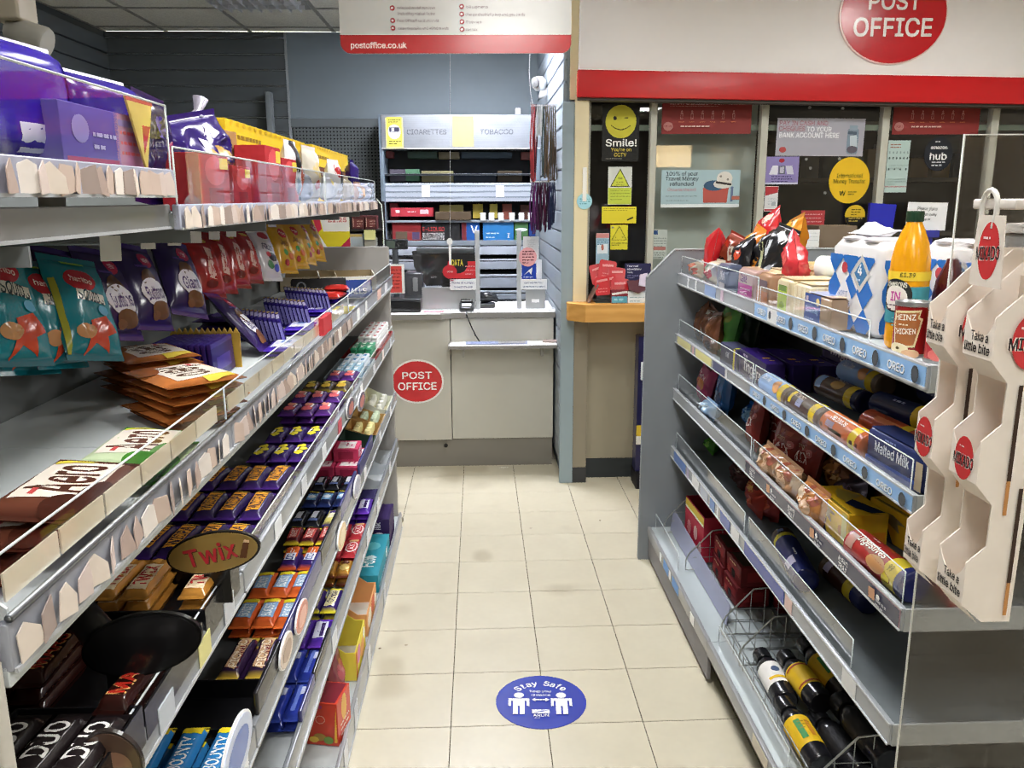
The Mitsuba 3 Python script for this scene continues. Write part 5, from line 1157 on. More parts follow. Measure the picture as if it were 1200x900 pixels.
disp('kraft display carton of mint sweets on the fourth shelf', 3.40, .15, -.406, D4, .08, .12, '#bd975c', '#b08a50', .045, fill=egg('#cfe0c4'), nfill=8, what='pale green sweet tube in the farther kraft carton')
disp('white display carton at the far end of the fourth shelf', 3.66, .26, -.406, D4, .095, .12, '#d9dccb', '#c9c3a0', .05, front=[('r', 0, 0, .6, .4, '#8fb8b0')], fill=egg('#f0f2ea'), nfill=8, what='white sweet tube in the far white carton')
disp('pale open carton on the fifth shelf near the far end', 3.40, .22, -.408, D5, .10, .13, '#c5cbd2', '#d5dade', .05, front=[('t', 'milk', 0, 0, .5, '#6a78b4')])
solo('navy_box', 'navy box lying behind the red bars on the fifth shelf', 'sweet box', carton(.12, .05, .1, '#241d4e', [('r', 0, 0, .6, .5, '#4a4a8a')]), LA(-.41, 3.13, D5 + .001))
# base shelf: red bag box, yellow cartons, teal and purple boxes
solo('red_bag', 'upright red sweet carton reading US at the near end of the base shelf', 'sweet carton', carton(.145, .135, .11, '#c9402c', [('t', 'US', -.28, -.12, .26, '#f2ece6', 0, .3), ('t', 'US', -.29, -.13, .26, '#3a1a14', 0, .3), ('t', 'US', -.28, -.12, .24, '#f2ece6', 0, .29), ('e', -.3, -.4, .12, .06, '#e8a03a'), ('e', .12, -.3, .13, .09, '#a8843a'), ('e', .3, -.36, .1, .09, '#6a8a3a'), ('e', .0, -.36, .1, .07, '#d8b84a'), ('e', .15, .12, .1, .1, '#e09a88'), ('e', .15, .12, .08, .08, '#c8432e'), ('r', -.1, .42, .6, .08, '#b03a6a'), ('p', [(.42, -.4), (.48, -.4), (.48, .45)], '#e8b03a')], [('r', 0, 0, .9, .9, '#7a2030')], [('e', 0, .2, .2, .3, '#e0a03a'), ('n', 3, 0, -.1, .6, .12, .04, '#e0c0b0')], bsdf='gloss'), CA(-.487, 2.13, D6 + .001, ry=-10))
solo('red_bag', 'dark red sweet bag with violet tie behind the large red bag', 'sweet bag', pillow(.13, .17, .06, '#7a2636', [('r', 0, .42, .6, .08, '#5a2a90'), ('e', 0, 0, .3, .2, '#a03a4a')], lump=.2, seed=5), LA(-.47, 2.36, .165, rx=-10))
def ocarton(lab, y, w, h, d, hf, c, inner, front, x=-.412): solo('open_carton', lab, 'display carton', tray(w, h, d, c, inner, hf, front=front), LA(x, y, D6 + .001))
ocarton('open yellow carton with pink print on the base shelf', 2.56, .22, .17, .13, .10, '#e2cf4a', '#b9b4a8', [('e', -.2, .1, .16, .3, '#d88aa0'), ('e', .15, -.1, .2, .3, '#e8a860'), ('e', .35, .2, .08, .2, '#f4f0e0'), ('r', -.44, 0, .08, .9, '#d86a3a')])
solo('blue_card', 'blue card standing in the open yellow carton', 'card', G().box(-.06, .03, 0, .13, -.004, 0, '#2f86c4', .001).ply(), LA(-.52, 2.47, D6 + .006))
ocarton('open white carton with orange print on the base shelf', 2.86, .26, .16, .13, .085, '#e2a56a', '#cfccc4', [('e', -.25, 0, .18, .4, '#f0e2c8'), ('e', .1, .1, .16, .36, '#d86a4a'), ('e', .36, -.1, .1, .3, '#f4ecd8')])
solo('red_card', 'red and white lettered card lying in the white carton', 'card', prints(G().box(-.06, .06, -.02, .02, 0, .003, '#8a2a2a'), [('t', 'CRISPY', 0, 0, .022, '#e8dcd4', 0, .1)], off0=.0034).ply(), LF(-.50, 2.82, D6 + .1, rx=25))
solo('teal_box', 'long teal box with white lettering on the base shelf', 'sweet box', carton(.42, .075, .115, '#2a8ea2', [('r', 0, -.3, .9, .15, '#c8e2e6'), ('e', .2, .1, .06, .3, '#d8ecf0')], [('t', 'Fox', -.2, 0, .5, '#e8f4f6', 0, .22), ('e', .18, 0, .1, .3, '#58b0bc'), ('p', [(-.1, -.3), (-.04, -.1), (-.1, .2), (-.14, -.1)], '#cfe6ea')]), LA(-.412, 3.28, D6 + .001))
solo('purple_box', 'purple box with white round lettering at the far end of the base shelf', 'sweet box', carton(.105, .13, .2, '#2f1d52', [('e', .05, -.18, .25, .22, '#d9d4e2'), ('e', .05, -.18, .12, .11, '#2f1d52'), ('t', 'ilk', .0, .27, .2, '#d9d4e2', 90)], [('r', 0, 0, .8, .9, '#36225e')]), CA(-.466, 3.52, D6 + .001))
solo('pale_carton', 'pale carton leaning behind the purple box at the far end', 'display carton', tray(.16, .20, .09, '#c9ccd6', '#d4d6dc', .16), LA(-.53, 3.78, D6 + .001))
solo('wine_box', 'dark wine red box at the near end of the fifth shelf', 'sweet box', carton(.16, .03, .1, '#4a1a1e'), LA(-.43, 1.42, D5 + .001))
for i, (y, x) in enumerate(((1.07, -.44), (1.09, -.49), (1.06, -.54))):
    solo('gold_bar', ('gold foil bar nearest the aisle below the blue bars', 'middle gold foil bar below the blue bars', 'innermost gold foil bar below the blue bars')[i], 'chocolate bar', bars['honey'], LF(x, y, D4 + .02), None)
# ------------------------------------------------------------------ left gondola: main shelf
def lz(px, py, z): p = at(px, py, Z=z); return p[0], p[1]
def aero(base, ac, tip, dark, seed, w=.205, h=.115, t=.022): return pillow(w, h, t, base, [('r', .04, .04, .64, .74, '#dcd3c8', 3), ('t', 'Aero', .03, .06, .56, ac, 4, .5), ('n', 1, -w * .2, h * .2, w * .1, .1, h * .06, '#b84a4a'), ('r', .38, .22, .1, .4, tip, 12), ('e', -.2, -.38, .22, .14, dark), ('e', -.36, -.2, .12, .2, dark)], sx=.012, sy=0, lump=.12, seed=seed, p=4, q=3.4, ends=dark, nx=14, ny=10)
ab, agr, ao = aero('#5e3426', '#4a2a20', '#d8c44a', '#3f1d14', 1), aero('#b9c8a4', '#5a3a30', '#d8cc4a', '#3f7a2a', 2), aero('#b8703a', '#5a4638', '#d9c04a', '#8a4e22', 3, .20, .14, .0165)
for i in range(3):
    solo('chocolate_bag', ('bottom brown chocolate bag at the near end of the main shelf', 'middle brown chocolate bag at the near end of the main shelf', 'brown and white chocolate bag at the near end of the main shelf, on top')[i], 'chocolate bag', ab, LF(-.483 - .02 * (2 - i), .95 - .03 * (2 - i), 1.2245 + .0212 * i, rz=(-4, 3, 1)[i], rx=(0, 0, 5)[i]))
for i in range(2):
    solo('chocolate_bag', ('green chocolate bag under the green and white one', 'green and white chocolate bag on the main shelf')[i], 'chocolate bag', agr, LF(-.492, 1.18, 1.2245 + .022 * i, rz=(6, 2)[i], rx=(0, 5)[i]))
for col, (x, y) in enumerate(((-.672, 1.70), (-.528, 1.475))):
    r = random.Random(col + 5)
    for i in range(6):
        solo('chocolate_bag', f'orange and white chocolate bag, {"top" if i == 5 else ORD[i] + " from the bottom"} of the {"inner" if col == 0 else "outer"} stack', 'chocolate bag', ao, LF(x + r.uniform(-.006, .006), y + r.uniform(-.008, .008), 1.2215 + .0147 * i, rz=r.uniform(-5, 5) - 138), 'stacked orange chocolate bags')
# purple tablets: upright row in a gold-edged box, leaning bag, flat piles
slab = G().box(-.078, .078, 0, .075, -.005, .005, '#2a1c6a', .0015).box(-.078, .078, .068, .079, -.0052, .0052, '#3a2a86', .001); prints(slab, [('r', 0, .03, .1, .03, '#4a3a96')], off0=.0054)
slab2 = G().box(-.078, .078, 0, .075, -.0055, .0055, '#2a1c7a', .0015).box(-.06, .02, .0752, .0758, -.004, .004, '#b9b6e0').box(.045, .066, .0752, .0758, -.004, .004, '#d0b060').box(-.0785, -.078, .01, .066, -.004, .004, '#8a84c8').ply('foil')
slab = slab.ply('foil')
x0, y0 = lz(232, 402, 1.28)
for i in range(11):
    solo('chocolate_tablet', f'{ORD[i]} of the upright purple tablets behind the orange bags', 'chocolate tablet', slab, Fr((x0 - .0 + (i - 5) * .0125, y0 - .03, 1.2145), _Y, _Z, _X) @ Rm(rx=-4), 'upright purple tablets behind the orange bags')
tr = G(); tr.box(x0 - .08, x0 + .08, y0 + .052, y0 + .056, 1.213, 1.295, '#c9a23c')
for i in range(12): tr.add(*prism([(0, 0), (.013, 0), (.0065, .012)], 0, .004), '#d8b24a', Fr((x0 - .078 + .013 * i, y0 + .056, 1.295), _X, _Z, -_Y))
solo('gold_tray', 'gold zigzag edged tray behind the upright purple tablets', 'display tray', tr.ply('foil'))
def cbag(seed, w=.15, h=.19, t=.045, base='#27154f', txt='Giant', wht=True):
    return pillow(w, h, t, base, ([('e', .08, .28, .16, .09, '#b0204a'), ('t', 'NEW', .08, .28, .05, '#f0d8e0', 0, .16), ('r', -.1, .2, .3, .025, '#4a3288'), ('e', .0, .04, .2, .13, '#5a3a22'), ('e', .05, -.1, .34, .17, '#e4e0ea'), ('t', txt, .05, -.1, .15, '#3a2068', 8, .5), ('e', .1, -.30, .24, .1, '#6a4424'), ('e', -.05, -.36, .1, .05, '#7a5030')] if wht else [('e', 0, 0, .3, .2, '#4a3288')]), lump=.16, seed=seed, back='#1a0f38', ends='#3a2470')
x, y = lz(255, 362, 1.30)
solo('chocolate_bag', 'purple chocolate bag leaning over the upright tablets', 'chocolate bag', cbag(9, .14, .20, .03, txt='Buttons'), LA(-.615, 2.15, 1.291, rx=-42, rz=-8))
tab = {'dm': pillow(.16, .078, .011, '#35208a', [('r', .0, -.12, .62, .3, '#d8d6ee'), ('e', .3, .22, .1, .16, '#8a6ad0'), ('r', -.3, .2, .2, .3, '#4a34a8'), ('t', 'Milk', -.2, .22, .24, '#e8e6f4', 0, .22)], p=12, q=8, sx=.008, sy=0, ends='#4a2fae', pinch=.0, nx=8, ny=6, a=.5, b=.5),
       'wh': pillow(.16, .078, .011, '#3c28a0', [('r', .05, 0, .7, .7, '#d0d4ea'), ('r', .2, 0, .25, .3, '#6a86c4'), ('r', -.2, .1, .2, .3, '#f4f4fa')], p=12, q=8, sx=.008, sy=0, ends='#5a3ac0', pinch=.0, nx=8, ny=6, a=.5, b=.5)}
for q, (cx_, cy_, n_, w_) in enumerate(((-.61, 2.35, 11, 'nearer'), (-.595, 2.63, 11, 'middle'), (-.60, 2.97, 12, 'farther'))):
    for i in range(n_):
        t = (i - (n_ - 1) / 2) * .0145
        solo('chocolate_tablet', f'{ORD[i]} from the aisle of the upright purple tablets in the {w_} row', 'chocolate tablet', slab2, Fr((cx_ - t, cy_ + t * .75, 1.2145), (-.25, .968, 0), _Z, (.968, .25, 0)) @ Rm(rx=-12), 'rows of upright purple tablets on the main shelf')
pk = [(333, 405, 1.232, 2, 'wh', 'front pile by the riser'), (352, 382, 1.232, 2, 'wh', 'second pile by the riser'), (372, 362, 1.232, 2, 'dm', 'third pile by the riser'), (387, 348, 1.232, 2, 'wh', 'fourth pile by the riser')]
for n, (px, py, zt, st, kd, lab) in enumerate(pk):
    x, y = lz(px, py, zt); r = random.Random(n)
    for i in range(st):
        solo('chocolate_tablet', f'purple chocolate tablet, {"top" if i == st - 1 else ORD[i] + " from the bottom"} of the {lab}', 'chocolate tablet', tab[kd], LF(x, y, 1.2195 + .0115 * i, rz=r.uniform(-5, 5)), 'flat piles of purple tablets')
for i in range(3):
    solo('chocolate_bag', f'purple bag lying inward of the tablet piles, {["bottom", "middle", "top"][i]} one', 'chocolate bag', cbag(20 + i, .17, .11, .02, wht=False), LF(-.745, 2.42, 1.226 + .02 * i, rz=12 - 6 * i), 'purple bags lying on the main shelf')
redp = pillow(.14, .09, .022, '#b42a24', [('r', 0, 0, .6, .4, '#d8504a'), ('e', .2, .1, .12, .2, '#e8d8d0')], sx=.01, sy=0, lump=.12, seed=3, p=5, q=4)
for i, (px, py, z) in enumerate(((388, 342, 1.262), (375, 328, 1.28), (394, 333, 1.283))):
    x, y = lz(px, py, z); solo('sweet_bag', 'red sweet packet ' + ('nearest the aisle below the boxed mints', 'inward of the boxed mints', 'on top beside the boxed mints')[i], 'sweet packet', redp, LF(x, y, z - .012, rz=8 * i - 6))
x, y = lz(344, 402, 1.23); solo('yellow_card', 'yellow pack lying flat by the riser', 'sweet packet', G().box(-.06, .06, -.04, .04, 0, .012, '#d8c85a', .002).ply(), LF(-.47, 2.93, 1.2135))
# boxed mints at the far end
for i, (cx_, y, w, h, d, c, fr, lab) in enumerate(((-.60, 3.17, .20, .075, .16, '#18191d', [('t', 'HALLS', .05, -.15, .3, '#e8eaec', 0, .5), ('e', -.33, .1, .09, .25, '#8a9096'), ('e', -.33, .1, .06, .18, '#18191d')], 'black box of mints with white capitals'),
                                               (-.487, 3.20, .16, .065, .14, '#1f3f8c', [('t', 'HALLS', .12, -.15, .32, '#e8eef4', 0, .5), ('p', [(-.5, .3), (-.1, .5), (-.3, -.1), (-.5, -.2)], '#4f9ad0')], 'blue box of mints with white capitals'))):
    M = CA(cx_, y, 1.2135 + .02, rx=-8, ry=14)
    solo('mint_box', lab, 'sweet box', carton(w, h, d, c, fr, [('r', 0, 0, .96, .9, '#c9b896'), ('r', .1, 0, .5, .5, '#d9cfae')]), M)
for i, (px, py, z, c, lab) in enumerate(((402, 300, 1.30, '#b5a88e', 'open beige carton behind the black mint box'), (428, 317, 1.275, '#dcd9d0', 'open white carton behind the blue mint box'))):
    x, y = lz(px, py, z); solo('open_carton', lab, 'display carton', tray(.24, .075, .16, c, '#8a7a5c', .06, front=[('r', .1, 0, .4, .4, '#d8cba0')]), CA(min(x, -.56), min(y, 3.62), 1.2135, ry=14))
# hanging bags on the pegs below the top shelf
def hbag(kind, seed):
    r = random.Random(seed)
    if kind == 'teal': return pillow(.135, .195, .045, '#137a88', [('e', -.05, .24, .26, .11, '#b3202c'), ('t', 'haribo', -.05, .24, .055, '#f0dcd8', -8, .36), ('r', .05, .08, .5, .1, '#d8d8d0', -6), ('t', 'SQUIDS', .05, .08, .1, '#1d3a44', -6, .46), ('p', [(-.01, -.03), (.03, -.02), (.05, -.05), (.02, -.06), (.03, -.085), (-.005, -.07), (-.03, -.09), (-.02, -.055)], '#c8482e'), ('e', -.2, -.26, .16, .07, '#c08a5a'), ('e', .2, -.05, .1, .05, '#5aa6c8'), ('r', -.46, -.1, .06, .7, '#a8a83a'), ('r', .0, .42, .4, .03, '#8ab83a')], lump=.2, seed=seed, ends='#0f6a78', back='#0d5a66', bands=(('y', 0, .06, '#0c5560'),))
    if kind == 'purple': return cbag(seed, .14, .195, .045, txt=['Giant', 'Buttons'][seed % 2])
    if kind == 'red': return pillow(.115, .175, .045, '#a01f1c', [('r', .05, .02, .26, .5, '#d8b0a4', -14), ('t', 'M', .04, .1, .12, '#a8241e', -14, .18), ('t', 'M', .08, -.06, .12, '#a8241e', -14, .18), ('e', -.1, -.3, .2, .06, '#6a1410'), ('e', .1, .38, .2, .04, '#c8a03a')], lump=.18, seed=seed, back='#7a1614', ends='#84181a')
    if kind == 'white': return pillow(.13, .19, .04, '#cdc9cc', [('e', 0, .3, .26, .07, '#b83a4a'), ('t', 'FRUIT', .0, .08, .1, '#3a3a5a', -8, .5), ('e', .1, -.1, .2, .08, '#2a2a30'), ('e', -.12, -.24, .15, .08, '#3f7a4a'), ('e', .15, -.3, .12, .07, '#4a5ac0'), ('e', -.1, -.05, .1, .05, '#b0283a')], lump=.16, seed=seed)
    return pillow(.13, .19, .04, '#c99a22', [('e', .08, .27, .2, .1, '#b0282c'), ('t', 'haribo', .08, .27, .05, '#f0dcd0', -6, .3), ('t', 'Jelly', -.0, .06, .1, '#6a3a18', -8, .44), ('e', -.1, -.12, .1, .06, '#3f8a3a'), ('e', .12, -.2, .13, .07, '#c86a2a'), ('e', -.15, -.32, .12, .06, '#a8332e'), ('e', .2, -.05, .08, .05, '#d8d04a')], lump=.18, seed=seed)
hb = [('teal', 1.25, -.70, 1.45, 'nearest teal bag of jelly sweets, cut by the left edge'), ('teal', 1.385, -.765, 1.41, 'second teal bag of jelly sweets, mostly hidden'), ('teal', 1.435, -.735, 1.41, 'third teal bag of jelly sweets, mostly hidden'), ('teal', 1.49, -.70, 1.412, 'foremost teal bag showing its front'),
      ('purple', 1.60, -.765, 1.42, 'purple bag behind the foremost teal bag'), ('purple', 1.69, -.74, 1.415, 'purple chocolate bag with white medallion, nearest'), ('purple', 1.80, -.715, 1.418, 'purple chocolate bag with white medallion, middle'), ('purple', 1.985, -.70, 1.42, 'purple chocolate bag with white medallion, beside the red bags')]
hb += [('red', y, -.71, 1.43, f'{w} red bag of sweets on the pegs') for y, w in ((2.19, 'nearest'), (2.31, 'second'), (2.45, 'third'), (2.59, 'farthest'))]
hb += [('white', 2.80, -.705, 1.425, 'white fruit sweet bag between the red and yellow bags')] + [('gold', y, -.70, 1.43, f'{w} yellow bag of jellies on the pegs') for y, w in ((3.02, 'nearest'), (3.22, 'second'), (3.42, 'third'), (3.60, 'farthest'))]
hp = {}
for i, (kd, y, x, zc, lab) in enumerate(hb):
    kk = (kd, i % 3)
    if kk not in hp: hp[kk] = hbag(kd, i % 3 + 1)
    r = random.Random(i)
    solo('sweet_bag', lab, 'sweet bag', hp[kk], LA(x, y, zc, ry=-14 + r.uniform(-6, 6), rz=r.uniform(-15, -9) if i < 8 else r.uniform(-9, -4), rx=-19))
pg = thing('peg_hooks', 'row of wire peg hooks with white tags below the top shelf', 'hooks')
for px, py, w, h, x in ((60, 247, .034, .036, -.52), (128, 291, .036, .04, -.58), (172, 282, .03, .03, -.60), (203, 280, .03, .026, -.60), (228, 278, .03, .024, -.6), (250, 275, .03, .022, -.6), (270, 272, .03, .022, -.6), (292, 268, .03, .022, -.6), (318, 262, .03, .02, -.6)):
    p = at(px, py, X=x)
    z = 1.532 if px > 100 else p[2] + .02
    part(pg, 'hook', G().tube([(-.852, p[1], z), (x + .0, p[1], z)], .0025, '#b9bcbe', 5).ply('metal'))
    part(pg, 'tag', G().box(-w / 2, w / 2, -h / 2, h / 2, -.001, .001, '#cdcdcb', .0005).ply(), Fr((x + .002, p[1], p[2]), (.55, .835, 0), _Z, (.835, -.55, 0)) @ Rm(rz=-3))

# ------------------------------------------------------------------ left gondola: top shelf
ZT, ZT2 = 1.629, 1.579
def pouch(w, h, t, base, sp, seed): return pillow(w, h, t, base, sp, lump=.06, seed=seed, p=4, q=6, sy=.006, ends='#d8d4e4', pinch=.02)
solo('purple_pouch', 'large glossy purple pouch at the near end of the top shelf', 'chocolate pouch', pouch(.36, .158, .11, '#240c8c', [('r', .2, -.3, .3, .3, '#c9c9e0'), ('e', .3, -.1, .1, .12, '#d8d6ea')], 31), LA(-.57, .985, ZT + .08, ry=-6))
solo('purple_pouch', 'second glossy purple pouch behind the end of the near riser', 'chocolate pouch', pouch(.235, .15, .10, '#22107a', [('r', -.2, -.15, .3, .4, '#3d3a9a'), ('e', -.22, 0, .1, .12, '#c9c9dc')], 32), LA(-.57, 1.295, ZT + .075, ry=-6))
for i, (px, py, px2, py2, c, sp, lab) in enumerate(((72, 116, 135, 160, '#5a4aa0', [('r', 0, -.32, .9, .14, '#a03a6a'), ('e', -.2, .15, .14, .2, '#8a80c0'), ('n', 2, .2, .1, .4, .18, .06, '#b0a8d8')], 'violet patterned box behind the near acrylic riser'), (136, 125, 168, 172, '#a0668e', [('n', 3, 0, .2, .7, .16, .05, '#c04a5a'), ('r', 0, .35, .8, .1, '#7a60a8')], 'pink printed box behind the near acrylic riser'))):
    a, b = at(px, py2, X=-.49), at(px2, py, X=-.49)
    solo('sweet_box', lab, 'sweet box', carton(abs(b[1] - a[1]), .085, .05, c, sp), LA(-.49, (a[1] + b[1]) / 2, ZT + .001))
solo('yellow_pennant', 'yellow triangular card with a red corner behind the near acrylic riser', 'card', G().add(*prism([(-.05, .055), (.045, .055), (.005, -.045)], -.002, .001), '#d8bf6a').add(*prism([(.0, -.02), (.03, .02), (.0, .02)], .001, .0014), '#b8323a').add(*prism([(-.05, .055), (.045, .055), (.045, .05), (-.05, .05)], .001, .0014), '#c05a4a').ply(), LA(-.480, 1.265, ZT + .054))
# far bays
solo('foil_egg', 'purple foil wrapped sweet pack with twisted silver top on the top shelf', 'chocolate pack', pillow(.22, .175, .10, '#24115e', [('e', .05, -.1, .3, .26, '#b08a4a'), ('e', .05, -.1, .22, .18, '#24115e'), ('r', .1, .28, .22, .12, '#e0dcea', 24), ('r', -.1, .1, .08, .3, '#d0cce2', -24)], lump=.35, seed=41, p=2.2, q=2.2, a=.5, b=.5), LA(-.555, 1.70, ZT2 + .095, ry=-12, rz=10))
solo('foil_egg', 'dark purple foil pack with red edge at the joint of the top shelf', 'chocolate pack', pillow(.1, .19, .06, '#1e1048', [('r', .3, -.1, .2, .4, '#7a1f4a'), ('e', 0, .2, .2, .1, '#4a3a9a')], lump=.4, seed=42), LA(-.57, 1.53, ZT2 + .105, ry=-10, rz=-8))
tw_ = G().tube([(0, 0, 0), (.012, .02, 0), (.02, .045, .005)], [.022, .008, .016], '#c9c4d8', 8); solo('foil_twist', 'silver twisted foil top of the purple sweet pack', 'foil', tw_.ply('foil'), LA(-.555, 1.75, ZT2 + .172))
solo('cardboard_box', 'plain brown cardboard box on the top shelf beside the purple foil pack', 'box', carton(.17, .17, .08, '#a07c4e', [('r', .3, 0, .02, .8, '#8a6840')]), LA(-.56, 1.94, ZT2 + .001, ry=-4))
rb = lambda h: carton(.15, h, .07, '#a8242c', [('e', 0, .2, .34, .26, '#c84a50'), ('r', .0, -.25, .5, .3, '#8a1a24'), ('r', .30, .34, .3, .2, '#e0c04a')], [('e', 0, 0, .3, .3, '#e4d8d0'), ('r', 0, .0, .3, .3, '#c8a86a')])
for i, (y, h, lab) in enumerate(((1.60, .10, 'red box with round print behind the far riser, nearest'), (1.78, .085, 'second red box behind the far riser'), (2.06, .14, 'taller red box with a yellow label behind the far riser'), (2.235, .12, 'red box with a pale oval behind the far riser'))):
    solo('red_box', lab, 'sweet box', rb(h), LA(-.482, y, ZT2 + .001, ry=(i * 5) % 7 - 3))
def yb(w, h): return carton(w, h, .06, '#dcb91e', [('r', .0, -.10, .86, .5, '#5a2f1c'), ('r', .0, -.10, .85, .46, '#6a3a22'), ('n', 1, -.2, .32, .4, .3, .05, '#8a6a10'), ('t', 'S', .45, -.25, .2, '#7a4a18'), *[('e', -.45 + .06 * q, .47, .012, .03, '#c8a418') for q in range(16)]])
solo('yellow_box', 'near long yellow box with brown window standing on the top shelf', 'sweet box', yb(.92, .205), LA(-.585, 2.51, ZT2 + .001))
solo('yellow_box', 'far long yellow box with brown window standing on the top shelf', 'sweet box', yb(.80, .205), LA(-.57, 3.42, ZT2 + .001))
solo('cream_card', 'cream card standing behind the joint of the two yellow boxes', 'card', G().box(-.03, .03, 0, .2, 0, .003, '#cfc4a4').ply(), LA(-.68, 2.5, ZT2 + .001, rz=12))
def toy(lab, y, base, sp, h, w, seed, x=-.50): solo('sweet_bag', lab, 'sweet bag', pillow(w, h, .05, base, sp, lump=.28, seed=seed), LA(x, y, ZT2 + h / 2 + .003, ry=(seed * 13) % 16 - 8))
toy('black and white bag with pointed top before the near yellow box', 2.33, '#d8dade', [('p', [(-.03, .0), (.02, .01), (.035, .09), (-.01, .085), (-.03, .06)], '#17181c'), ('r', .15, -.1, .2, .5, '#c0583a'), ('e', -.2, -.2, .12, .14, '#9ab0c4')], .17, .13, 51)
toy('clear bag with yellow and red print before the yellow boxes', 2.58, '#cfc9bd', [('e', 0, .1, .3, .14, '#d8c48a'), ('e', -.1, -.15, .15, .1, '#b84a3a'), ('e', .2, .3, .15, .12, '#eae6da')], .17, .15, 52)
toy('red capped white and black bag before the far yellow box', 3.0, '#dcdcdc', [('e', -.1, .25, .22, .16, '#a82a2c'), ('e', .2, .1, .2, .22, '#1b1c1f'), ('r', 0, -.3, .5, .2, '#b9a894')], .15, .13, 53)
toy('silver blue bag behind the far riser', 2.42, '#8f98aa', [('e', 0, -.1, .3, .2, '#b4bccb'), ('r', .1, .2, .4, .1, '#6a7284')], .10, .14, 54, -.49)
toy('grey white bag behind the far riser', 2.80, '#b5bac4', [('e', 0, 0, .3, .2, '#d4d8de'), ('r', -.2, .2, .2, .2, '#d8c46a')], .10, .14, 55, -.49)
toy('tan and white bag behind the far riser', 3.2, '#c4b49c', [('e', 0, 0, .25, .2, '#e0d6c4'), ('r', .2, -.2, .2, .3, '#7a86b0')], .10, .14, 56, -.49)
toy('pale orange packet behind the far riser near its end', 3.5, '#c9987a', [('e', 0, 0, .25, .2, '#e0c0a4'), ('r', -.3, 0, .2, .7, '#d8d8dc')], .085, .14, 57, -.49)
toy('pale packet behind the far riser at its end', 3.72, '#b9b6c8', [('e', 0, 0, .25, .2, '#d8d4e0'), ('r', .3, 0, .2, .6, '#d8cf8a')], .085, .12, 58, -.49)
solo('purple_pack', 'small dark purple pack with pointed top at the far end of the top shelf', 'sweet pack', pillow(.11, .13, .05, '#2a1a70', [('r', .1, 0, .06, .6, '#c9c6dc', 30)], lump=.3, seed=60), LA(-.53, 3.66, ZT2 + .115))
# small shelf unit standing on the counter beyond the gondola
k = thing('counter_shelf', 'dark shelf unit on the counter beyond the left gondola', 'shelving')
fx = lambda px, Y=5.15: at(px, 260, Y=Y)[0]
fz = lambda py, Y=5.15: at(420, py, Y=Y)[2]
part(k, 'back', sheet(fx(405), fx(449), 5.25, 5.27, .948, fz(236), '#1f1d1e')); part(k, 'shelf', sheet(fx(405), fx(449), 5.1, 5.25, fz(291.5), fz(289.5), '#222020')); part(k, 'shelf', sheet(fx(405), fx(449), 5.1, 5.25, fz(270.5), fz(268.5), '#2a2624'))
part(k, 'panel', sheet(fx(405), fx(449), 5.1, 5.25, .948, fz(292), '#8b8986'))
def fbox(px0, px1, py0, py1, c, lab, sp=(), y=5.12):
    a, b = at(px0, py1, Y=y), at(px1, py0, Y=y); w, h = b[0] - a[0], b[2] - a[2]
    solo('small_carton', lab, 'carton', carton(w, h, .1, c, sp), CA((a[0] + b[0]) / 2, y, a[2]))
fbox(412.5, 426.5, 253, 268.5, '#4a1f20', 'left dark red carton on the counter shelf unit', [('r', 0, -.05, .7, .6, '#6a3230'), ('n', 3, .1, .1, .4, .2, .08, '#a8847a'), ('r', -.38, 0, .08, .7, '#b08a80')])
fbox(428, 441, 253, 268.5, '#4a1f20', 'right dark red carton on the counter shelf unit', [('r', 0, -.05, .7, .6, '#6a3230'), ('n', 3, .1, .1, .4, .2, .08, '#a8847a'), ('r', -.38, 0, .08, .7, '#b08a80')])
fbox(410, 425, 274, 289.5, '#b9c2c6', 'pale blue carton on the lower level of the counter shelf unit', [('r', 0, .38, .9, .2, '#c9ad6a'), ('r', .0, -.1, .8, .5, '#aeb9c4')])
fbox(427, 440, 279, 289.5, '#bdbbb2', 'off white carton on the lower level of the counter shelf unit')
notice('yellow_slip', 'pale yellow paper slip stuck on the counter shelf unit', 427, 440, 269.5, 281, 5.095, '#dedc96', lambda w, h: [], 'note')
notice('offer_poster', 'yellow white and red price poster reading \u00a31.25 behind the gondola', 367, 409, 252, 292, 4.6, '#e0cf2c', lambda w, h: [('p', [(-w * .2, h * .02), (w * .5, h * .02), (w * .5, h * .5), (-w * .3, h * .5)], '#ecebe6'), ('t', '\u00a31.25', w * .18, h * .36, h * .13, '#c04a4a', 0, w * .5), ('p', [(-w * .5, h * .5), (-w * .3, h * .5), (-w * .24, h * .1), (-w * .36, -.02 * h)], '#c8304a'), ('p', [(w * .5, -h * .15), (w * .5, -h * .5), (w * .18, -h * .5)], '#b82a48'), ('p', [(-w * .5, h * .02), (-w * .36, h * .0), (-w * .12, -h * .45), (-w * .5, -h * .4)], '#ecebe6')], 'poster')
ps = thing('poster_stand', 'thin grey post holding the price poster behind the gondola', 'sign stand'); q = at(388, 292, Y=4.6); part(ps, 'pole', G().tube([(q[0], 4.61, 0.01), (q[0], 4.61, q[2])], .01, '#7a7c7e', 8).ply('metal')); part(ps, 'base', G().add(*prism(ell(.12, .12, 24), 0, .012), '#5a5c5e').ply(), FL(q[0], 4.61, 0))
solo('white_cable', 'thin white cable running down the edge of the tobacco cabinet', 'cable', G().tube([at(441, 233, Y=5.06), at(447, 240, Y=5.06), at(449, 262, Y=5.06), at(450, 300, Y=5.06), at(452, 330, Y=5.06)], .004, '#d9ddd4', 5).ply())
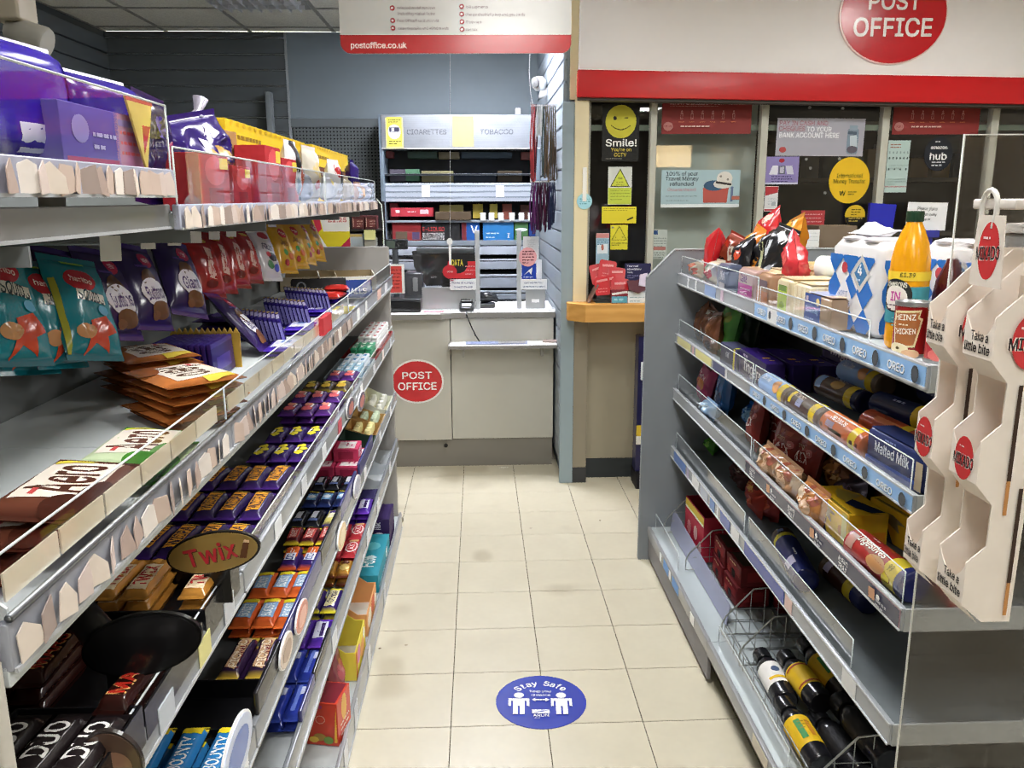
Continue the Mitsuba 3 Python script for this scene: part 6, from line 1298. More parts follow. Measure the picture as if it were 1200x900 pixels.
# ------------------------------------------------------------------ right gondola: top shelf
R1, R2, R3, R4, R5 = 1.263, 1.017, .771, .516, .159
CR = [(836, 298, .95, '#b9222a', [('t', 'Doritos', -.1, -.2, .1, '#f0e0e0', 80, .2), ('r', -.3, -.2, .2, .16, '#d8c8c8')], 'plain red crisp packet at the far end of the top shelf', 14),
      (858, 308, .99, '#8a3a24', [('r', .1, .2, .3, .3, '#e0d8cc', 20), ('e', -.2, -.1, .2, .15, '#1c1614'), ('r', -.2, .3, .3, .1, '#c8402a')], 'brown white and black crisp packet beside the red one', -18),
      (869, 318, .955, '#17161a', [('r', -.35, -.2, .12, .5, '#d8d4b0', 10), ('e', .1, .2, .2, .1, '#c84a2a')], 'black crisp packet with a pale stripe, in front', 22),
      (882, 300, 1.03, '#d07a28', [('r', 0, .3, .5, .1, '#e8c83a'), ('e', 0, -.05, .25, .18, '#b83a2a'), ('r', -.3, .1, .15, .5, '#e4dcae')], 'orange crisp packet in the middle of the pile', -12),
      (895, 308, .99, '#1a191c', [('e', -.1, -.05, .24, .12, '#d8892a'), ('r', .35, .0, .1, .6, '#d8dcae'), ('e', .1, .32, .2, .08, '#e4e0d8')], 'black crisp packet with an orange oval', 10),
      (897, 282, 1.08, '#c22a30', [('r', 0, 0, .5, .3, '#8a1a22'), ('e', .2, .3, .2, .1, '#e8c0b0')], 'red crisp packet at the top back of the pile', 38),
      (913, 305, .985, '#1c1c1e', [('r', -.25, .1, .2, .3, '#c8ccd0', 15), ('e', .15, -.2, .2, .12, '#8a8e94'), ('r', .1, .35, .4, .1, '#d8dcdc', -20)], 'black crisp packet with silver flashes', -14),
      (926, 292, 1.05, '#d98a22', [('e', 0, .3, .3, .12, '#e8c030'), ('r', .0, -.1, .4, .3, '#c8602a'), ('r', .2, .4, .3, .06, '#3a2a1a')], 'orange and yellow crisp packet at the near end of the pile', 18),
      (931, 315, .985, '#c43038', [('e', -.2, .3, .3, .1, '#e8a83a'), ('r', .1, -.1, .6, .2, '#d8585a')], 'red crisp packet lying low at the near end of the pile', 62)]
for i, (px, py, x, c, sp, lab, rz) in enumerate(CR):
    p = at(px, py, X=x); p[1] = min(p[1], 3.38)
    solo('crisp_packet', lab, 'crisp packet', pillow(.17, .225, .06, c, sp, lump=.5, seed=70 + i, back=c, p=4, q=4, bsdf='foil' if i % 3 == 1 else 'gloss'), RA(x, p[1], max(p[2], R1 + .085 if abs(rz) < 50 else R1 + .065), rz=rz if abs(rz) > 50 else rz * .6, ry=(i * 23) % 30 - 15, rx=-12))
def pk(lab, px, py, x, w, h, d, c, sp=(), top=(), side=(), z=R1, yaw=0, kind='c', seed=0, name='bread_pack', cat='bakery pack', bsdf='gloss'):
    y = min(at(px, py, X=x)[1], 3.475 - w / 2)
    if kind == 'c': return solo(name, lab, cat, carton(w, h, d, c, sp, top, side, ch=.012, bsdf=bsdf), RA(x, y, z + .001, ry=yaw))
    return solo(name, lab, cat, pillow(w, h, d, c, sp, lump=.35, seed=seed, p=4, q=4, sy=.008), RA(x + d / 2, y, z + h / 2 + .002, ry=yaw, rx=-6))
pk('clear packet with orange print at the far end of the top shelf', 806, 315, .875, .11, .085, .10, '#b9a890', [('e', -.1, .1, .2, .2, '#d8603a'), ('e', .25, -.1, .12, .2, '#c04a30'), ('r', 0, .4, .6, .06, '#e0ddd6')], kind='p', seed=81)
pk('pale packet with red print beside the clear orange one', 828, 322, .885, .12, .10, .10, '#b5b09c', [('e', .2, -.1, .16, .24, '#b83a4a'), ('r', -.2, .1, .2, .2, '#8d9a80')], kind='p', seed=82)
pk('blue grey packet with white lettering on the top shelf', 845, 330, .88, .13, .10, .12, '#56607a', [('t', 'Mini', .1, .1, .3, '#dcdce8', 0, .4), ('r', .1, -.25, .5, .2, '#c9c4cc')], [('r', 0, 0, .8, .8, '#8a8f9c')])
pk('packet of small cakes with a bright magenta label', 873, 338, .885, .17, .105, .14, '#b89a94', [('r', 0, -.18, .86, .38, '#c0489a'), ('t', 'Cake', -.1, .2, .26, '#7a4a78', 0, .4), ('n', 2, 0, -.14, .6, .14, .05, '#e0a8d0')], [('r', 0, 0, .85, .8, '#c4a184')])
pk('packet of small cakes with an orange brown label', 893, 345, .885, .11, .105, .14, '#a98468', [('r', 0, -.2, .9, .34, '#b5764e'), ('r', 0, .2, .8, .2, '#6a5a5e')], [('r', 0, 0, .85, .8, '#c8a47c')])
br = [('r', 0, .0, .94, .9, '#d9c7a2'), ('r', -.3, 0, .03, .9, '#f0ead8'), ('r', -.1, 0, .03, .9, '#f0ead8'), ('r', .1, 0, .03, .9, '#f0ead8'), ('r', .3, 0, .03, .9, '#f0ead8')]
sl = [('r', -.36, 0, .02, .86, '#efe9da'), ('r', -.2, 0, .02, .86, '#c9ab7c'), ('r', -.05, 0, .02, .86, '#efe9da'), ('r', .1, 0, .02, .86, '#c9ab7c'), ('r', .25, 0, .02, .86, '#efe9da'), ('r', .4, 0, .02, .86, '#c9ab7c')]
pk('clear wrapped pack of pale sliced cakes behind the orange brown label', 906, 345, .93, .13, .115, .15, '#d6bf98', sl, br, sl)
pk('clear wrapped pack with a green and lime label', 917, 358, .89, .12, .105, .15, '#d6c8a4', [('r', -.05, -.1, .6, .75, '#a9bf3e'), ('r', -.05, .22, .5, .16, '#6a8a3a'), ('e', -.05, -.25, .16, .1, '#8aa838'), *sl[-1:]], br, sl)
pk('clear wrapped pack of cream cakes right of the green label', 937, 362, .90, .12, .10, .15, '#ddd2b4', sl, br, sl)
pk('clear wrapped pack of buns on the back of the top shelf, nearer', 952, 345, 1.04, .17, .12, .13, '#dccb9c', sl, [('e', -.2, 0, .24, .34, '#e6d48e'), ('e', .22, .05, .24, .34, '#e2cf86')], sl)
pk('clear wrapped pack of buns on the back of the top shelf, farther', 928, 337, 1.05, .17, .12, .13, '#d9c9a0', sl, [('e', -.2, 0, .24, .34, '#e6d9a0'), ('e', .22, .05, .24, .34, '#dfcf92')], sl)
pk('small pack with a royal blue label and brown bread end', 957, 358, .885, .165, .085, .10, '#a58c74', [('r', -.16, 0, .64, .98, '#35519a'), ('t', 'Bakers Day', -.16, .0, .17, '#8fb4e0', 0, .5), ('e', .05, .28, .07, .12, '#d8c48a'), ('r', -.38, .3, .1, .2, '#b0a0b4'), ('n', 1, -.16, -.28, .5, .1, .05, '#7a94c8')], [('r', -.16, 0, .64, .9, '#8a94b8'), ('r', .33, 0, .3, .9, '#c9ab86')], [('r', 0, 0, .9, .9, '#9a8068')])
solo('cling_film_roll', 'white roll lying behind the buns on the top shelf', 'roll', G().add(*lathe([(.015, -.1), (.034, -.1), (.034, .1), (.015, .1), (.015, -.1)], 22)[:2], '#dfe8e8').ply('gloss'), Fr((1.09, 2.42, R1 + .13), _Z, (.55, -.84, 0), (-.84, -.55, 0)))
solo('roll_carton', 'low white carton under the white roll', 'carton', carton(.2, .092, .16, '#d5d9da'), RA(1.02, 2.42, R1 + .001))
def tissue(seed):
    w, h = .245, .232; c = '#e4e3e4'; B = '#2f6fc0'
    sp = []
    dia = lambda cx, cy, rx, ry: [(cx - rx, cy), (cx, cy - ry), (cx + rx, cy), (cx, cy + ry)]
    for r in range(-3, 4):
        for q in range(-2, 3):
            cx, cy = q * .076 + (.038 if r % 2 else 0) - .01, r * .04 - .01
            if r % 2 == 0 and abs(cx) + .038 < w / 2 + .03 and -h * .46 < cy < h * .36:
                P = Polygon(dia(cx, cy, .0395, .0415)).intersection(Polygon([(-w * .47, -h * .47), (w * .47, -h * .47), (w * .47, h * .33), (-w * .47, h * .33)]))
                if not P.is_empty and P.area > 1e-5: sp.append(('p', list(P.exterior.coords)[:-1], B))
    sp += [('p', dia(.045, .035, .045, .047), '#c8c6c2'), ('p', dia(.045, .035, .030, .031), '#4a80b0'), ('e', -.035, .045, .014, .014, '#c04850')]
    sp += [('p', dia(-.03, -.035, .045, .055), '#dcdfe8')]
    g = G()
    g.add(*box(-w / 2, w / 2, 0, h, -.11, 0, .022), c)
    for i in range(2):
        v, f, _ = lathe([(.0, .0), (.045, 0), (.05, .006), (.03, .012), (.0, .009)], 18); g.add(v, f, '#ededf0', Tm((i - .5) * .105, h - .004, -.05))
    prints(g, sp, M=Tm(0, h / 2, 0)); prints(g, sp[:-3], M=Fr((w / 2, h / 2, -.06), (0, 0, -1), _Y, (1, 0, 0)) @ np.diag([.42, .95, 1, 1]))
    prints(g, [('t', '4', .045, .045, .026, '#eef2f6'), ('n', 1, .045, .02, .03, .01, .005, '#c8d8e8'), ('t', 'SOFT', -.03, -.02, .013, '#8a98c0', 0, .05), ('t', 'TOILET TISSUE', -.03, -.042, .011, '#3a4468', 0, .08), ('n', 1, -.03, -.06, .04, .01, .004, '#a0a8c0')], M=Tm(0, h / 2, 0), off0=.006)
    return g.ply('gloss')
tp = tissue(1)
solo('toilet_tissue', 'blue diamond patterned pack of toilet rolls reading TOILET TISSUE, left of the juice', 'toilet tissue', tp, RA(.935, 2.062, R1 + .001, ry=4))
solo('toilet_tissue', 'second blue diamond pack of toilet rolls, behind the juice bottle', 'toilet tissue', tp, RA(1.075, 1.87, R1 + .001, ry=6))
solo('tissue_wrap', 'crumpled white film on top of the toilet roll packs', 'film', pillow(.16, .07, .035, '#e6e6ec', lump=1.0, seed=90, p=2, q=2), RA(1.0, 2.10, R1 + .25, rx=-80))
# juice
k = thing('juice_bottle', 'bottle of orange juice with a dark green cap on the top shelf', 'juice bottle')
Mj = RA(.962, 1.835, R1 + .0005, ry=42)
pr = [(0, .002), (.030, 0), (.038, .006), (.041, .02), (.040, .06), (.041, .10), (.0425, .14), (.042, .17), (.0405, .20), (.034, .235), (.024, .262), (.0165, .278), (.0155, .285), (.0155, .288), (0, .288)]
v, f, ix = lathe(pr, 32)
cols = np.array([lin('#e09a12')] * len(v)); yv = v[:, 1]
part(k, 'bottle', G().add(v, f, cols).ply('gloss'), Mj)
v, f, _ = lathe([(0, .282), (.0175, .282), (.0185, .284), (.0185, .302), (.017, .305), (0, .305)], 24)
part(k, 'cap', G().add(v, f, '#1e3a28').ply('gloss'), Mj, label='dark green cap')
def cyl_label(r, y0, y1, c, a0=0, a1=360, n=40, off=.0008):
    A = np.radians(np.linspace(a0, a1, n + 1)); R_ = r + off
    v = np.concatenate([np.stack([R_ * np.sin(A), 0 * A + y, R_ * np.cos(A)], 1) for y in (y0, y1)])
    return v, np.array([(i, i + 1, n + 2 + i, n + 1 + i) for i in range(n)]), lin(c)
def wrap(r, cy): return lambda P, off: np.stack([(r + off) * np.sin(P[:, 0] / r), P[:, 1] + cy, (r + off) * np.cos(P[:, 0] / r)], 1)
g = G().add(*cyl_label(.0425, .06, .142, '#3f8a96')); g.add(*cyl_label(.043, .155, .175, '#e8c83a'))
prints(g, [('e', -.012, .022, .037, .037, '#1f2422'), ('e', -.012, .016, .028, .028, '#e4dcd4'), ('t', 'JOHNSONS', -.012, .046, .011, '#e8e4d4', 0, .05), ('t', 'IN', -.010, .02, .02, '#c04a9a', 0, .022), ('n', 2, -.012, .0, .04, .009, .003, '#6a5a6a'), ('r', .03, .008, .014, .018, '#2a5a3a'), ('t', '\u00a31.39', .012, .068, .009, '#5a4a20', 0, .03), ('n', 3, .012, -.028, .05, .008, .003, '#7ab0b8')], wrap(.0428, .10), seg=.006, off0=.0012)
part(k, 'label', g.ply('paint'), Mj, label='teal wrap label')
def can(lab, x, y, c, sp, yaw):
    k = thing('soup_can', lab, 'tin can'); M = RA(x, y, R1 + .0005, ry=yaw)
    part(k, 'body', prints(G().add(*lathe([(.0365, .006), (.0365, .109)], 32)[:2], c), sp, wrap(.0368, .057), seg=.006).ply('gloss'), M)
    v, f, _ = lathe([(0, .112), (.031, .112), (.033, .1165), (.0375, .1165), (.0378, .108), (.0365, .107)], 32); v2, f2, _ = lathe([(.0365, .007), (.0378, .005), (.0375, 0), (0, .001)], 32)
    part(k, 'rim', G().add(v, f, '#c9cbcc').add(v2, f2, '#b9bbbc').ply('metal'), M, label='silver rim')
sh = [(-.03, .04), (.03, .045), (.026, .03), (.034, .026), (.022, -.035), (-.022, -.04), (-.03, .01)]
can('tin of soup with a red label and cream keystone beside the juice', .935, 1.752, '#8a1c1c', [('p', sh, '#e0cfa0'), ('p', [(x * .86, y * .88) for x, y in sh], '#a8683a'), ('t', 'HEINZ', -.003, .028, .012, '#f2ead8', 3, .045), ('n', 1, 0, .012, .03, .01, .003, '#e8d8b8'), ('t', 'CHICKEN', -.002, -.002, .012, '#f2ead8', 3, .046), ('e', -.012, -.04, .022, .012, '#e4d8b4'), ('e', .014, -.05, .018, .010, '#d8b08a'), ('e', -.012, -.039, .004, .003, '#5a4a2a')], 42)
can('second red soup tin, half hidden behind the white display', .965, 1.672, '#a02630', [('r', -.01, .02, .02, .03, '#e4c8c8'), ('t', 'HEINZ', 0, .025, .011, '#f2e6e0', 0, .04), ('r', 0, -.015, .04, .02, '#c04a50'), ('e', 0, -.04, .02, .012, '#d8706a')], 42)
k = thing('sauce_bottle', 'dark red sauce bottle behind the second toilet roll pack', 'sauce bottle'); p = at(1108, 330, X=1.06); Ms = RA(1.06, p[1] - .02, R1 + .0005)
part(k, 'bottle', G().add(*lathe([(0, 0), (.032, 0), (.034, .02), (.034, .12), (.03, .15), (.014, .19), (.012, .2), (0, .2)], 24)[:2], '#4a0f18').ply('gloss'), Ms); part(k, 'label', G().add(*cyl_label(.034, .03, .085, '#c9b838')).ply('paint'), Ms)

# ------------------------------------------------------------------ second shelf of the right gondola
z = R2
for px, py, x, lab, sd, rz in ((806, 357, .93, 'brown and silver chocolate bag at the far end of the second shelf', 1, 20), (826, 370, .93, 'crumpled brown chocolate bag on the second shelf', 2, -12), (838, 384, .90, 'brown bag behind the riser of the second shelf', 3, 10)):
    y = min(at(px, py, X=x)[1], 3.40 if px < 810 else 3.29)
    solo('chocolate_bag', lab, 'chocolate bag', pillow(.13, .16, .06, '#74482f', [('r', -.1, .35, .5, .1, '#dcd8d0', 12), ('e', .1, .1, .2, .12, '#8a5a36'), ('r', -.25, -.1, .1, .4, '#c9c0b4', 8), ('e', .1, -.3, .2, .1, '#3a2018')], lump=.4, seed=100 + sd, bsdf='foil'), RA(x, y, z + .075, rz=rz, rx=-8))
for px, py, x, c, lab, sd in ((855, 392, .95, '#4f9440', 'green and orange snack bag on the second shelf', 1), (880, 400, 1.06, '#1f3a26', 'dark green snack bag behind the green and orange one', 2), (866, 382, 1.08, '#6a5a34', 'brown and green snack bag at the back of the second shelf', 3)):
    y = at(px, py, X=x)[1]
    solo('snack_bag', lab, 'snack bag', pillow(.16, .2, .07, c, [('e', -.2, .12, .2, .14, '#c08a4a'), ('e', -.28, -.1, .14, .14, '#d8a080'), ('r', .2, -.3, .4, .06, '#a8c86a'), ('e', .2, .25, .2, .1, '#7a8a3a'), ('e', .1, -.05, .14, .14, '#2a1a14')] if sd != 2 else [('t', 'Z', 0, 0, .2, '#b8c8b4'), ('e', 0, .3, .3, .1, '#14261a')], lump=.25, seed=110 + sd), RA(x, min(y, 3.36), z + .095, rz=8 * sd - 14, rx=-10))
fing = carton(.29, .085, .06, '#2a1c4e', [('t', 'fingers', .02, -.05, .42, '#dcd8e2', -2, .66), ('n', 1, -.14, .33, .4, .1, .1, '#a89ab8'), ('r', -.47, 0, .05, .9, '#3a2a66')], [('r', 0, 0, .98, .96, '#34206e'), ('r', .16, .0, .06, .4, '#d89a3a'), ('r', .3, .1, .03, .3, '#b8863a'), ('r', -.2, .1, .1, .08, '#5a3aa0')], bsdf='gloss')
for i, (x, y, zz, lab) in enumerate(((.875, 2.60, 0, 'front purple carton reading fingers on the second shelf'), (.945, 2.575, 0, 'second purple biscuit carton behind the front one'), (1.01, 2.56, 0, 'third purple biscuit carton behind the front one'), (1.085, 2.44, 0, 'rear purple biscuit carton on the second shelf'), (1.09, 2.42, .086, 'upper rear purple biscuit carton on the second shelf'))):
    solo('biscuit_carton', lab, 'biscuit carton', fing, RA(x, y, z + zz + .001, ry=(i * 7) % 5 - 2, rz=0))
solo('snack_carton', 'navy carton with a yellow edge left of the fingers carton', 'biscuit carton', carton(.17, .075, .06, '#3c3f5c', [('t', 'oat', -.05, .1, .3, '#b8bccc', 0, .2), ('r', .36, 0, .1, .95, '#d2bf3c'), ('r', .45, 0, .07, .9, '#4a3a7a')], [('r', .36, 0, .1, .9, '#d2bf3c')]), RA(.87, 2.84, z + .001, ry=2))
rt_ = lambda c1, c2, sp: roll(.215, .031, [(.1, c1), (.74, c1), (.9, '#d9bd2c'), (1, c2)], sp, ang=42)
rl1 = rt_('#8fb0dc', '#6a5a4a', [('t', 'Rich Tea', -.28, .2, .5, '#f2f4fa', 0, .3), ('e', .12, .1, .1, .5, '#c98a52'), ('e', .16, -.3, .1, .4, '#d8a068')])
rl2 = rt_('#4a3a38', '#6a5c58', [('t', 'Choc', -.2, .4, .5, '#c9b8b0', 0, .3), ('r', -.1, -.2, .16, .7, '#8f96b8'), ('r', -.38, 0, .08, 1.2, '#d9bd2c')])
rl3 = rt_('#c9683a', '#b9592c', [('t', 'Hobnobs', -.12, .3, .5, '#f2e4dc', 0, .38), ('r', -.25, -.35, .2, .5, '#9a8aa0'), ('r', .0, .7, .3, .3, '#e0a080')])
rl4 = rt_('#5b4a40', '#141a3c', [('e', .0, .2, .14, .5, '#b08a4a'), ('r', -.4, 0, .14, 1.4, '#7fa2d0')])
rl5 = rt_('#16204a', '#12183a', [('n', 1, .0, .3, .3, .1, .2, '#8a96c0')])
rl6 = rt_('#b8512c', '#a8482a', [('r', .0, .2, .5, .5, '#d07a4a')])
for i, (pl, x, y, zz, lab, ry) in enumerate(((rl1, .875, 2.335, 0, 'pale blue biscuit roll with a yellow band, behind the riser', 0), (rl2, .875, 2.105, 0, 'brown biscuit roll with yellow bands, behind the riser', 0), (rl3, .878, 1.875, 0, 'orange biscuit roll with a yellow band, behind the riser', 0),
                                          (rl4, 1.0, 2.20, .022, 'brown and pale blue roll with a navy twisted end, second row', 6), (rl1, 1.09, 2.27, .05, 'pale blue roll at the back of the second shelf', 4), (rl5, 1.05, 1.95, .03, 'navy biscuit roll lying at the back', 10), (rl5, 1.07, 1.74, .03, 'navy biscuit roll nearest the white display', -6),
                                          (rl6, .985, 1.88, 0, 'orange roll in the second row, farther', 4), (rl6, .975, 1.655, .0, 'orange roll in the second row, nearer', 8), (rl5, 1.13, 1.9, .075, 'upper navy biscuit roll at the back', 0))):
    solo('biscuit_roll', lab, 'biscuit roll', pl, RA(x, y, z + zz + .032, ry=ry))
solo('biscuit_carton', 'navy biscuit pack with white lettering at the near end of the second shelf', 'biscuit pack', carton(.225, .085, .06, '#2a3566', [('r', 0, -.36, .96, .22, '#4a63b4'), ('r', 0, -.4, .96, .12, '#2f3f80'), ('t', 'Malted Milk', -.02, .08, .26, '#dfe4f0', 0, .6), ('r', .44, -.1, .11, .7, '#b9a88c'), ('n', 1, 0, .36, .3, .1, .05, '#7a88b8')], [('r', 0, 0, .9, .9, '#232c56')], ch=.01, bsdf='gloss'), RA(.868, 1.65, z + .001, ry=3))
solo('biscuit_carton', 'dark navy biscuit pack behind the lettered one', 'biscuit pack', carton(.2, .08, .06, '#1c2448', [('n', 1, 0, .2, .6, .1, .1, '#5a6aa0')], ch=.01, bsdf='gloss'), RA(.945, 1.60, z + .001, ry=6))

# ------------------------------------------------------------------ third shelf
z = R3
def sbag(lab, px, py, x, w, h, t, c, sp, seed, rz=0, ry=0, rx=-10, lump=.28, cat='sweet bag', zz=None, bs='gloss', y=None):
    y = min(at(px, py, X=x)[1], 3.475 - w / 2) if y is None else y
    solo('sweet_bag', lab, cat, pillow(w, h, t, c, sp, lump=lump, seed=seed, bsdf=bs), RA(x, y, z + h / 2 * math.cos(math.radians(rz)) * .96 + .004 if zz is None else z + zz, rz=rz, ry=ry, rx=rx))
sbag('dark pink sweet bag at the far end of the third shelf', 830, 449, .93, .16, .2, .06, '#94305a', [('t', 'PERCY', -.05, .1, .12, '#d8c0cc', -10, .5), ('e', .0, -.08, .26, .12, '#c07a4a'), ('e', -.1, -.3, .3, .14, '#c05a86'), ('r', .1, .35, .5, .08, '#5a1834')], 121, -12)
sbag('bright blue sweet bag beside the dark pink one', 850, 463, .955, .16, .2, .06, '#1f5f9c', [('r', -.1, .1, .3, .16, '#9ab8d4', -20), ('e', -.2, -.15, .2, .12, '#8aa8c0'), ('e', .15, -.2, .2, .12, '#123a66')], 122, 14)
sbag('clear blue bag lying in front behind the riser', 833, 478, .885, .14, .07, .07, '#8fb4d8', [('e', 0, 0, .3, .3, '#c8dcec')], 123, 0, zz=.035, lump=.5)
sbag('crumpled blue sweet bag on the third shelf', 884, 487, 1.0, .15, .09, .07, '#1f66b0', [('e', .1, .1, .2, .3, '#7ab0dc'), ('r', -.2, 0, .1, .6, '#c8dcf0', 20)], 124, 0, zz=.045, lump=.5)
mx = [('t', 'MIX', .02, -.02, .16, '#d8c4c0', 10, .62), ('t', 'POTATO', -.05, .14, .055, '#b89a7a', 10, .36), ('r', .05, .26, .4, .07, '#9a4a3a', 8), ('e', .3, .12, .09, .07, '#b86a6a'), ('t', '40', .3, .12, .05, '#e0c8c0'), ('e', -.2, -.33, .2, .08, '#8a5a34')]
for i, (px, py, x, rz, ry, lab) in enumerate(((888, 503, .93, 8, -10, 'brown red MIX snack bag farthest along the third shelf'), (912, 505, .99, -14, 12, 'upper brown red MIX snack bag leaning back'), (925, 522, .93, -6, 6, 'middle brown red MIX snack bag on the third shelf'), (950, 530, .955, -4, -4, 'large brown red MIX snack bag nearest the yellow boxes'), (972, 540, 1.05, 6, 8, 'dark brown snack bag behind the MIX bags'))):
    sbag(lab, px, py, x, .16, .185, .06, '#7d2b26' if i != 4 else '#3a2018', mx if i != 4 else [('e', 0, 0, .3, .2, '#4a2a20'), ('r', .2, .2, .3, .06, '#8a6a5a', 20)], 130 + i, rz, ry, cat='snack bag')
for i, (px, py, x, lab, c) in enumerate(((905, 545, .875, 'clear bag of small pastries behind the riser, farther', '#a8805c'), (925, 565, .875, 'clear bag of small pastries behind the riser, nearer', '#a07a5a'), (955, 590, .87, 'clear bag with orange print beside the yellow boxes', '#a8703f'))):
    sbag(lab, px, py, x, .15, .10, .06, c, [('e', -.25, .1, .15, .24, '#d2bda6'), ('e', .1, -.1, .16, .26, '#c4a488'), ('e', .3, .2, .1, .2, '#9a5a4a'), ('e', -.1, .3, .1, .12, '#8a4a34'), ('e', .0, -.32, .2, .1, '#cfa57a')], 140 + i, 0, 0, lump=.5, zz=.05, cat='pastry bag')
for i, (x, y, zz, lab) in enumerate(((1.0, 2.17, .05, 'crumpled bronze snack bag behind the pastry bags'), (1.06, 2.03, .06, 'dark brown crumpled snack bag at the back of the third shelf'), (.98, 2.05, .03, 'dark violet snack bag lying before the yellow boxes'))):
    sbag(lab, 0, 0, x, .17, .13, .07, ['#5a3218', '#2e1a10', '#2a2233'][i], [('e', 0, 0, .3, .3, ['#9a6a34', '#6a4020', '#4a3f5a'][i]), ('r', .2, .1, .3, .1, ['#d0b080', '#a07a50', '#6a5a80'][i], 25)], 150 + i, 20 * i - 20, 0, lump=.6, zz=zz + .02, cat='snack bag', bs='foil', y=y)
yel = carton(.21, .085, .10, '#d8ae26', [('p', [(-.5, -.5), (.0, -.5), (-.15, 0), (-.4, .1), (-.5, .1)], '#3c3f52'), ('p', [(-.2, .1), (.1, -.1), (.05, .15), (.2, .2), (-.05, .35), (-.25, .3)], '#8a8060'), ('e', .33, -.1, .06, .14, '#c88a3a'), ('r', .42, 0, .12, .9, '#c8c070')], [('p', [(-.4, .1), (-.1, .42), (.0, .1), (.3, .3), (.2, -.1), (-.1, -.2), (-.3, -.05)], '#b9a24a'), ('p', [(.0, .1), (.46, .46), (.46, .1), (.3, -.1), (.1, -.2)], '#1c2444'), ('r', .0, -.42, .9, .08, '#7a6a20')], [('r', 0, -.2, .9, .3, '#e0902a')], bsdf='gloss')
solo('biscuit_box', 'front yellow and navy biscuit box on the third shelf', 'biscuit box', yel, RA(.872, 1.945, z + .001, ry=2))
solo('biscuit_box', 'rear yellow and navy biscuit box on the third shelf', 'biscuit box', yel, RA(1.0, 1.86, z + .001, ry=8))
solo('biscuit_box', 'yellow biscuit box on top of the rear one', 'biscuit box', yel, RA(1.02, 1.87, z + .088, ry=-4, rz=0))
solo('biscuit_roll', 'red biscuit roll with a yellow band at the near end of the third shelf', 'biscuit roll', roll(.225, .036, [(.1, '#a83a34'), (.72, '#a02f2c'), (.93, '#d8c23a'), (1, '#2a2f6a')], [('t', 'Digestives', -.1, .4, .5, '#e8ded8', 0, .5), ('n', 1, -.1, .95, .3, .1, .12, '#d8b0a8'), ('e', .1, -.4, .16, .5, '#c08a5a'), ('r', -.4, -.1, .14, 1, '#b0847a'), ('t', '99', .32, .0, .4, '#8a7a20', 0, .07)], ang=42), RA(.885, 1.675, z + .038, ry=4))
solo('biscuit_roll', 'red roll end showing behind the yellow banded one', 'biscuit roll', roll(.2, .034, [(.1, '#a8322e'), (.9, '#b03a34'), (1, '#8a2a2a')]), RA(.975, 1.60, z + .036, ry=-6))

# ------------------------------------------------------------------ fourth shelf
z = R4
sbag('small bright green sweet bag at the far end of the fourth shelf', 832, 517, 1.0, .09, .07, .05, '#4f9a2c', [('e', .1, 0, .25, .25, '#8ac84a'), ('r', -.2, 0, .2, .2, '#2a5a1c')], 161, 0, zz=.036, lump=.5)
for i, (px, py, x, c, lab) in enumerate(((868, 568, 1.0, '#4a1f1c', 'dark brown bag on the fourth shelf, farthest of three'), (888, 590, .97, '#a8301f', 'red and orange bag on the fourth shelf, middle of three'), (905, 603, 1.0, '#8a2420', 'dark red bag on the fourth shelf, nearest of three'))):
    sbag(lab, px, py, x, .15, .13 if i else .1, .07, c, [('e', -.1, .2, .2, .14, '#c88a3a'), ('e', .15, -.1, .2, .14, '#d05a3a'), ('r', -.2, -.3, .3, .1, '#e0c0a0', 15), ('e', .2, .3, .12, .1, '#6a1a18')] if i else [('e', 0, 0, .2, .2, '#2a1412'), ('r', .2, .3, .2, .1, '#c8c0b8', 15)], 170 + i, -10 + 14 * i, 0, lump=.5, zz=.06 if i else .04, cat='snack bag', bs='foil')
navy = roll(.30, .036, [(.12, '#3a241a'), (.2, '#d3c02c'), (1, '#1a2260')], [('r', .24, -.3, .16, 1, '#b9b6d2'), ('n', 1, .12, .5, .2, .1, .14, '#c8ccdc'), ('r', -.44, .3, .06, .5, '#7a86b4')], ang=50)
brn = roll(.22, .034, [(.12, '#5a4a3a'), (.62, '#3a2118'), (.8, '#cbb42c'), (1, '#1c2458')], [('r', -.32, -.2, .14, .9, '#a8a4c4'), ('r', .0, .5, .3, .12, '#c8b8a8'), ('t', '99', .22, .1, .5, '#8a7a20', 0, .07)], ang=50)
solo('biscuit_roll', 'navy biscuit roll with a brown end lying alone on the fourth shelf', 'biscuit roll', navy, RA(.925, 2.27, z + .037, ry=-8))
solo('biscuit_roll', 'brown biscuit roll with a yellow band on the fourth shelf', 'biscuit roll', brn, RA(1.015, 2.10, z + .035, ry=4))

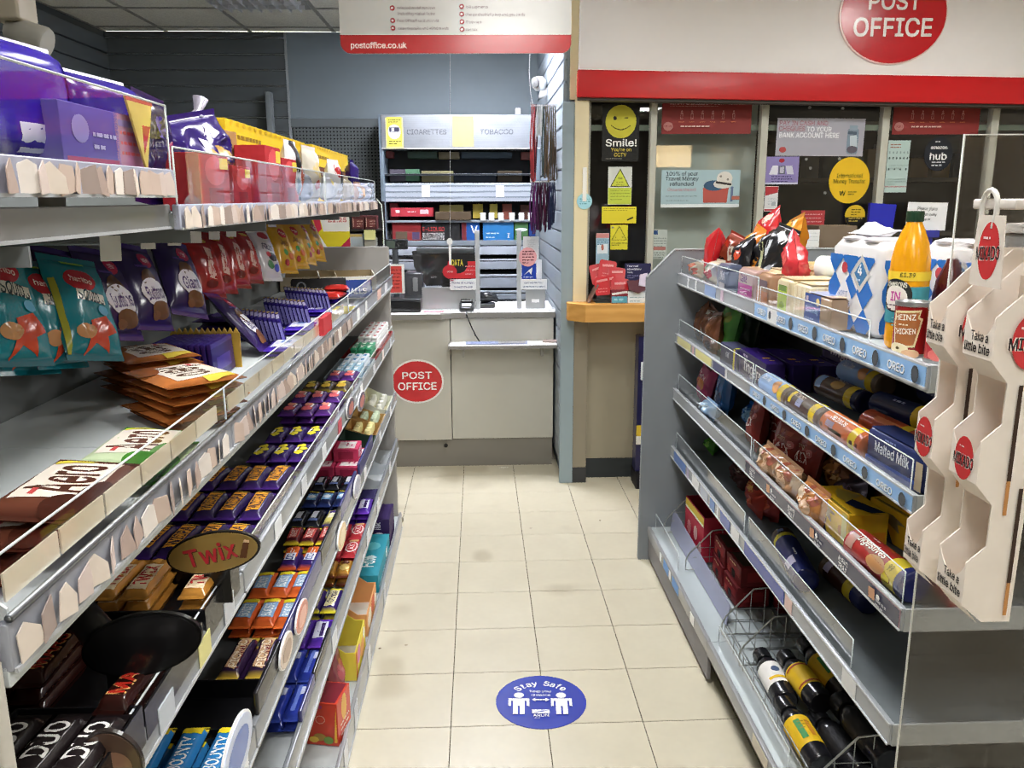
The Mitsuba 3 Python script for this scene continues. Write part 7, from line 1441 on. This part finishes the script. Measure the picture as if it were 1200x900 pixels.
# ------------------------------------------------------------------ base shelf: wire baskets, cartons, bottles
z = R5
k = thing('wire_basket', 'long wire basket with dividers on the base shelf of the right gondola', 'wire basket')
wire = '#a4a8a6'
g = G()
for i in range(22): y = 1.56 + .0875 * i; g.tube([(.835, y, z + .004), (1.23, y, z + .004)], .0017, wire, 5)
for i in range(9): x = .84 + .047 * i; g.tube([(x, 1.55, z + .0065), (x, 3.44, z + .0065)], .0017, wire, 5)
part(k, 'floor_grid', g.ply('metal'))
def divider(y, hgt=.17, x0=.80, x1=1.22, dn=9):
    g = G()
    pts = [(x0, y, z + .05), (x0 + .012, y, z + .075), (x0 + .10, y, z + hgt), (x0 + .14, y, z + hgt + .004), (x1, y, z + hgt + .004), (x1, y, z + .008), (x0, y, z + .008), (x0, y, z + .05)]
    g.tube(pts, .0028, '#b9bcb8', 6)
    for i in range(1, dn):
        x = x0 + (x1 - x0) * i / dn; top = z + (hgt if x > x0 + .10 else .075 + (hgt - .075) * (x - x0 - .012) / .088)
        g.tube([(x, y, z + .008), (x, y, top)], .0015, wire, 5)
    for hz in (.06, .10): g.tube([(x0 + .03, y, z + hz), (x1, y, z + hz)], .0015, wire, 5)
    part(k, 'divider', g.ply('metal'), label='wire divider')
for y in (3.40, 3.02, 2.52, 2.33, 1.74): divider(y)
g = G()
for hz in (.03, .055): g.tube([(.803, 1.56, z + hz), (.803, 2.50, z + hz)], .002, wire, 5)
for i in range(10): g.tube([(.803, 1.6 + .1 * i, z + .006), (.803, 1.6 + .1 * i, z + .055)], .0015, wire, 5)
part(k, 'front_fence', g.ply('metal'))
solo('display_carton', 'open red and yellow display carton standing in the wire basket', 'display carton', tray(.26, .20, .17, '#b02a40', '#4a3826', .19, front=[('r', 0, .40, .98, .16, '#dcc04a'), ('r', 0, .3, .98, .05, '#f2eed8'), ('e', -.25, -.1, .1, .16, '#d88a90'), ('e', .1, -.05, .1, .16, '#e0b0b0'), ('e', .35, -.25, .08, .14, '#d8b0b4'), ('e', -.1, -.35, .1, .1, '#8a1a30')]), RA(.875, 3.20, z + .012, ry=2))
rc = carton(.15, .075, .12, '#6a1418', [('r', 0, .1, .8, .4, '#8a2226'), ('r', .0, -.2, .22, .4, '#2a1a1a'), ('n', 1, 0, .3, .6, .1, .08, '#c89a7a'), ('r', -.3, -.2, .2, .3, '#a83a34')], [('r', 0, 0, .8, .8, '#3a2a1c')], [('r', 0, 0, .6, .5, '#8a2226')])
for i, (x, y, zz, lab) in enumerate(((.90, 2.935, .012, 'dark red box in the wire basket, lower front'), (.90, 2.77, .012, 'second dark red box in the wire basket, lower front'), (.905, 2.935, .088, 'dark red box on top of the lower front one'), (.91, 2.77, .088, 'dark red box on top of the second lower one'), (1.04, 2.9, .012, 'dark red box at the back of the wire basket'), (1.04, 2.72, .012, 'nearer dark red box at the back of the wire basket'), (1.045, 2.82, .088, 'upper dark red box at the back of the wire basket'))):
    solo('red_box', lab, 'box', rc, Fr((x, y, z + zz), _X, _Z, -_Y) @ Tm(.0, 0, .07) if i < 0 else RA(x, y, z + zz, ry=(i * 3) % 5 - 2))
solo('brown_packet', 'tan packet at the back of the wire basket', 'packet', pillow(.14, .09, .04, '#8a6a4a', [('e', 0, 0, .3, .2, '#b08a5a')], lump=.4, seed=180), RA(1.13, 2.42, z + .06, rx=-30))
def squash(lab, a, b, lc='#dcb41c', body='#15151a', lay=(), yl=(.05, .155), capc='#17181c'):
    """Bottle lying with its base at a and its cap towards b."""
    a, b = np.asarray(a, float), np.asarray(b, float); d = (b - a) / np.linalg.norm(b - a); n = np.cross(d, _Z); n /= np.linalg.norm(n); M = Fr(a, n, d, np.cross(n, d))
    k = thing('bottle', lab, 'bottle')
    v, f, _ = lathe([(0, .002), (.030, 0), (.036, .008), (.036, .16), (.033, .18), (.018, .205), (.015, .215), (0, .216)], 26); part(k, 'body', G().add(v, f, body).ply('gloss'), M)
    v, f, _ = lathe([(0, .207), (.024, .207), (.026, .212), (.026, .252), (.022, .258), (0, .258)], 22); part(k, 'cap', G().add(v, f, capc).ply('gloss'), M, label='black cap')
    g = G().add(*cyl_label(.036, *yl, lc)); W2 = wrap(.0366, (yl[0] + yl[1]) / 2)
    prints(g, [(s[0], s[1], s[2] + .055 * .0, *s[3:]) for s in lay], lambda P, off: W2(P + [.0, 0], off), seg=.006, off0=.0012)
    part(k, 'label', g.ply('paint'), M, label='wrap label')
lay = [('r', -.015, .0, .016, .07, '#3f8a4a'), ('r', .01, 0, .012, .06, '#c8862a'), ('n', 3, .0, .025, .03, .012, .003, '#9a7a18')]
zb = z + .046
squash('bottle with a yellow and green label lying nearest in the wire basket', (.845, 1.80, zb), (.835, 2.04, zb + .012), lay=lay)
squash('bottle with a white and yellow label behind the nearest one', (.855, 2.075, zb), (.865, 2.31, zb), '#e6e4e0', lay=[('e', 0, .01, .012, .014, '#4a5a7a'), ('r', .0, -.03, .06, .012, '#dcb41c')])
squash('bottle with a plain yellow label lying on top of the pile', (.915, 1.985, zb + .052), (.905, 2.24, zb + .045), lay=[('r', .0, .042, .1, .006, '#a8402a'), ('r', 0, -.042, .1, .006, '#a8402a')])
squash('bottle with a yellow and green label at the back of the pile', (1.0, 2.02, zb + .045), (.975, 2.27, zb + .07), lay=lay[:1])
for i, (x, y, zz) in enumerate(((1.01, 1.80, .0), (.93, 1.76, .0), (1.09, 1.85, .0), (1.06, 1.78, .06), (.97, 1.72, .07))):
    squash(('black bottle low in the middle of the pile', 'black bottle low at the front of the pile', 'black bottle low at the back of the pile', 'black bottle upper at the back of the pile', 'black bottle upper at the near end of the pile')[i], (x, y, zb + zz), (x - .015, y + .24, zb + zz), '#17171b', lay=[])
# ------------------------------------------------------------------ white card stick dispenser and perspex end screen
CARD = '#e2d8ce'
def dispenser(lab, y0, y1, towards):
    k = thing('biscuit_stick_display', lab, 'card display')
    w = y1 - y0; yc = (y0 + y1) / 2
    pock = [(1.075, 1.133), (1.240, 1.297), (1.400, 1.454)]
    xf, xr, xb = .63, .654, .70
    P = [(.66, 1.048), (xf, 1.073)]
    for i, (a, b) in enumerate(pock):
        if i: P += [(xr, a - .028), (xf, a)]
        P += [(xf, b), (xr, b + .022)]
    P += [(.672, 1.495), (.71, 1.53), (.765, 1.53), (.765, 1.42), (xb, 1.33), (xb - .002, 1.048)]
    for y in (y0, y1 - .002):
        part(k, 'side_panel', G().add(*prism(P, -.002, 0), CARD).ply(), Fr((0, y, 0), _X, _Z, -_Y))
    for i, (a, b) in enumerate(pock):
        n = 12; arc = [(-w / 2 + w * t / n, b - .030 * math.sin(math.pi * t / n) ** .8) for t in range(n + 1)]
        pl = [(-w / 2, a), (w / 2, a)] + arc[::-1]
        part(k, 'pocket_front', G().add(*prism(pl, -.0015, 0), CARD).ply(), RA(xf, yc, 0))
        g = G(); h = b - a
        for q, yy in ((a, 0),):
            g.add([[xf, y0, a], [xf, y1, a], [xr, y1, a - .028], [xr, y0, a - .028]], [[0, 1, 2, 3]], CARD)
        part(k, 'pocket_base', g.ply())
        pg_ = G(); M = RA(xf - .0003, yc, a)
        if i % 2 == 0:
            prints(pg_, [('t', 'Take a', .003, h * .50, .0115, '#2a2422', 0, .036), ('t', 'little bite', .0, h * .22, .0115, '#2a2422', 0, w * .86)], M=M)
        else:
            prints(pg_, [('e', 0, h * .46, .021, .029, '#bf2f32'), ('t', 'MIKADO', 0, h * .40, .016, '#e8dcd4', 0, .048), ('t', 'MIKADO', 0, h * .40, .0145, '#2a2224', 0, .045), ('n', 1, -.004, h * .72, .014, 1, .002, '#e8c8c8')], M=M)
        part(k, 'pocket_front__lettering', pg_.ply())
    part(k, 'back_panel', G().box(xb - .006, xb - .004, y0, y1, 1.05, 1.50, '#cfc3b6').ply())
    # side print: slots and biscuit sticks
    g = G(); Ms = Fr((0, y0 - .0022, 0), _X, _Z, -_Y)
    sp = []
    for x, a, b in ((.6705, 1.245, 1.37), (.688, 1.105, 1.235)):
        sp += [('r', x, (a + b) / 2, .0055, b - a, '#3a2a22'), ('r', x - .0003, a - .023, .005, .046, '#b9834e')]
    sp += [('e', .677, 1.425, .026, .036, '#c2373a'), ('t', 'MIKADO', .677, 1.422, .016, '#e8dcd4', 0, .064), ('t', 'MIKADO', .677, 1.422, .0145, '#2a2224', 0, .06), ('n', 1, .67, 1.442, .02, 1, .003, '#e8c8c8')]
    part(k, 'side_print', prints(g, sp, M=Ms).ply())
    return k
dispenser('white card stick dispenser reading Take a little bite, nearer column', .985, 1.048, 0)
dispenser('white card stick dispenser, farther column half hidden by the nearer one', 1.093, 1.139, 1)
for i, (x, ya, yb_, lab) in enumerate(((.642, 1.005, 1.068, 'white header card with a red oval above the dispenser'), (.70, .945, 1.004, 'second white header card at the right edge of the picture'))):
    k = thing('header_card', lab, 'header card'); w = yb_ - ya
    part(k, 'card', prints(G().add(*prism([(-w / 2 - .004, -.045), (w / 2 + .002, -.045), (w / 2 - .006, .044), (-w / 2 + .002, .044)], -.0015, 0), '#d9d0c6'), [('e', 0, 0, w * .34, .036, '#bf2f32'), ('t', 'MIKADO', 0, -.003, .017, '#e8dcd4', 4, w * .82), ('t', 'MIKADO', 0, -.003, .0155, '#2a2224', 4, w * .78), ('n', 1, -.004, .016, .016, 1, .003, '#e8c8c8')]).ply(), RA(x, (ya + yb_) / 2, 1.532))
    if i == 0:
        pts = [(x + .003, 1.05 + .016 * math.cos(t), 1.585 + .022 * math.sin(t)) for t in np.linspace(-.5, 3.4, 12)] + [(x + .002, 1.036, 1.56)]
        part(k, 'hook', G().tube(pts, .0035, '#d9d6d0', 8).ply('gloss'), label='white plastic hook')
        part(k, 'strip', G().box(x + .004, x + .09, 1.0, 1.09, 1.583, 1.596, '#d2cbc4', .002).ply())
k = thing('end_screen', 'tall clear perspex screen closing the near end of the right gondola', 'perspex screen')
sx, sy = .815, 1.42
part(k, 'sheet', G().add([[sx, sy, .02], [1.9, sy, .02], [1.9, sy, 1.70], [sx, sy, 1.70]], [[0, 1, 2, 3]], '#fff').ply('hazy_acrylic'))
part(k, 'edge', G().tube([(sx, sy, .02), (sx, sy, 1.70), (1.9, sy, 1.70)], .0022, '#c9c9c6', 5).ply('gloss'))
part(k, 'foot', sheet(sx + .1, 1.9, sy - .06, sy + .04, 0, .02, '#3a3836'))
# dark lower counter side to the right of the camera, and a jar of sweets behind the screen
solo('shelf_jar', 'dim clear jar with a white lid behind the perspex screen', 'jar', G().add(*lathe([(0, 0), (.05, 0), (.055, .01), (.055, .09), (.05, .10), (0, .102)], 24)[:2], '#7a7a78').add(*lathe([(0, .102), (.058, .102), (.06, .106), (.06, .12), (0, .124)], 24)[:2], '#b9b6b0').ply('gloss'), RA(1.16, 1.72, R1 + .16))
solo('jar_carton', 'grey carton carrying the jar behind the perspex screen', 'carton', carton(.14, .158, .14, '#8a8884', [('r', 0, .1, .8, .4, '#c9b83a'), ('r', 0, -.2, .8, .2, '#5a5a66')]), RA(1.09, 1.72, R1 + .001))
# floor sticker
p = at(634, 822, Z=0)
g = G().add(*prism(ell(.147, .147, 56), 0, .0012), '#3340a6')
man = lambda sx: [('e', sx, .028, .0165, .0155, '#eef0f6'), ('p', [(sx - .034, .010), (sx + .034, .010), (sx + .034, -.032), (sx + .025, -.032), (sx + .025, -.004), (sx + .019, -.004), (sx + .019, -.075), (sx + .003, -.075), (sx + .003, -.032), (sx - .003, -.032), (sx - .003, -.075), (sx - .019, -.075), (sx - .019, -.004), (sx - .025, -.004), (sx - .025, -.032), (sx - .034, -.032)], '#eef0f6')]
sp = []
for i, ch in enumerate('Stay Safe'):
    if ch == ' ': continue
    a = (4 - i) * 11.2
    sp.append(('t', ch, -.108 * math.sin(math.radians(a)), .108 * math.cos(math.radians(a)) - .008, .026, '#eef0f6', a))
sp += [('t', 'Keep your', 0, .052, .0125, '#d6daf0', 0, .072), ('t', 'distance', 0, .030, .0125, '#d6daf0', 0, .062)] + man(-.072) + man(.066)
sp += [('p', [(-.030, .002), (-.018, .012), (-.018, .005), (.014, .005), (.014, .012), (.028, .002), (.014, -.008), (.014, -.001), (-.018, -.001), (-.018, -.008)], '#eef0f6'), ('r', -.002, -.062, .056, .020, '#e6e8f2'), ('p', [(-.028, -.07), (.004, -.064), (.024, -.054), (.002, -.058)], '#5a66b8'), ('t', 'ARUN', -.002, -.083, .013, '#eef0f6', 0, .05), ('n', 1, -.002, -.097, .04, 1, .004, '#b8bee4')]
prints(g, sp, off0=.0015)
solo('floor_sticker', 'round blue floor sticker reading Stay Safe with two white figures', 'floor sticker', g.ply('gloss'), FL(p[0], p[1], .0004, rz=-3))
rd = random.Random(8)
for i, (px, py) in enumerate(((445, 760), (476, 756), (622, 619), (703, 610), (590, 548))):
    q = at(px, py, Z=0); solo('floor_scrap', ('dark speck on the floor beside the left gondola', 'faint speck on the floor right of the dark one', 'small speck in the middle of the floor', 'small speck on the floor toward the post', 'white scrap on the floor before the counter')[i], 'scrap', G().add(*prism(ell(.006 if i < 4 else .03, .005, 9), 0, .001), ['#6a5a48', '#a89a84', '#a89a84', '#8a7c66', '#f0efe8'][i]).ply(), FL(q[0], q[1], .0002))
q = at(466, 611, Z=0); solo('floor_clip', 'small grey clip lying on the floor by the end of the left gondola', 'clip', G().box(-.03, .03, -.012, .012, 0, .02, '#8a8578', .003).ply(), FL(q[0], q[1], .0002, rz=10))
